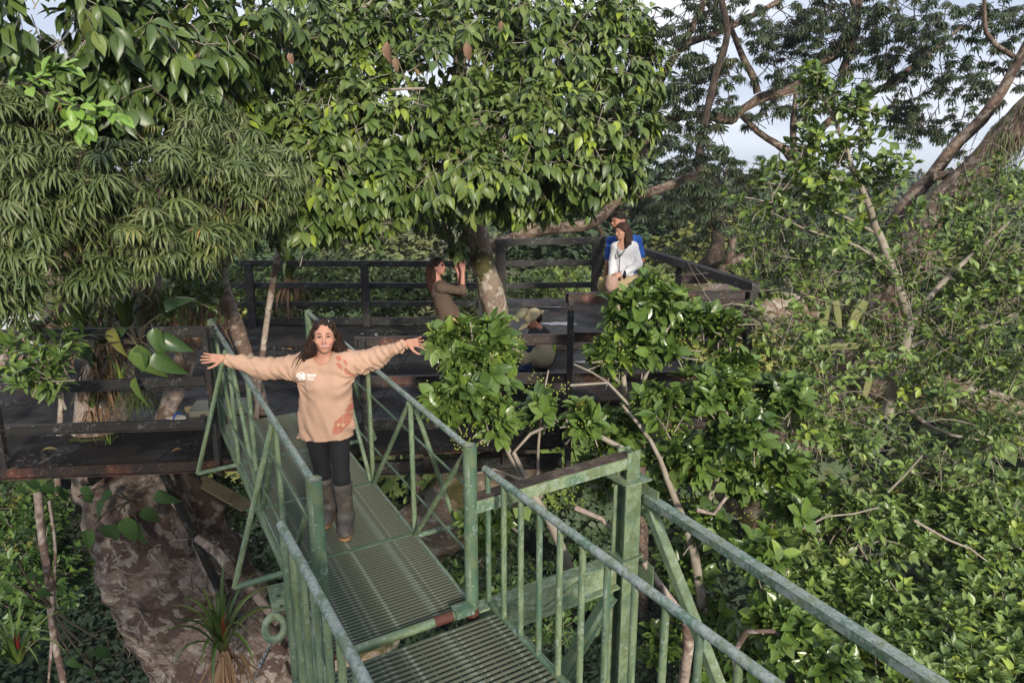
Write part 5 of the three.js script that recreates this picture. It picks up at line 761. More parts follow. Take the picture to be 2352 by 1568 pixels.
bigLeaves('heart_leaved_climber', 'dark heart-leaved climber clinging to the giant trunk below the deck', 'climber', onD(300, 1260, 6.2), [
  [270, 1190, 90, -28, 1, 0.3, 1], [285, 1175, 95, 10, 0, 0.3, 1], [315, 1195, 95, 5, 0, 0.3, 1], [245, 1140, 80, -30, 1, 0.3, 0.9], [330, 1150, 80, 15, 1, 0.3, 0.9], [350, 1115, 80, 40, 1, 0.3, 0.9], [215, 1205, 90, -25, 0, 0.3, 0.9], [265, 1125, 60, -60, 3, 0.3, 0.9]], PB, 6.25, onD(300, 1150, 6.35));
bigLeaves('heart_leaved_climber', 'small dark climber leaves under the deck edge at the far left', 'climber', onD(90, 1150, 6.1), [[80, 1090, 50, -10, 3], [100, 1100, 50, 20, 3], [130, 1105, 50, 15, 1], [150, 1120, 50, -20, 3], [185, 1110, 50, 30, 1], [60, 1110, 45, -30, 3], [200, 1130, 40, 0, 1]], PB, 6.15);
bigLeaves('broad_leaved_climber', 'dark broad leaves on a hanging stem in the lower left', 'climber', onD(60, 1400, 5.2), [[40, 1290, 60, -20, 3], [70, 1300, 60, 10, 3], [30, 1340, 60, -30, 1], [90, 1340, 55, 20, 3], [60, 1360, 60, 0, 1], [190, 1480, 60, -20, 1], [230, 1470, 70, 10, 3], [160, 1500, 60, 20, 1], [210, 1530, 60, -10, 3]], PB, 5.2, onD(120, 1400, 5.35));
shrub('narrow_leaved_sprig', 'narrow-leaved sprig in front of the seated man', onD(100, 900, 5.4), [['stem', path([[150, 940], [120, 860], [90, 820], [60, 780]], 5.4), [0.012, 0.006], M.twig, { seg: 5 }]], [[60, 820, 60, 40, 5.4, 16, 0.2], [120, 830, 40, 60, 5.3, 16, 0.2], [90, 870, 60, 40, 5.3, 14, 0.2], [30, 760, 40, 30, 5.5, 8, 0.2], [150, 780, 30, 30, 5.4, 6, 0.15]], { ...FIC, len: 0.13, whorl: [3, 5], gap: 0.5 }, [leafGeo({ prof: OV, w: 0.15, curve: 0.2, fold: 0.4 })], PAL_FIC, 0.4, { cat: 'branch' });
shrub('leafy_sprig', 'sprig of small oval leaves with bright tips above the pale diagonal limb', onD(440, 680, 6.6), [['stem', path([[380, 600], [430, 620], [460, 650], [470, 680]], 6.6), [0.01, 0.005], M.twigDark, { seg: 5 }]], [[430, 600, 50, 24, 6.6, 14, 0.2], [500, 590, 40, 24, 6.6, 12, 0.2], [460, 670, 36, 24, 6.5, 10, 0.2], [440, 640, 50, 24, 6.6, 10, 0.2]], { ...FIC, len: 0.12, whorl: [3, 5], gap: 0.5, weights: [2, 1, 3, 1.2, 0.5, 0] }, LF.ficus, PAL_FIC, 0.4, { cat: 'branch' });
{ // shaded foliage low down
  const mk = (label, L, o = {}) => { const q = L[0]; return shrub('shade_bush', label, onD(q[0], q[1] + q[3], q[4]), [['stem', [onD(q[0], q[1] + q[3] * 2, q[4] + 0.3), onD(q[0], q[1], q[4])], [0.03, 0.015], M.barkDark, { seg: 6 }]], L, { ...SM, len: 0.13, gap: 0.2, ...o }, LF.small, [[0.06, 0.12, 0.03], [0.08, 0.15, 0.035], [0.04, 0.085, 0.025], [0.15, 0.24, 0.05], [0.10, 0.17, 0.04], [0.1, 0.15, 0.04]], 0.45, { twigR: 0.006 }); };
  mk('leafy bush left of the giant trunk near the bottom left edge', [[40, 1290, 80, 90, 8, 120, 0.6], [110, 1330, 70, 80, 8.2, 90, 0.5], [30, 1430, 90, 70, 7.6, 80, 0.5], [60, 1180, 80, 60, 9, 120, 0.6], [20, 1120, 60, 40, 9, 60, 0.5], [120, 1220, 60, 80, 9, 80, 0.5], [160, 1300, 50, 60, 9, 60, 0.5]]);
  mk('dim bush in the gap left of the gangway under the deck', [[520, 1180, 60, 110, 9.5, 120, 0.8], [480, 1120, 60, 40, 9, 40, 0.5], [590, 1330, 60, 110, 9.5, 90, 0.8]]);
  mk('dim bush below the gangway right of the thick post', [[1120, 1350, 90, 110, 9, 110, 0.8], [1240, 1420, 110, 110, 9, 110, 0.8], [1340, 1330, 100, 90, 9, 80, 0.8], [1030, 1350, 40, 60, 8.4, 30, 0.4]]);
}
// ================================================================= THINGS LYING ON THE DECK
{ // olive equipment case behind the left post
  const c = onY(512, 965, 0), t = thing('equipment_case', 'olive-grey plastic equipment case lying on the deck beside the gangway end', 'case', c); t.rotation.y = 0.2;
  const cm = std({ color: rgb(0.12, 0.125, 0.09), roughness: 0.6 }), shp = (w, d) => { const s = new THREE.Shape(), r = 0.04; s.moveTo(-w + r, -d); s.lineTo(w - r, -d); s.quadraticCurveTo(w, -d, w, -d + r); s.lineTo(w, d - r); s.quadraticCurveTo(w, d, w - r, d); s.lineTo(-w + r, d); s.quadraticCurveTo(-w, d, -w, d - r); s.lineTo(-w, -d + r); s.quadraticCurveTo(-w, -d, -w + r, -d); return s; };
  const sh = (w, d, h, y) => { const g = new THREE.ExtrudeGeometry(shp(w, d), { depth: h, bevelEnabled: true, bevelSize: 0.008, bevelThickness: 0.008, bevelSegments: 2 }); g.rotateX(-Math.PI / 2); g.translate(0, y + 0.008, 0); return g; };
  t.add(mesh(sh(0.3, 0.2, 0.09, 0.005), cm, 'base')); t.add(mesh(sh(0.305, 0.205, 0.05, 0.125), cm, 'lid'));
  for (const x of [-0.15, 0.15]) { const m = mesh(new THREE.BoxGeometry(0.06, 0.07, 0.02), M.blackSteel, 'latch'); m.position.set(x, 0.12, 0.222); t.add(m); }
}
{ const c = onY(402, 968, 0), t = thing('sandal', 'blue-soled white sandal left on the deck behind the bottom rail', 'sandal', c); t.rotation.y = 1.35; const s = new THREE.Shape(); s.ellipse(0, 0, 0.055, 0.14, 0, Math.PI * 2); const g = new THREE.ExtrudeGeometry(s, { depth: 0.03, bevelEnabled: true, bevelSize: 0.005, bevelThickness: 0.005 }); g.rotateX(-Math.PI / 2); g.translate(0, 0.005, 0); t.add(mesh(g, std({ color: rgb(0.02, 0.07, 0.3) }), 'sole')); const g2 = new THREE.ExtrudeGeometry(s, { depth: 0.012, bevelEnabled: true, bevelSize: 0.004, bevelThickness: 0.003 }); g2.rotateX(-Math.PI / 2); g2.translate(0, 0.047, 0); t.add(mesh(g2, std({ color: rgb(0.6, 0.56, 0.5) }), 'footbed')); const st = new THREE.TorusGeometry(0.055, 0.012, 6, 14, Math.PI); st.translate(0, 0.05, 0.03); t.add(mesh(st, std({ color: rgb(0.02, 0.07, 0.3) }), 'strap')); }
{ const lg = leafGeo({ prof: OV, w: 0.24, curve: 0.1, fold: 0.5 }); let fi = 0; const fw = ['large curled tan leaf on the deck behind the bottom rail', 'small orange leaf beside the dark puddle behind the waving woman', 'tiny yellow leaf near the gangway end', 'brown leaf at the far left of the deck edge', 'brown leaf between the two pale limbs', 'yellow leaf right of the waving woman', 'brown leaf on the deck edge below the front post', 'brown leaf on the deck behind the rusty rails', 'brown leaf left of the thin pale pole']; for (const [px, py, s, c] of [[440, 932, 0.22, [0.28, 0.2, 0.08]], [655, 802, 0.12, [0.3, 0.18, 0.05]], [700, 905, 0.1, [0.25, 0.16, 0.04]], [90, 1035, 0.16, [0.2, 0.17, 0.06]], [575, 820, 0.12, [0.2, 0.12, 0.06]], [760, 880, 0.1, [0.26, 0.16, 0.05]], [420, 1030, 0.12, [0.2, 0.12, 0.06]], [930, 900, 0.1, [0.25, 0.14, 0.05]], [500, 800, 0.1, [0.22, 0.14, 0.06]]]) { const p = onY(px, py, 0.022), g = lg.clone(); g.scale(s, s, s); g.rotateY(px); const m = mesh(g, leafMat(c, 0.7), numbered('fallen_leaf')); m.position.copy(p); tag(m, fw[fi++], 'leaf', 'fallen leaves on the low deck'); scene.add(m); } }

{ // leafy crown behind and above the viewpoint: its shade lies over the left side
  const c = V(1.1, 3.9, 6.7), t = thing('overhanging_tree', 'leafy crown overhanging the landing from behind the viewpoint', 'tree', V(0.5, -2, 8)), lv = [];
  part(t, 'trunk', limb([V(0.5, -2, 8), V(0.8, 1, 7.8), V(1.0, 3.6, 7)], [0.25, 0.2, 0.1], { seg: 10 }), M.barkBrown);
  for (let i = 0; i < 1300; i++) { const d = rndDir(), k = Math.pow(R(), 0.4); lv.push({ p: V(c.x + d.x * 1.7 * k, c.y + d.y * 1.5 * k, c.z + d.z * 1.4 * k), ax: V(d.x, d.y - 0.6, d.z).normalize(), n: V(rr(-0.4, 0.4), 1, rr(-0.4, 0.4)), s: rr(0.18, 0.28), t: pick([1, 1, 1]), face: 0 }); }
  foliage(t, lv, LF.broad, PAL_MID, 0.45, { max: 0 });
}
// ================================================================= PEOPLE
// bodies are distance fields of tapered bones, joined smoothly and meshed with surface nets
const smin = (a, b, k) => { const h = Math.max(k - Math.abs(a - b), 0) / k; return Math.min(a, b) - h * h * k * 0.25; };
const cap = (a, b, ra, rb, o = {}) => ({ a, b, ra, rb: rb ?? ra, ...o });                  // o.zs: flattening across dir o.zd
const ell = (c, rx, ry, rz, q, o = {}) => ({ c, r: V(rx, ry, rz), q: q ? q.clone().invert() : null, ...o });
const _p = V();
function primD(p, x, y, z) {
  if (p.c) { _p.set(x - p.c.x, y - p.c.y, z - p.c.z); if (p.q) _p.applyQuaternion(p.q); const r = p.r, k0 = Math.hypot(_p.x / r.x, _p.y / r.y, _p.z / r.z), k1 = Math.hypot(_p.x / (r.x * r.x), _p.y / (r.y * r.y), _p.z / (r.z * r.z)); return k1 < 1e-9 ? -Math.min(r.x, r.y, r.z) : k0 * (k0 - 1) / k1; }
  const a = p.a, bx = p.b.x - a.x, by = p.b.y - a.y, bz = p.b.z - a.z; let px = x - a.x, py = y - a.y, pz = z - a.z;
  const L2 = bx * bx + by * by + bz * bz || 1e-9; const t = Math.min(1, Math.max(0, (px * bx + py * by + pz * bz) / L2));
  px -= bx * t; py -= by * t; pz -= bz * t;
  const rad = p.ra + (p.rb - p.ra) * t;
  if (p.fd) { const q = (px * p.fd.x + py * p.fd.y + pz * p.fd.z), e = q / p.fs - q; px += p.fd.x * e; py += p.fd.y * e; pz += p.fd.z * e; return (Math.hypot(px, py, pz) - rad) * (p.fs < 1 ? mix(p.fs, 1, 0.5) : 1); }
  return Math.hypot(px, py, pz) - rad;
}
function field(prims, k) { return (x, y, z) => { let d = 10; for (const p of prims) { const e = primD(p, x, y, z); d = p.sub ? -smin(-d, e, p.k ?? k) : smin(d, e, p.k ?? k); } return d; }; }
function bounds(prims, pad) { const lo = V(1e9, 1e9, 1e9), hi = V(-1e9, -1e9, -1e9); for (const p of prims) { if (p.sub) continue; for (const [q, r] of p.c ? [[p.c, Math.max(p.r.x, p.r.y, p.r.z)]] : [[p.a, p.ra], [p.b, p.rb]]) { lo.min(V(q.x - r, q.y - r, q.z - r)); hi.max(V(q.x + r, q.y + r, q.z + r)); } } return [lo.subScalar(pad), hi.addScalar(pad)]; }
function nets(f, lo, hi, c) {
  const nx = Math.ceil((hi.x - lo.x) / c) + 1, ny = Math.ceil((hi.y - lo.y) / c) + 1, nz = Math.ceil((hi.z - lo.z) / c) + 1, F = new Float32Array(nx * ny * nz), at = (i, j, k) => i + nx * (j + ny * k);
  for (let k = 0; k < nz; k++) for (let j = 0; j < ny; j++) { for (let i = 0; i < nx; i++) { const v = F[at(i, j, k)] = f(lo.x + i * c, lo.y + j * c, lo.z + k * c); if (v > c * 4) { const s = Math.min(nx - 1 - i, Math.floor((v - c * 2) / c * 0.55)); for (let q = 1; q <= s; q++) F[at(i + q, j, k)] = c * 2; i += Math.max(0, s); } } }
  const id = new Int32Array(nx * ny * nz).fill(-1), P = [], I = [];
  for (let k = 0; k < nz - 1; k++) for (let j = 0; j < ny - 1; j++) for (let i = 0; i < nx - 1; i++) {
    let n = 0, x = 0, y = 0, z = 0, m = 0; const v = []; for (let q = 0; q < 8; q++) { const w = F[at(i + (q & 1), j + ((q >> 1) & 1), k + (q >> 2))]; v.push(w); if (w < 0) m++; } if (m === 0 || m === 8) continue;
    for (const [a, b] of [[0, 1], [2, 3], [4, 5], [6, 7], [0, 2], [1, 3], [4, 6], [5, 7], [0, 4], [1, 5], [2, 6], [3, 7]]) if ((v[a] < 0) !== (v[b] < 0)) { const t = v[a] / (v[a] - v[b]); x += mix(a & 1, b & 1, t); y += mix((a >> 1) & 1, (b >> 1) & 1, t); z += mix(a >> 2, b >> 2, t); n++; }
    id[at(i, j, k)] = P.length / 3; P.push(lo.x + (i + x / n) * c, lo.y + (j + y / n) * c, lo.z + (k + z / n) * c);
  }
  for (let k = 1; k < nz - 1; k++) for (let j = 1; j < ny - 1; j++) for (let i = 1; i < nx - 1; i++) {
    const a = F[at(i, j, k)] < 0;
    const quad = (p, q, r, s, flip) => { if (p < 0 || q < 0 || r < 0 || s < 0) return; flip ? I.push(p, r, q, p, s, r) : I.push(p, q, r, p, r, s); };
    if (a !== F[at(i + 1, j, k)] < 0) quad(id[at(i, j - 1, k - 1)], id[at(i, j, k - 1)], id[at(i, j, k)], id[at(i, j - 1, k)], !a);
    if (a !== F[at(i, j + 1, k)] < 0) quad(id[at(i - 1, j, k - 1)], id[at(i - 1, j, k)], id[at(i, j, k)], id[at(i, j, k - 1)], !a);
    if (a !== F[at(i, j, k + 1)] < 0) quad(id[at(i - 1, j - 1, k)], id[at(i, j - 1, k)], id[at(i, j, k)], id[at(i - 1, j, k)], !a);
  }
  const g = new THREE.BufferGeometry(); g.setAttribute('position', new THREE.Float32BufferAttribute(P, 3)); g.setIndex(I); g.computeVertexNormals();
  const u = new Float32Array(P.length / 3 * 2); for (let i = 0; i < u.length / 2; i++) { u[2 * i] = P[3 * i] * 1.0; u[2 * i + 1] = P[3 * i + 1]; } g.setAttribute('uv', new THREE.BufferAttribute(u, 2)); return g;
}
function blob(prims, k, c, mod, pad = 0.03) { const f = field(prims, k), [lo, hi] = bounds(prims, pad); return nets(mod ? (x, y, z) => mod(f(x, y, z), x, y, z) : f, lo, hi, c); }
const skinMat = new THREE.MeshPhysicalMaterial({ vertexColors: true, roughness: 0.5, sheen: 0.15, specularIntensity: 0.5 });
const cloth = (o) => std({ roughness: 0.92, bumpMap: grainBump, bumpScale: 0.0012, ...o });
const hairTex = tex(64, 256, (u, v) => grey(0.55 + 0.45 * fbm(u, v * 0.1, 24, 4, 611)));
const hairMat = (r, g, b) => new THREE.MeshPhysicalMaterial({ color: rgb(r, g, b), map: hairTex, roughness: 0.62, specularIntensity: 0.5 });

// a head in its own axes: y up, z forward, origin between the ears at eye height
function headPrims(S = 1, fem = 1, smile = 0) {
  const v = (x, y, z) => V(x * S, y * S, z * S), e = (x, y, z, a, b, c, o) => ell(v(x, y, z), a * S, b * S, c * S, null, o), p = [];
  p.push(e(0, 0.03, -0.012, 0.073, 0.088, 0.094)); p.push(e(0, -0.02, 0.018, 0.064, 0.085, 0.072, { k: 0.03 }));
  p.push(e(0, -0.078, 0.036, 0.036 + (1 - fem) * 0.008, 0.034, 0.036, { k: 0.035 }));                                           // jaw
  p.push(e(0, -0.098, 0.058, 0.018 + (1 - fem) * 0.005, 0.014, 0.015, { k: 0.02 }));                                             // chin
  for (const s of [-1, 1]) { p.push(e(s * 0.037, -0.028, 0.058, 0.021, 0.019, 0.018, { k: 0.02 })); p.push(cap(v(s * 0.012, 0.02, 0.087), v(s * 0.046, 0.018, 0.068), 0.008 * S, 0.006 * S, { k: 0.016 })); p.push(e(s * 0.031, 0.0, 0.092, 0.0165, 0.0095, 0.0105, { sub: true, k: 0.012 })); }
  p.push(cap(v(0, 0.008, 0.083), v(0, -0.032, 0.103), 0.0075 * S, 0.0095 * S, { k: 0.012 })); p.push(e(0, -0.036, 0.1, 0.0105, 0.0085, 0.0105, { k: 0.006 }));
  for (const s of [-1, 1]) p.push(e(s * 0.0115, -0.039, 0.091, 0.0075, 0.0065, 0.009, { k: 0.006 }));
  p.push(cap(v(-0.02, -0.066, 0.077), v(0.02, -0.066, 0.077), 0.013 * S, 0.013 * S, { k: 0.02 }));
  if (smile) for (const q of [-1, 1]) p.push(e(q * 0.041, -0.034, 0.06, 0.019, 0.017, 0.018, { k: 0.014 }));
  else { p.push(cap(v(-0.016, -0.062, 0.086), v(0.016, -0.062, 0.086), 0.0045 * S, 0.0045 * S, { k: 0.005 })); p.push(cap(v(-0.013, -0.071, 0.085), v(0.013, -0.071, 0.085), 0.0052 * S, 0.0052 * S, { k: 0.005 })); }
  for (const s of [-1, 1]) { p.push(e(s * 0.074, -0.01, -0.008, 0.007, 0.028, 0.016, { k: 0.01 })); }
  return p;
}
function place(g, pos, q) { g.applyQuaternion(q); g.translate(pos.x, pos.y, pos.z); return g; }
const lookQ = (f, up = V(0, 1, 0)) => { const z = f.clone().normalize(), x = V().crossVectors(up, z).normalize(), y = V().crossVectors(z, x); return new THREE.Quaternion().setFromRotationMatrix(new THREE.Matrix4().makeBasis(x, y, z)); };
function headGeo(pos, q, { S = 1, fem = 1, smile = 0, skin = [0.44, 0.235, 0.165], lip = [0.36, 0.10, 0.085], cell = 0.0034, neck } = {}) {
  const pr = headPrims(S, fem, smile); const inv = q.clone().invert();
  if (neck) { const a = neck[0].clone().sub(pos).applyQuaternion(inv), b = neck[1].clone().sub(pos).applyQuaternion(inv); pr.push(cap(a, b, neck[2], neck[3], { k: 0.03 })); }
  const g = blob(pr, 0.02, cell); const rnS = (x) => x / S;
  colour(g, (x, y, z) => { x /= S; y /= S; z /= S; let c = skin; const lx = Math.abs(x), w = 0.0095 * Math.sqrt(Math.max(0, 1 - (lx / 0.0225) ** 2)); if (!smile && z > 0.055 && Math.abs(y + 0.0665) < w) c = mix3(c, lip, 0.85); if (z > 0.04) c = mix3(c, [skin[0] * 1.08, skin[1] * 0.8, skin[2] * 0.8], 0.45 * Math.max(0, 1 - Math.hypot(lx - 0.042, y + 0.034, (z - 0.07) * 0.6) / 0.026)); return c; });
  return place(g, pos, q);
}
function faceBits(t, pos, q, { S = 1, smile = 0, brow = [0.03, 0.015, 0.01], eyes = 1 } = {}) {
  const P = (x, y, z) => V(x * S, y * S, z * S).applyQuaternion(q).add(pos);
  if (eyes) for (const s of [-1, 1]) {
    const w = new THREE.SphereGeometry(0.0118 * S, 14, 10); w.scale(1.15, 0.38, 0.9); place(w, P(s * 0.031, -0.001, 0.0765), q); const eye = part(t, 'eye', w, std({ color: rgb(0.2, 0.17, 0.16), roughness: 0.3 }));
    const ir = new THREE.SphereGeometry(0.0062 * S, 12, 8); ir.scale(1, 0.6, 0.5); place(ir, P(s * 0.031, 0.0, 0.0862), q); part(eye, 'iris', ir, std({ color: rgb(0.03, 0.015, 0.008), roughness: 0.15 }));
    part(t, 'eyelid', limb([P(s * 0.016, 0.0015, 0.0845), P(s * 0.024, 0.0052, 0.089), P(s * 0.034, 0.0054, 0.087), P(s * 0.046, 0.0015, 0.077)], [0.002 * S, 0.0032 * S, 0.002 * S], { seg: 5, step: 0.006, lump: 0 }), std({ color: rgb(0.04, 0.02, 0.015) }));
    part(t, 'eyebrow', limb([P(s * 0.015, 0.0225, 0.0945), P(s * 0.028, 0.0262, 0.09), P(s * 0.04, 0.026, 0.081), P(s * 0.05, 0.0195, 0.069)], [0.0032 * S, 0.0042 * S, 0.0016 * S], { seg: 5, step: 0.006, lump: 0 }), std({ color: rgb(...brow), roughness: 0.8 }));
  }
  if (smile) {
    const zz = (x) => 0.0945 - 14 * x * x, up = (x) => -0.0552 + 5 * x * x, lo = (x) => -0.0688 + 15 * x * x, n = 16, Q = [], I = [];
    for (let i = 0; i <= n; i++) { const x = (i / n * 2 - 1) * 0.0285; for (const y of [up(x), lo(x)]) { const p = P(x, Math.max(y, Math.min(up(x), lo(x))), zz(x)); Q.push(p.x, p.y, p.z); } if (i) { const k = i * 2 - 2; I.push(k, k + 1, k + 2, k + 1, k + 3, k + 2); } }
    const g = new THREE.BufferGeometry(); g.setAttribute('position', new THREE.Float32BufferAttribute(Q, 3)); g.setIndex(I); g.computeVertexNormals(); g.setAttribute('uv', new THREE.Float32BufferAttribute(new Float32Array(Q.length / 3 * 2), 2)); part(t, 'teeth', g, std({ color: rgb(0.36, 0.34, 0.315), roughness: 0.6, side: THREE.DoubleSide }));
    const lipM = std({ color: rgb(0.34, 0.085, 0.075), roughness: 0.4 }), L = (f, dz, dy) => [-0.032, -0.022, -0.011, 0, 0.011, 0.022, 0.032].map((x) => P(x, f(x) + dy, zz(x) + dz));
    part(t, 'upper_lip', limb(L(up, -0.0008, 0.0012), [0.0012 * S, 0.0026 * S, 0.0028 * S, 0.0026 * S, 0.0012 * S], { seg: 6, step: 0.004, lump: 0 }), lipM); part(t, 'lower_lip', limb(L((x) => Math.min(lo(x), up(x) - 0.001), -0.001, -0.0018), [0.0012 * S, 0.0042 * S, 0.005 * S, 0.0042 * S, 0.0012 * S], { seg: 6, step: 0.004, lump: 0 }), lipM);
  }
}
// a hand: palm from the wrist along dir, back of the hand towards n; thumb on side s
function handPrims(w, dir, n, s, { S = 1, curl = 0.25, spread = 0.12, thumb = 0.7 } = {}) {
  const d = dir.clone().normalize(), nn = n.clone().addScaledVector(d, -n.dot(d)).normalize(), x = V().crossVectors(nn, d).multiplyScalar(s), p = [], at = (a, b, c) => w.clone().addScaledVector(d, a * S).addScaledVector(x, b * S).addScaledVector(nn, c * S);
  for (const b of [-0.026, -0.009, 0.009, 0.026]) p.push(cap(at(0.012, b * 0.75, 0), at(0.082, b, 0), 0.0125 * S, 0.0115 * S, { k: 0.012 }));
  [[0.028, 0.070, 0.0088], [0.0095, 0.079, 0.009], [-0.0095, 0.074, 0.0086], [-0.028, 0.058, 0.0078]].forEach(([b, L, r], i) => {
    let q = at(0.084, b, 0), a = curl * 0.5; const sp = (1.5 - i) * spread; for (let k = 0; k < 3; k++) { const l = L * [0.45, 0.31, 0.24][k] * S, dd = d.clone().multiplyScalar(Math.cos(a)).addScaledVector(nn, -Math.sin(a)).addScaledVector(x, sp).normalize(), e = q.clone().addScaledVector(dd, l); p.push(cap(q, e, r * S * (1 - k * 0.09), r * S * (1 - (k + 1) * 0.09), { k: 0.0035 })); q = e; a += curl * [0.9, 0.8, 0][k]; }
  });
  let q = at(0.022, 0.024, -0.004); const t1 = at(0.052, 0.024 + 0.034 * thumb, -0.010 - 0.008 * curl), t2 = at(0.08, 0.026 + 0.05 * thumb, -0.014 - 0.02 * curl), t3 = at(0.104, 0.026 + 0.058 * thumb, -0.018 - 0.034 * curl); p.push(cap(q, t1, 0.0135 * S, 0.011 * S, { k: 0.012 }), cap(t1, t2, 0.0105 * S, 0.0095 * S, { k: 0.004 }), cap(t2, t3, 0.0095 * S, 0.0078 * S, { k: 0.003 }));
  p.push(cap(w.clone().addScaledVector(d, -0.05 * S), w.clone().addScaledVector(d, 0.02 * S), 0.024 * S, 0.024 * S, { fd: nn, fs: 0.72, k: 0.015 })); return p;
}
const skinGeo = (prims, k, c, skin) => colour(blob(prims, k, c), () => skin);
// hair strands: thin tapering ribbons of tube along given paths
function strands(list, r, n, jit, seed) { const rn = rng(seed), out = []; for (const pts of list) for (let i = 0; i < n; i++) { const o = V((rn() - 0.5), (rn() - 0.5), (rn() - 0.5)).multiplyScalar(jit), w = rn() * 6; out.push(limb(pts.map((p, k) => p.clone().addScaledVector(o, 0.35 + k * 0.35).add(V(Math.sin(w + k * 1.9) * jit * 0.22, 0, Math.cos(w + k * 1.7) * jit * 0.22))), [r, r * 1.1, r * 0.8, r * 0.3], { seg: 5, step: 0.035, lump: 0, cap: false })); } return mergeGeometries(out); }

// ------------------------------------------------------------ the waving woman in the tan shirt
{
  const d0 = 4.88, J = (px, py, d = d0) => onD(px, py, d), floor = (u, v) => RP(u, v, 0.004);
  const skin = [0.46, 0.235, 0.165];
  const t = thing('person', 'smiling dark-haired woman in a tan long-sleeved shirt standing on the gangway with arms spread wide', 'person', V(J(790, 1215).x, onY(790, 1215, -0.06).y, -d0));
  const head = J(744.5, 773.5, d0 - 0.04), q = lookQ(V(-head.x * 0.92, CAM_Y - head.y - 0.02, -head.z)).multiply(new THREE.Quaternion().setFromEuler(new THREE.Euler(0.03, -0.02, -0.01)));
  const neckB = J(745, 836, d0 + 0.035), neckT = J(744, 800, d0 + 0.01);
  const shL = J(697, 836, d0 + 0.02), shR = J(789, 829, d0 + 0.02), elL = J(607, 843, d0 + 0.02), wrL = J(517, 824, d0 - 0.06), elR = J(868, 818, d0 + 0.04), wrR = J(931, 790, d0 - 0.02);
  const chest = J(746, 880), waist = J(750, 945), hip = J(754, 1000, d0 + 0.02), hipL = J(727, 1005, d0 + 0.05), hipR = J(777, 1003, d0 + 0.03);
  // feet on the grating
  const aL = onY(763, 1188, -0.02).setZ(-4.86), fL0 = onY(760, 1204, -0.05), aR = null;
  const yAt = (p) => { const u = p.clone().sub(B0).dot(HEAD); return -0.12 + SLOPE * u + 0.002; };
  const footR = onY(795, 1221, -0.06), footL = onY(756, 1196, -0.05); footR.y = yAt(footR); footL.y = yAt(footL);
  const ankR = footR.clone().add(V(0, 0.1, -0.02)), ankL = footL.clone().add(V(0, 0.1, -0.02));
  const kneeR = hipR.clone().lerp(ankR, 0.47).add(V(0.005, 0, 0.035)), kneeL = hipL.clone().lerp(ankL, 0.47).add(V(0.012, 0, 0.035));
  // body: one continuous surface, with finer head and hands merged in
  const body = skinGeo([cap(neckT, neckB, 0.052, 0.056), cap(neckB, chest, 0.062, 0.1, { fd: V(0, 0, 1), fs: 0.6 }), cap(chest, waist, 0.1, 0.09, { fd: V(0, 0, 1), fs: 0.6 }), cap(waist, waist.clone().lerp(hip, 0.5), 0.09, 0.06, { fd: V(0, 0, 1), fs: 0.6 }), cap(shL, elL, 0.045, 0.036), cap(elL, wrL, 0.035, 0.025), cap(shR, elR, 0.045, 0.036), cap(elR, wrR, 0.035, 0.025), cap(shL, shR, 0.05, 0.05), cap(hipL, kneeL, 0.06, 0.044), cap(kneeL, ankL, 0.042, 0.034), cap(hipR, kneeR, 0.06, 0.044), cap(kneeR, ankR, 0.042, 0.034)], 0.03, 0.012, skin);
  const hd = headGeo(head, q, { skin, smile: 1, neck: [neckT.clone().add(V(0, 0.02, -0.01)), neckB, 0.05, 0.057], cell: 0.003 });
  const hL = skinGeo(handPrims(wrL.clone().lerp(elL, -0.06), V(-1, 0.06, 0.18), V(0.12, -0.25, -1), -1, { S: 0.92, curl: 0.16, spread: 0.1, thumb: 0.9 }), 0.01, 0.003, skin);
  const hR = skinGeo(handPrims(wrR.clone().lerp(elR, -0.06), V(0.9, 0.12, 0.22), V(-0.2, -0.1, -1), 1, { S: 0.92, curl: 0.3, spread: 0.22, thumb: 1.1 }), 0.01, 0.003, skin);
  part(t, 'body', mergeGeometries([body, hd, hL, hR]), skinMat);
  faceBits(t, head, q, { smile: 1 });
  // shirt
  const tor = { fd: V(0, 0, 1), fs: 0.68 };
  const hemY = J(750, 994, d0 + 0.1).y, neckC = neckB.clone().add(V(0, 0.02, 0.03));
  const sp = [cap(J(722, 852, d0 + 0.03), J(716, 1010, d0 + 0.03), 0.112, 0.104, tor), cap(J(768, 850, d0 + 0.03), J(782, 1010, d0 + 0.03), 0.112, 0.104, tor), cap(J(752, 900, d0), J(752, 1015, d0 - 0.01), 0.15, 0.165, tor),
    ell(J(727, 888, d0 - 0.055), 0.062, 0.068, 0.05), ell(J(771, 886, d0 - 0.055), 0.062, 0.068, 0.05),
    cap(shL, elL, 0.07, 0.058), cap(elL, wrL, 0.056, 0.036), cap(shL.clone().add(V(-0.02, -0.045, 0)), elL.clone().add(V(0, -0.028, 0)), 0.08, 0.05), cap(elL.clone().add(V(0, -0.02, 0)), wrL.clone().lerp(elL, 0.35).add(V(0, -0.018, 0)), 0.05, 0.036), cap(shR, elR, 0.07, 0.056), cap(elR, wrR, 0.054, 0.038), cap(shR.clone().add(V(0.02, -0.06, 0)), elR.clone().add(V(-0.02, -0.045, 0)), 0.078, 0.045), cap(shL, shR, 0.068, 0.068)];
  const armDir = (a, b) => b.clone().sub(a).normalize(), dL = armDir(elL, wrL), dR = armDir(elR, wrR);
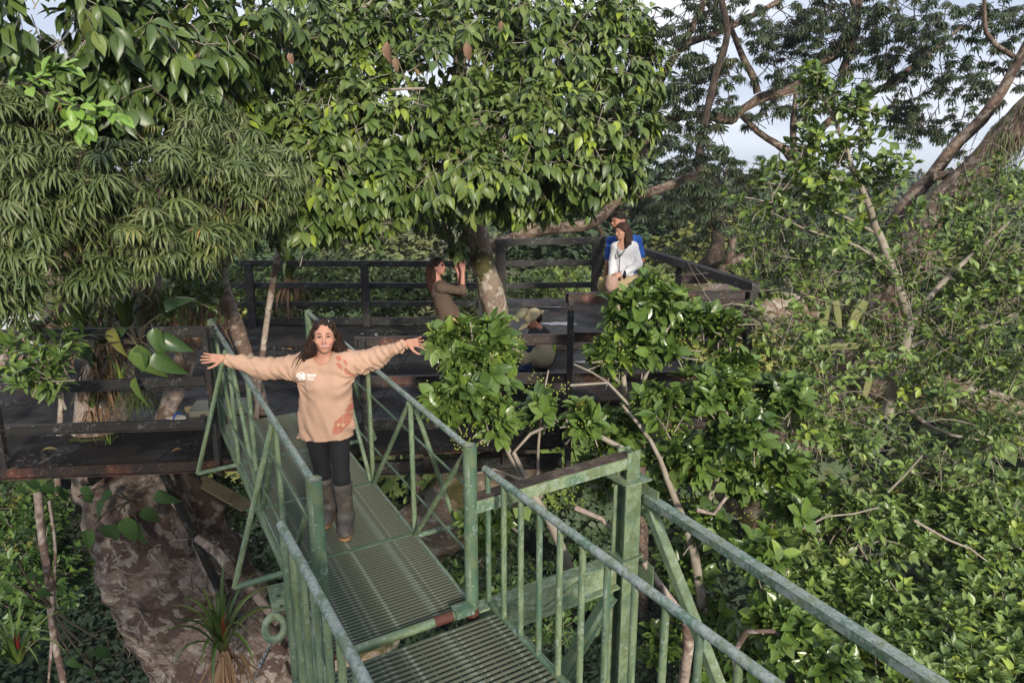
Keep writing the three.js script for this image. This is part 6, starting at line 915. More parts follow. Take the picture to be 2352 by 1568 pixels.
  const shirt = blob(sp, 0.07, 0.007, (d, x, y, z) => {
    const arm = Math.max(0, Math.abs(x - chest.x) - 0.17), ax = x < chest.x ? x - shL.x : x - shR.x;
    const fold = arm > 0 ? 0.013 * Math.min(1, arm * 9) * (n3(x * 24 + y * 16, y * 10 - x * 5, z * 10) + 0.5 * n3(x * 46 + y * 40, y * 18, z * 18)) : 0;
    const low = sstep(chest.y - 0.08, hemY, y), bf = 0.012 * n3(x * 17 + y * 8, y * 4.5 - x * 7, z * 11) * (0.5 + low) + 0.006 * low * Math.sin(x * 46 + y * 26 + 4 * n3(x * 5, y * 5, 2));
    for (const [ax0, ay0, sg] of [[J(676, 878).x, J(676, 878).y, 1], [J(824, 866).x, J(824, 866).y, -1]]) { const rx = x - ax0, ry = y - ay0, r = Math.hypot(rx, ry); d += 0.0075 * Math.exp(-r * 5.5) * sstep(0.0, 0.06, r) * Math.sin(Math.atan2(ry, rx * sg) * 11 + 3 * n3(x * 7, y * 7, z * 3)) * (z > neckC.z - 0.03 ? 1 : 0.4); }
    const cr = x > elR.x ? sstep(elR.x, wrR.x, x) : 0, cl = x < elL.x ? sstep(elL.x, wrL.x, x) : 0; d += 0.007 * cr * Math.sin((x - y * 0.8) * 105 + 4 * n3(x * 9, y * 9, z * 9)) + 0.003 * cl * Math.sin((x + y) * 80 + 4 * n3(x * 9, y * 9, z * 9));
    d += 0.0035 * sstep(0.006, 0.0, Math.abs(y - hemY - 0.035));
    d += fold + bf;
    d = Math.max(d, hemY + 0.012 * Math.sin((x - hip.x) * 9 + 1) - y);
    const wl = (x - wrL.x) * dL.x + (y - wrL.y) * dL.y + (z - wrL.z) * dL.z, wr = (x - wrR.x) * dR.x + (y - wrR.y) * dR.y + (z - wrR.z) * dR.z; if (x < elL.x) d = Math.max(d, wl - 0.006); if (x > elR.x) d = Math.max(d, wr - 0.006);
    const nd = Math.hypot((x - neckC.x) * 0.92, (y - neckC.y - 0.045) * 0.85, (z - neckC.z - 0.012) * 0.8) - 0.06; d = Math.max(d, -nd); return d;
  });
  { // print on the shirt front, in metres of the shirt itself
    const W = 1024, H = 1024, cv = document.createElement('canvas'); cv.width = W; cv.height = H; const c = cv.getContext('2d');
    c.fillStyle = '#b3917b'; c.fillRect(0, 0, W, H);
    const img = fbm; c.globalAlpha = 0.05; for (let i = 0; i < 900; i++) { c.fillStyle = i % 2 ? '#a2836a' : '#c4a78e'; c.beginPath(); c.ellipse(R() * W, R() * H, 6 + R() * 30, 3 + R() * 10, R() * 3, 0, 6.3); c.fill(); } c.globalAlpha = 1;
    const x0 = J(640, 900).x, x1 = J(860, 900).x, yT = J(750, 810).y, yB = J(750, 1010).y, U = (px) => (J(px, 900).x - x0) / (x1 - x0) * W, Vv = (py) => (yT - J(750, py).y) / (yT - yB) * H, k = W / 220;
    const lx = U(701), ly = Vv(858); c.strokeStyle = '#fff'; c.fillStyle = '#fff';
    c.lineWidth = k * 1.5; c.beginPath(); c.arc(lx, ly, k * 10, 0.3, 5.9); c.stroke(); c.lineWidth = k * 1.3; for (let j = -1; j <= 1; j++) { c.beginPath(); for (let i = 0; i <= 24; i++) { const xx = lx + (i / 12 - 1) * k * 9.4, yy = ly + j * k * 2.9 + Math.sin(i * 1.05) * k * 0.9; i ? c.lineTo(xx, yy) : c.moveTo(xx, yy); } c.stroke(); }
    for (const [a, b, r] of [[-3.5, -5.2, 1.9], [3.5, -5.2, 1.9], [-3.2, 6.2, 1.5], [3.2, 6.2, 1.6]]) { c.beginPath(); c.arc(lx + a * k, ly + b * k, r * k, 0, 6.3); c.fill(); c.beginPath(); c.ellipse(lx + a * k * 1.2, ly + b * k * 0.72, 2.6 * k, 0.8 * k, a > 0 ? -0.4 : 0.4, 0, 6.3); c.fill(); }
    c.font = `bold ${k * 8.4}px sans-serif`; c.fillText('terra', lx + k * 13, ly - k * 0.6); c.font = `bold ${k * 3.7}px sans-serif`; c.fillText('A N D I N A', lx + k * 13, ly + k * 3.6, k * 17); c.font = `bold ${k * 4}px sans-serif`; c.fillText('ECUADOR', lx + k * 13, ly + k * 8.4, k * 17);
    const red = '#aa6a56'; c.fillStyle = red; c.strokeStyle = '#b3917b';
    const blobP = (pts) => { c.beginPath(); pts.forEach(([a, b], i) => { i ? c.lineTo(U(a), Vv(b)) : c.moveTo(U(a), Vv(b)); }); c.closePath(); c.fill(); };
    blobP([[767, 976], [773, 958], [786, 948], [800, 940], [806, 952], [803, 970], [792, 976], [786, 984], [774, 988], [767, 986]]);            // fish
    blobP([[794, 938], [801, 926], [811, 922], [810, 938], [804, 944]]); blobP([[802, 920], [808, 908], [816, 900], [815, 918]]); blobP([[808, 902], [813, 888], [820, 878], [818, 898]]); blobP([[812, 884], [818, 868], [824, 864], [820, 880]]);
    c.lineWidth = k * 0.9; for (const [a, b, e, f] of [[768, 966, 790, 962], [790, 948, 789, 980], [770, 986, 780, 978], [792, 964, 803, 974], [796, 940, 808, 944], [794, 952, 804, 956], [793, 958, 803, 962]]) { c.beginPath(); c.moveTo(U(a), Vv(b)); c.lineTo(U(e), Vv(f)); c.stroke(); }
    for (const [a, b] of [[780, 966], [789, 968]]) { c.fillStyle = '#c9a684'; c.beginPath(); c.ellipse(U(a), Vv(b), 3.4 * k, 4 * k, 0.3, 0, 6.3); c.fill(); c.fillStyle = red; c.beginPath(); c.arc(U(a), Vv(b), 1.4 * k, 0, 6.3); c.fill(); }
    c.fillStyle = red; blobP([[779, 815], [790, 812], [795, 822], [786, 824]]); blobP([[780, 828], [789, 828], [796, 836], [794, 844], [786, 838]]); blobP([[796, 819], [804, 822], [808, 834], [800, 830]]); blobP([[797, 842], [803, 838], [812, 850], [820, 862], [810, 860], [800, 852]]);
    c.lineWidth = k * 0.8; for (const [a, b, e, f] of [[782, 822, 800, 832], [790, 832, 800, 846], [799, 846, 812, 858], [804, 842, 806, 858]]) { c.beginPath(); c.moveTo(U(a), Vv(b)); c.lineTo(U(e), Vv(f)); c.stroke(); }
    const tx = new THREE.CanvasTexture(cv); tx.colorSpace = THREE.SRGBColorSpace; tx.wrapS = tx.wrapT = THREE.ClampToEdgeWrapping;
    const p = shirt.attributes.position, n = shirt.attributes.normal, u = shirt.attributes.uv; for (let i = 0; i < p.count; i++) { if (n.getZ(i) > -0.1) u.setXY(i, (p.getX(i) - x0) / (x1 - x0), (p.getY(i) - yB) / (yT - yB)); else u.setXY(i, 0.05, 0.5); }
    part(t, 'shirt', shirt, std({ map: tx, roughness: 0.9 }));
  }
  // leggings and boots
  const leg = blob([cap(hipL, kneeL, 0.086, 0.06), cap(kneeL, ankL, 0.058, 0.05), cap(hipR, kneeR, 0.086, 0.06), cap(kneeR, ankR, 0.06, 0.05), cap(hipL.clone().add(V(0.01, 0.06, 0)), hipR.clone().add(V(-0.01, 0.06, 0)), 0.085, 0.085)], 0.03, 0.009, (d, x, y, z) => d + 0.0025 * n3(x * 18, y * 30, z * 18));
  part(t, 'leggings', leg, cloth({ color: rgb(0.009, 0.0085, 0.011), roughness: 0.85 }));
  const mud = tex(256, 256, (u, v) => mix3(mix3([0.24, 0.225, 0.21], [0.34, 0.32, 0.30], fbm(u, v, 7, 4, 71)), [0.40, 0.36, 0.33], 0.6 * sstep(0.48, 0.7, fbm(u, v, 5, 5, 73))), { repeat: [4, 4] });
  const mBoot = std({ map: mud, roughness: 0.65 });
  for (const [f, a, k, out] of [[footR, ankR, kneeR, 0.25], [footL, ankL, kneeL, -0.12]]) {
    const dir = V(out * 0.6 + 0.05, 0, 1).normalize(), top = a.clone().lerp(k, 0.8), heel = f.clone().add(V(0, 0.045, 0)).addScaledVector(dir, -0.055), ball = f.clone().add(V(0, 0.045, 0)).addScaledVector(dir, 0.1), toe = f.clone().add(V(0, 0.04, 0)).addScaledVector(dir, 0.15);
    const g = blob([cap(top, a.clone().add(V(0, 0.02, 0)), 0.074, 0.056), cap(a, heel, 0.055, 0.045), cap(a, ball, 0.055, 0.046), cap(ball, toe, 0.048, 0.042), cap(heel, ball, 0.042, 0.044)], 0.045, 0.008, (d, x, y, z) => Math.max(d + 0.003 * n3(x * 26, y * 34, z * 26), y - top.y - 0.02, f.y + 0.014 - y));
    const b = part(t, 'rubber_boot', g, mBoot);
    part(b, 'boot_rim', place(new THREE.TorusGeometry(0.071, 0.006, 8, 24).rotateX(Math.PI / 2), V(top.x, top.y + 0.018, top.z), new THREE.Quaternion()), mBoot);
    const s = blob([cap(heel.clone().setY(f.y + 0.012), ball.clone().setY(f.y + 0.012), 0.046, 0.05), cap(ball.clone().setY(f.y + 0.012), toe.clone().setY(f.y + 0.012), 0.05, 0.044)], 0.02, 0.008, (d, x, y, z) => Math.max(d, Math.abs(y - f.y - 0.012) - 0.012)); part(b, 'sole', s, std({ color: rgb(0.36, 0.17, 0.07), roughness: 0.8 }));
  }
  // hair
  const HP = (x, y, z) => V(x, y, z).applyQuaternion(q).add(head);
  const hp = [ell(HP(0, 0.04, -0.028), 0.083, 0.086, 0.09, q), cap(HP(-0.07, 0.02, -0.02), HP(-0.105, -0.1, -0.05), 0.03, 0.045), cap(HP(0.07, 0.02, -0.02), HP(0.105, -0.1, -0.05), 0.03, 0.045), cap(HP(-0.09, -0.06, -0.06), HP(-0.15, -0.17, -0.08), 0.04, 0.03), cap(HP(0.09, -0.06, -0.06), HP(0.16, -0.16, -0.08), 0.045, 0.032), cap(HP(0, -0.02, -0.09), HP(0, -0.2, -0.165), 0.07, 0.06), cap(HP(-0.05, 0.075, 0.035), HP(-0.072, 0.02, 0.02), 0.018, 0.016), cap(HP(0.05, 0.075, 0.035), HP(0.074, 0.02, 0.02), 0.018, 0.016), cap(HP(0, 0.098, 0.03), HP(-0.045, 0.08, 0.04), 0.02, 0.016), cap(HP(0, 0.098, 0.03), HP(0.045, 0.08, 0.04), 0.02, 0.016), ell(HP(0, 0.008, 0.08), 0.052, 0.062, 0.05, q, { sub: true, k: 0.016 })];
  const hm = hairMat(0.035, 0.016, 0.010);
  const hg = blob(hp, 0.03, 0.0055, (d, x, y, z) => d + 0.0035 * Math.sin(x * 210 + 14 * n3(x * 9, y * 5, z * 9)) + 0.004 * n3(x * 40, y * 9, z * 40)); const hair = part(t, 'hair', hg, hm);
  const sl = []; for (const s of [-1, 1]) for (let i = 0; i < 9; i++) { const f = i / 8; sl.push([HP(s * (0.02 + 0.04 * f), 0.11 - 0.02 * f, 0.02 - 0.05 * f), HP(s * 0.085, 0.03, 0.01 - 0.06 * f), HP(s * (0.1 + 0.02 * f), -0.06, -0.02 - 0.05 * f), HP(s * (0.13 + 0.05 * (1 - f)), -0.14, -0.04 - 0.05 * f), HP(s * (0.15 + 0.06 * (1 - f)), -0.2, -0.06 - 0.04 * f)]); }
  part(hair, 'loose_strands', strands(sl, 0.0042, 5, 0.035, 91), hairMat(0.05, 0.022, 0.012)).userData.kind = 'stuff';
  // sunglasses pushed up on the head
  const gl = part(t, 'sunglasses', [-1, 1].map((s) => { const g = new THREE.SphereGeometry(0.026, 16, 10); g.scale(1, 0.62, 0.35); g.rotateX(-0.9); return place(g, HP(s * 0.035, 0.118, 0.028), q); }), std({ color: rgb(0.008, 0.009, 0.014), roughness: 0.08 }));
  part(gl, 'frame', [limb([HP(-0.014, 0.122, 0.03), HP(0, 0.125, 0.03), HP(0.014, 0.122, 0.03)], [0.003, 0.003], { seg: 5, step: 0.01, lump: 0 }), limb([HP(-0.062, 0.112, 0.018), HP(-0.078, 0.08, -0.01), HP(-0.078, 0.05, -0.05)], [0.003, 0.003], { seg: 5, step: 0.02, lump: 0 }), limb([HP(0.062, 0.112, 0.018), HP(0.078, 0.08, -0.01), HP(0.078, 0.05, -0.05)], [0.003, 0.003], { seg: 5, step: 0.02, lump: 0 })], std({ color: rgb(0.15, 0.06, 0.02), roughness: 0.3 }));
}
// ------------------------------------------------------------ the other visitors
function figure(name, label, at, F) {
  const t = thing(name, label, 'person', at), skin = F.skin ?? [0.42, 0.22, 0.155], FD = F.flat ?? V(0, 0, 1), c = F.cell ?? 0.011;
  const bones = [], shirtP = [], pantP = [];
  F.torso.forEach(([p, r], i) => { if (i) { const [q, s] = F.torso[i - 1]; bones.push(cap(q, p, s * 0.8, r * 0.8, { fd: FD, fs: 0.68 })); if (i <= F.shirtTo) shirtP.push(cap(q, p, s, r, { fd: FD, fs: F.depth ?? 0.72 })); } });
  for (const [sh, el, wr, o] of F.arms) { bones.push(cap(sh, el, 0.045, 0.038), cap(el, wr, 0.036, 0.026)); const sl = F.sleeve, k = o?.sleeve ?? sl; if (k > 0) { shirtP.push(cap(sh, sh.clone().lerp(el, Math.min(1, k * 2)), 0.066, k >= 0.5 ? 0.055 : 0.066)); if (k > 0.5) shirtP.push(cap(el, el.clone().lerp(wr, (k - 0.5) * 2), 0.055, 0.042)); } }
  for (const [hp, kn, an] of F.legs) { bones.push(cap(hp, kn, 0.066, 0.048), cap(kn, an, 0.045, 0.034)); pantP.push(cap(hp, kn, 0.1, 0.075), cap(kn, an, 0.075, 0.062)); }
  if (F.legs.length > 1) pantP.push(cap(F.legs[0][0], F.legs[1][0], 0.125, 0.125), cap(F.legs[0][0].clone().add(V(0.02, 0.07, 0)), F.legs[1][0].clone().add(V(0, 0.07, 0)), 0.115, 0.115));
  if (F.shoulders) { bones.push(cap(...F.shoulders, 0.05, 0.05)); shirtP.push(cap(...F.shoulders, 0.068, 0.068)); }
  const q = lookQ(F.look); bones.push(cap(F.head.clone().add(V(0, -0.07, 0)).addScaledVector(F.look, -0.02), F.neck, 0.05, 0.056));
  const geos = [skinGeo(bones, 0.04, c, skin), headGeo(F.head, q, { S: F.S ?? 1, fem: F.fem ?? 1, skin, cell: 0.0045 })];
  for (const h of F.hands ?? []) geos.push(skinGeo(handPrims(h[0], h[1], h[2], h[3], h[4]), 0.01, 0.0035, skin));
  part(t, 'body', mergeGeometries(geos), skinMat);
  faceBits(t, F.head, q, { S: F.S ?? 1, eyes: F.eyes ?? 1 });
  if (shirtP.length) part(t, 'shirt', blob(shirtP, 0.028, c * 0.8, (d, x, y, z) => { d += 0.006 * n3(x * 15 + y * 9, y * 8 - x * 6, z * 12) + 0.003 * n3(x * 34, y * 22, z * 30); if (F.hem !== undefined) d = Math.max(d, F.hem - y); const no = F.neckOff ?? V(0, 0, 0), nd = Math.hypot(x - F.neck.x - no.x, (y - F.neck.y - 0.05 - no.y) * 0.8, z - F.neck.z - no.z) - (F.neckR ?? 0.075); return Math.max(d, -nd); }), F.shirt);
  if (pantP.length) part(t, 'trousers', blob(pantP, 0.05, c, (d, x, y, z) => d + 0.005 * n3(x * 14, y * 20, z * 14)), F.pants);
  for (const [, , an, toe] of F.legs) if (toe) { const g = blob([cap(an.clone().add(V(0, 0.22, 0)), an, 0.068, 0.06), cap(an, an.clone().add(V(0, -0.045, 0)), 0.058, 0.046), cap(an.clone().add(V(0, -0.05, 0)), an.clone().add(V(0, -0.055, 0)).addScaledVector(toe, 0.15), 0.045, 0.04)], 0.04, 0.011, (d, x, y, z) => Math.max(d, an.y - 0.1 - y)); part(t, 'boot', g, F.boots ?? std({ color: rgb(0.015, 0.015, 0.016), roughness: 0.5 })); }
  const H = (x, y, z) => V(x, y, z).multiplyScalar(F.S ?? 1).applyQuaternion(q).add(F.head);
  if (F.hair) { const hm = hairMat(...(F.hairC ?? [0.03, 0.014, 0.009])); const g = blob(F.hair(H, q), 0.03, 0.007, (d, x, y, z) => d + 0.003 * Math.sin(x * 190 + z * 120 + 12 * n3(x * 8, y * 4, z * 8)) + 0.004 * n3(x * 36, y * 9, z * 36)); const hr = part(t, 'hair', g, hm); if (F.strands) part(hr, 'loose_strands', strands(F.strands(H), 0.006, 6, 0.05, 17), hm).userData.kind = 'stuff'; }
  return { t, H, q };
}
const khaki = cloth({ color: rgb(0.36, 0.275, 0.165) });
{ // woman in the brown shirt looking up through her raised hands
  const d = 9.0, J = (x, y, dd = d) => onD(x, y, dd), hipN = J(1036, 752, d - 0.07), hipF = J(1036, 752, d + 0.09), fy = 0.11;
  const an1 = V(J(1032, 840).x, fy, -d + 0.06), an2 = V(J(1046, 838).x, fy, -d - 0.12), sh1 = J(1012, 660, d - 0.12), sh2 = J(1012, 658, d + 0.14), el1 = J(1062, 668, d - 0.13), el2 = J(1058, 674, d + 0.1), wr1 = J(1063, 622, d - 0.08), wr2 = J(1054, 628, d + 0.02);
  const { t, H, q } = figure('person', 'long-haired woman in a brown shirt and sunglasses holding up a phone beside the leaning trunk', V(J(1036, 850).x, 0, -d), {
    head: J(1004, 611), look: V(1, 0.2, 0.22).normalize(), neck: J(1003, 643), flat: V(1, 0, 0), depth: 0.95, torso: [[J(1006, 648), 0.07], [J(1013, 668), 0.135], [J(1020, 700), 0.125], [J(1031, 722), 0.155], [J(1035, 745), 0.16]], shirtTo: 4, hem: J(1035, 738).y, shoulders: [sh1, sh2], arms: [[sh1, el1, wr1], [sh2, el2, wr2]], sleeve: 0.62, legs: [[hipN, J(1033, 800, d - 0.06), an1, V(1, 0, 0.2)], [hipF, J(1042, 800, d + 0.1), an2, V(1, 0, 0.1)]],
    hands: [[wr1, V(0.02, 1, 0.05), V(0.1, 0.05, 1), 1, { S: 0.95, curl: 0.55, thumb: 0.4 }], [wr2, V(0.05, 1, 0), V(0.1, 0, -1), -1, { S: 0.95, curl: 0.5, thumb: 0.4 }]], shirt: cloth({ color: rgb(0.10, 0.066, 0.046) }), pants: cloth({ color: rgb(0.40, 0.265, 0.135) }), skin: [0.46, 0.22, 0.17], eyes: 0,
    hair: (P, q) => [ell(P(0, 0.04, -0.01), 0.084, 0.086, 0.1, q), ell(P(0, -0.012, 0.085), 0.07, 0.062, 0.06, q, { sub: true, k: 0.02 }), cap(P(0, -0.02, -0.09), P(0.0, -0.24, -0.12), 0.07, 0.072), cap(P(0, -0.2, -0.12), P(0.01, -0.62, -0.1), 0.07, 0.03), cap(P(-0.065, 0.02, -0.03), P(-0.055, -0.16, -0.07), 0.025, 0.035), cap(P(0.065, 0.02, -0.03), P(0.055, -0.16, -0.07), 0.025, 0.035)], hairC: [0.05, 0.018, 0.010], strands: (P) => [-0.05, -0.02, 0.02, 0.05].map((x) => [P(x, 0.05, -0.09), P(x, -0.12, -0.13), P(x, -0.3, -0.13), P(x * 0.7, -0.52, -0.11), P(x * 0.6, -0.66, -0.1)]),
  });
  const gl = part(t, 'sunglasses', [-1, 1].map((s) => { const g = new THREE.SphereGeometry(0.024, 12, 8); g.scale(1, 0.72, 0.4); return place(g, H(s * 0.032, 0.0, 0.088), q); }), std({ color: rgb(0.01, 0.01, 0.012), roughness: 0.1 }));
  part(gl, 'frame', [-1, 1].map((s) => limb([H(s * 0.055, 0.006, 0.085), H(s * 0.078, 0.006, 0.03), H(s * 0.078, 0, -0.01)], [0.004, 0.004], { seg: 5, step: 0.02, lump: 0 })), std({ color: rgb(0.01, 0.01, 0.01), roughness: 0.3 }));
  const ph = J(1058, 606, d - 0.03); solo('phone', bevelBar(ph.clone().add(V(0, -0.07, 0)), ph.clone().add(V(0.01, 0.07, 0)), 0.012, 0.07, 0.003, V(0, 0, 1)), std({ color: rgb(0.02, 0.02, 0.022), roughness: 0.25 }), 'dark phone held up by the woman in the brown shirt', 'phone');
  const hb = J(1069, 748, d - 0.12); solo('cloth_hat', blob([ell(hb, 0.09, 0.12, 0.07), cap(hb.clone().add(V(0, 0.06, 0)), hb.clone().add(V(-0.06, 0.12, 0)), 0.04, 0.02)], 0.03, 0.01, (dd, x, y, z) => dd + 0.012 * n3(x * 22, y * 16, z * 22)), cloth({ color: rgb(0.13, 0.075, 0.06) }), 'mauve-brown cloth bag hanging at the brown-shirted woman\'s hip', 'bag');
}
{ // the couple
  const d = 9.75, J = (x, y, dd = d) => onD(x, y, dd), fy = RAISE + 0.11;
  const sL = J(1404, 554), sR = J(1464, 552), eL = J(1397, 603, d - 0.05), wL = J(1388, 639, d - 0.08), eR = J(1474, 598, d), wR = J(1444, 622, d - 0.22);
  const hA = J(1420, 650), hB = J(1448, 650);
  figure('person', 'dark-haired man in a bright blue t-shirt standing behind the white-shirted woman', V(J(1434, 770).x, RAISE, -d), {
    head: J(1421, 508), look: V(-1, 0.02, 0.42).normalize(), S: 1.04, fem: 0, neck: J(1431, 538), torso: [[J(1432, 540), 0.09], [J(1434, 562), 0.19], [J(1434, 600), 0.18], [J(1434, 632), 0.17], [J(1434, 655), 0.165]], shirtTo: 3, hem: J(1434, 632).y, shoulders: [sL, sR], arms: [[sL, eL, wL], [sR, eR, wR]], sleeve: 0.36, legs: [[hA, J(1421, 710), V(J(1420, 760).x, fy, -d + 0.02), V(-0.5, 0, 0.85)], [hB, J(1450, 710), V(J(1450, 760).x, fy, -d + 0.02), V(0.1, 0, 1)]],
    hands: [[wL, V(-0.3, -1, 0.15), V(-0.8, 0.1, 0.6), 1, { curl: 0.6, thumb: 0.4 }], [wR, V(-1, -0.1, 0.3), V(0, 0.3, 1), -1, { curl: 0.5, thumb: 0.3 }]], shirt: cloth({ color: rgb(0.022, 0.10, 0.42) }), pants: khaki, skin: [0.42, 0.19, 0.13],
    hair: (P, q) => [ell(P(0, 0.05, -0.012), 0.082, 0.08, 0.098, q), cap(P(-0.03, 0.105, 0.058), P(0.03, 0.11, 0.055), 0.022, 0.022), ell(P(0, -0.03, 0.07), 0.1, 0.075, 0.07, q, { sub: true, k: 0.015 }), cap(P(0, 0, -0.08), P(0, -0.05, -0.08), 0.045, 0.04)], hairC: [0.016, 0.010, 0.008],
  });
  const d2 = 9.45, K = (x, y, dd = d2) => onD(x, y, dd), s1 = K(1415, 568), s2 = K(1455, 566), e1 = K(1407, 605, d2 - 0.02), w1 = K(1404, 634, d2 - 0.12), e2 = K(1467, 607, d2 - 0.06), w2 = K(1429, 630, d2 - 0.22);
  const { t, H } = figure('person', 'brown-haired woman in a white blouse and dark bead necklace holding a hat', V(K(1434, 775).x, RAISE, -d2), {
    head: K(1429, 531), look: V(-0.86, -0.03, 0.5).normalize(), S: 0.98, neck: K(1434, 556), torso: [[K(1434, 558), 0.08], [K(1435, 576), 0.15], [K(1433, 600), 0.14], [K(1433, 625), 0.14], [K(1434, 650), 0.155], [K(1434, 668), 0.15]], depth: 0.85, shirtTo: 3, hem: K(1434, 632).y, shoulders: [s1, s2], arms: [[s1, e1, w1], [s2, e2, w2]], sleeve: 0.97, legs: [[K(1422, 658), K(1418, 712), V(K(1413, 755).x, fy, -d2), V(-0.6, 0, 0.8)], [K(1446, 658), K(1448, 712), V(K(1448, 755).x, fy, -d2), V(-0.1, 0, 1)]],
    hands: [[w1, V(-0.1, -1, 0.3), V(-0.6, 0, 0.8), 1, { S: 0.9, curl: 0.5, thumb: 0.4 }], [w2, V(-1, -0.25, 0.2), V(0, 0.3, 1), -1, { S: 0.92, curl: 0.6, thumb: 0.4 }]], shirt: cloth({ color: rgb(0.6, 0.6, 0.64) }), pants: khaki, neckR: 0.085, neckOff: V(-0.035, -0.05, 0.08), skin: [0.45, 0.24, 0.17], eyes: 0,
    hair: (P, q) => [ell(P(0, 0.04, -0.012), 0.086, 0.088, 0.1, q), ell(P(0, -0.012, 0.085), 0.062, 0.062, 0.06, q, { sub: true, k: 0.02 }), cap(P(0.065, 0.02, -0.03), P(0.095, -0.16, -0.04), 0.035, 0.045), cap(P(-0.07, 0.02, -0.03), P(-0.1, -0.16, -0.05), 0.03, 0.045), cap(P(0, -0.02, -0.09), P(0, -0.22, -0.11), 0.075, 0.075), cap(P(0.08, -0.12, -0.03), P(0.1, -0.24, 0.0), 0.045, 0.025)], hairC: [0.06, 0.028, 0.018], strands: (P) => [-0.09, -0.05, 0, 0.05, 0.09].map((x) => [P(x * 0.9, 0.05, -0.05), P(x * 1.1, -0.06, -0.08 + Math.abs(x) * 0.6), P(x * 1.2, -0.17, -0.1 + Math.abs(x)), P(x * 1.3, -0.26, -0.11 + Math.abs(x))]),
  });
  const nk = [], fN = V(-0.45, 0, 0.9).normalize(), sN = V(0.9, 0, 0.45).normalize(), nc = K(1434, 556); for (let i = 0; i < 26; i++) { const k = i / 12.5 - 1, e = 1 - k * k; nk.push(nc.clone().addScaledVector(sN, k * 0.07).addScaledVector(fN, 0.06 + 0.135 * e).add(V(0, -0.01 - 0.17 * e, 0))); }
  const nkG = nk.map((p) => { const g = new THREE.IcosahedronGeometry(0.008, 1); g.translate(p.x, p.y, p.z); return g; }); part(t, 'bead_necklace', nkG, std({ color: rgb(0.012, 0.012, 0.014), roughness: 0.3 }));
  part(t, 'button_placket', limb([0.14, 0.22, 0.3, 0.4].map((dy) => nc.clone().addScaledVector(fN, 0.135).add(V(0, -dy, 0))), [0.012, 0.012], { seg: 6, step: 0.05, lump: 0 }), cloth({ color: rgb(0.55, 0.55, 0.6) }));
  part(t, 'bracelet', limb([w2.clone().add(V(0.03, 0.045, 0)), w2.clone().add(V(0.03, 0, 0.045)), w2.clone().add(V(0.03, -0.05, 0.0))], [0.02, 0.02], { seg: 7, step: 0.02, lump: 0.2, freq: 20 }), std({ color: rgb(0.01, 0.01, 0.01) }));
  const hat = (px, py, dd, col, label) => { const c0 = K(px, py, dd), g = blob([ell(c0, 0.085, 0.115, 0.08), cap(c0.clone().add(V(0.05, 0.08, 0)), c0.clone().add(V(-0.03, 0.1, 0)), 0.035, 0.03)], 0.03, 0.009, (q, x, y, z) => q + 0.008 * n3(x * 22, y * 14, z * 22)); solo('cloth_hat', g, cloth({ color: rgb(...col) }), label, 'hat'); };
  hat(1404, 653, d2 - 0.24, [0.38, 0.25, 0.2], 'dusty pink cloth hat held in the white-bloused woman\'s hands'); hat(1386, 656, d - 0.2, [0.44, 0.36, 0.16], 'pale yellow cloth hat hanging from the blue-shirted man\'s hand');
}
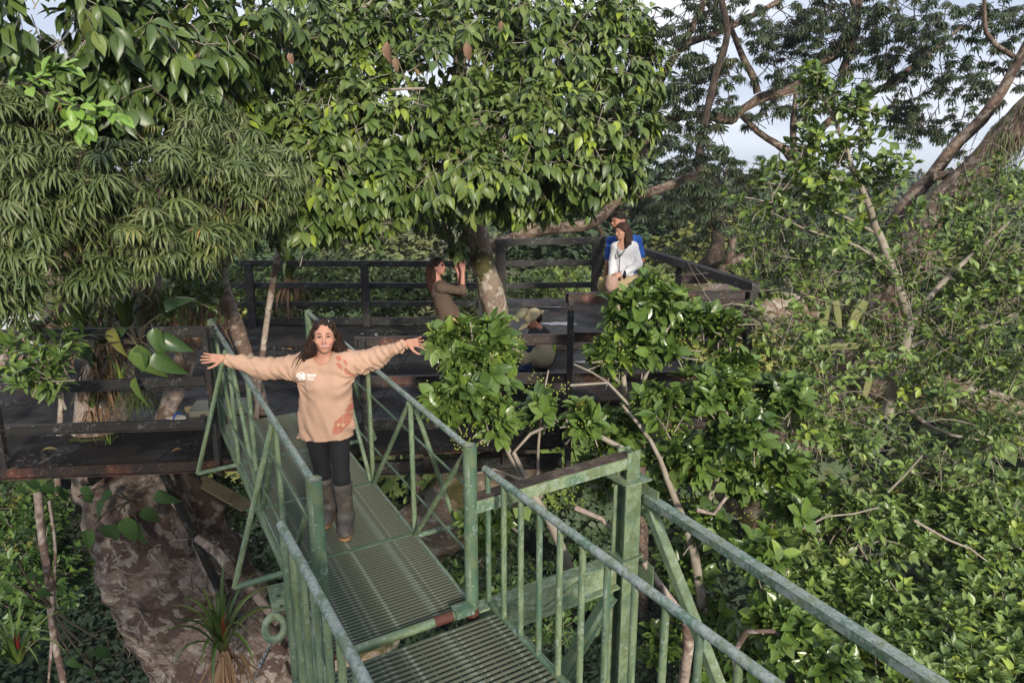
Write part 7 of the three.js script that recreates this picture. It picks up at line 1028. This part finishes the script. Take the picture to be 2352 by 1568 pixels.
{ // crouching person with the khaki cap
  const d = 7.75, J = (x, y, dd = d) => onD(x, y, dd), fy = RAISE + 0.1, sh1 = J(1228, 766, d - 0.1), sh2 = J(1230, 764, d + 0.12);
  const { t, H, q } = figure('person', 'person in a khaki cap crouching on the raised deck behind the leaves', V(J(1225, 847).x, RAISE, -d), {
    head: J(1226, 737), look: V(-0.85, -0.62, 0.15).normalize(), neck: J(1234, 758), torso: [[J(1236, 760), 0.08], [J(1240, 776), 0.14], [J(1246, 796), 0.14], [J(1250, 815), 0.15], [J(1248, 822), 0.15]], shirtTo: 3, shoulders: [sh1, sh2], arms: [[sh1, J(1205, 790, d - 0.12), J(1192, 796, d - 0.1)], [sh2, J(1208, 792, d + 0.12), J(1190, 800, d + 0.05)]], sleeve: 0.8, legs: [[J(1247, 820, d - 0.1), J(1197, 810, d - 0.14), V(J(1210, 835).x, fy, -d + 0.14), V(-1, 0, 0.1)], [J(1247, 820, d + 0.1), J(1200, 808, d + 0.12), V(J(1212, 835).x, fy, -d - 0.12), V(-1, 0, 0.1)]],
    hands: [[J(1192, 796, d - 0.1), V(-0.8, -0.6, 0), V(0, 0.6, 0.8), 1, { curl: 0.5, thumb: 0.4 }], [J(1190, 800, d + 0.05), V(-0.8, -0.6, 0), V(0, 0.8, -0.5), -1, { curl: 0.5, thumb: 0.4 }]], shirt: cloth({ color: rgb(0.03, 0.026, 0.03) }), pants: cloth({ color: rgb(0.36, 0.30, 0.2) }), boots: std({ color: rgb(0.012, 0.03, 0.08), roughness: 0.4 }), skin: [0.45, 0.19, 0.12], eyes: 0,
    hair: (P, q) => [ell(P(0, 0.02, -0.035), 0.082, 0.08, 0.088, q)],
  });
  const km = cloth({ color: rgb(0.52, 0.43, 0.26) }), cg = blob([ell(H(0, 0.055, -0.022), 0.094, 0.09, 0.108, q)], 0.02, 0.007, (dd, x, y, z) => { const p = V(x, y, z).sub(H(0, 0.028, -0.022)).applyQuaternion(q.clone().invert()); return Math.max(dd + 0.002 * Math.abs(Math.sin(Math.atan2(p.x, p.z) * 3)), -p.y - 0.004); }); const cp = part(t, 'cap', cg, km);
  part(cp, 'peak', blob([ell(H(0, 0.022, 0.11), 0.08, 0.012, 0.085, q)], 0.01, 0.005), km); part(cp, 'neck_flap', blob([ell(H(0, 0.03, -0.12), 0.07, 0.012, 0.045, q)], 0.01, 0.005), km);
  part(cp, 'folded_brim', blob([ell(H(0, 0.16, 0.06), 0.085, 0.05, 0.09, q), ell(H(0.0, 0.15, 0.16), 0.05, 0.05, 0.03, q)], 0.02, 0.007), cloth({ color: rgb(0.17, 0.155, 0.1) }));
  const b = J(1256, 795, d - 0.02), bg = thing('backpack', 'white and black backpack with a lime green edge on the crouching person\'s back', 'backpack', b); const blk = (dx, dy, w, h, dd2, m, n) => part(bg, n, blob([ell(b.clone().add(V(dx, dy, 0)), w, h, dd2)], 0.02, 0.008, (q2, x, y, z) => Math.max(q2, Math.abs(x - b.x - dx) - w * 0.7, Math.abs(y - b.y - dy) - h * 0.8)), m);
  blk(0, 0, 0.07, 0.15, 0.15, cloth({ color: rgb(0.5, 0.49, 0.5) }), 'bag'); blk(0.075, 0, 0.035, 0.14, 0.14, cloth({ color: rgb(0.25, 0.42, 0.04) }), 'green_panel'); blk(-0.02, -0.13, 0.08, 0.04, 0.15, cloth({ color: rgb(0.015, 0.015, 0.015) }), 'waist_strap'); for (let i = 0; i < 4; i++) blk(-0.05, -0.06 + i * 0.03, 0.035, 0.007, 0.152, cloth({ color: rgb(0.015, 0.015, 0.015) }), 'stripe');
}
{ // seated man at the far left
  const d = 9.4, J = (x, y, dd = d) => onD(x, y, dd), s1 = J(22, 722, d), s2 = J(76, 722, d);
  figure('person', 'man in white t-shirt seated at the far left, half hidden by leaves', V(J(55, 848).x, 0, -d), {
    head: J(44, 683), look: V(0.35, -0.25, 1).normalize(), fem: 0, neck: J(47, 708), torso: [[J(48, 710), 0.09], [J(48, 730), 0.2], [J(50, 770), 0.19], [J(52, 815), 0.18], [J(54, 832), 0.17]], shirtTo: 3, shoulders: [s1, s2], arms: [[s1, J(14, 770), J(30, 812, d - 0.25)], [s2, J(84, 768), J(80, 806, d - 0.28)]], sleeve: 0.4, legs: [[J(44, 832), J(96, 800, d - 0.35), V(J(130, 850).x, 0.11, -d + 0.5), V(0.6, 0, 0.8)], [J(62, 832), J(118, 806, d - 0.2), V(J(150, 850).x, 0.11, -d + 0.35), V(0.8, 0, 0.6)]],
    hands: [[J(30, 812, d - 0.25), V(0.7, -0.4, 0.5), V(0, 0.7, 0.5), 1, { curl: 0.4 }], [J(80, 806, d - 0.28), V(0.2, -0.6, 0.6), V(0.3, 0.6, 0.6), -1, { curl: 0.4 }]], shirt: cloth({ color: rgb(0.5, 0.5, 0.52) }), pants: cloth({ color: rgb(0.03, 0.06, 0.14) }), hair: (P, q) => [ell(P(0, 0.05, -0.024), 0.08, 0.075, 0.092, q), ell(P(0, -0.03, 0.06), 0.1, 0.062, 0.07, q, { sub: true, k: 0.02 })],
  });
}
scene.traverse((o) => { if (o.isMesh) { o.castShadow = true; o.receiveShadow = true; } });
renderer.setSize(1024, 682);
renderer.render(scene, camera);
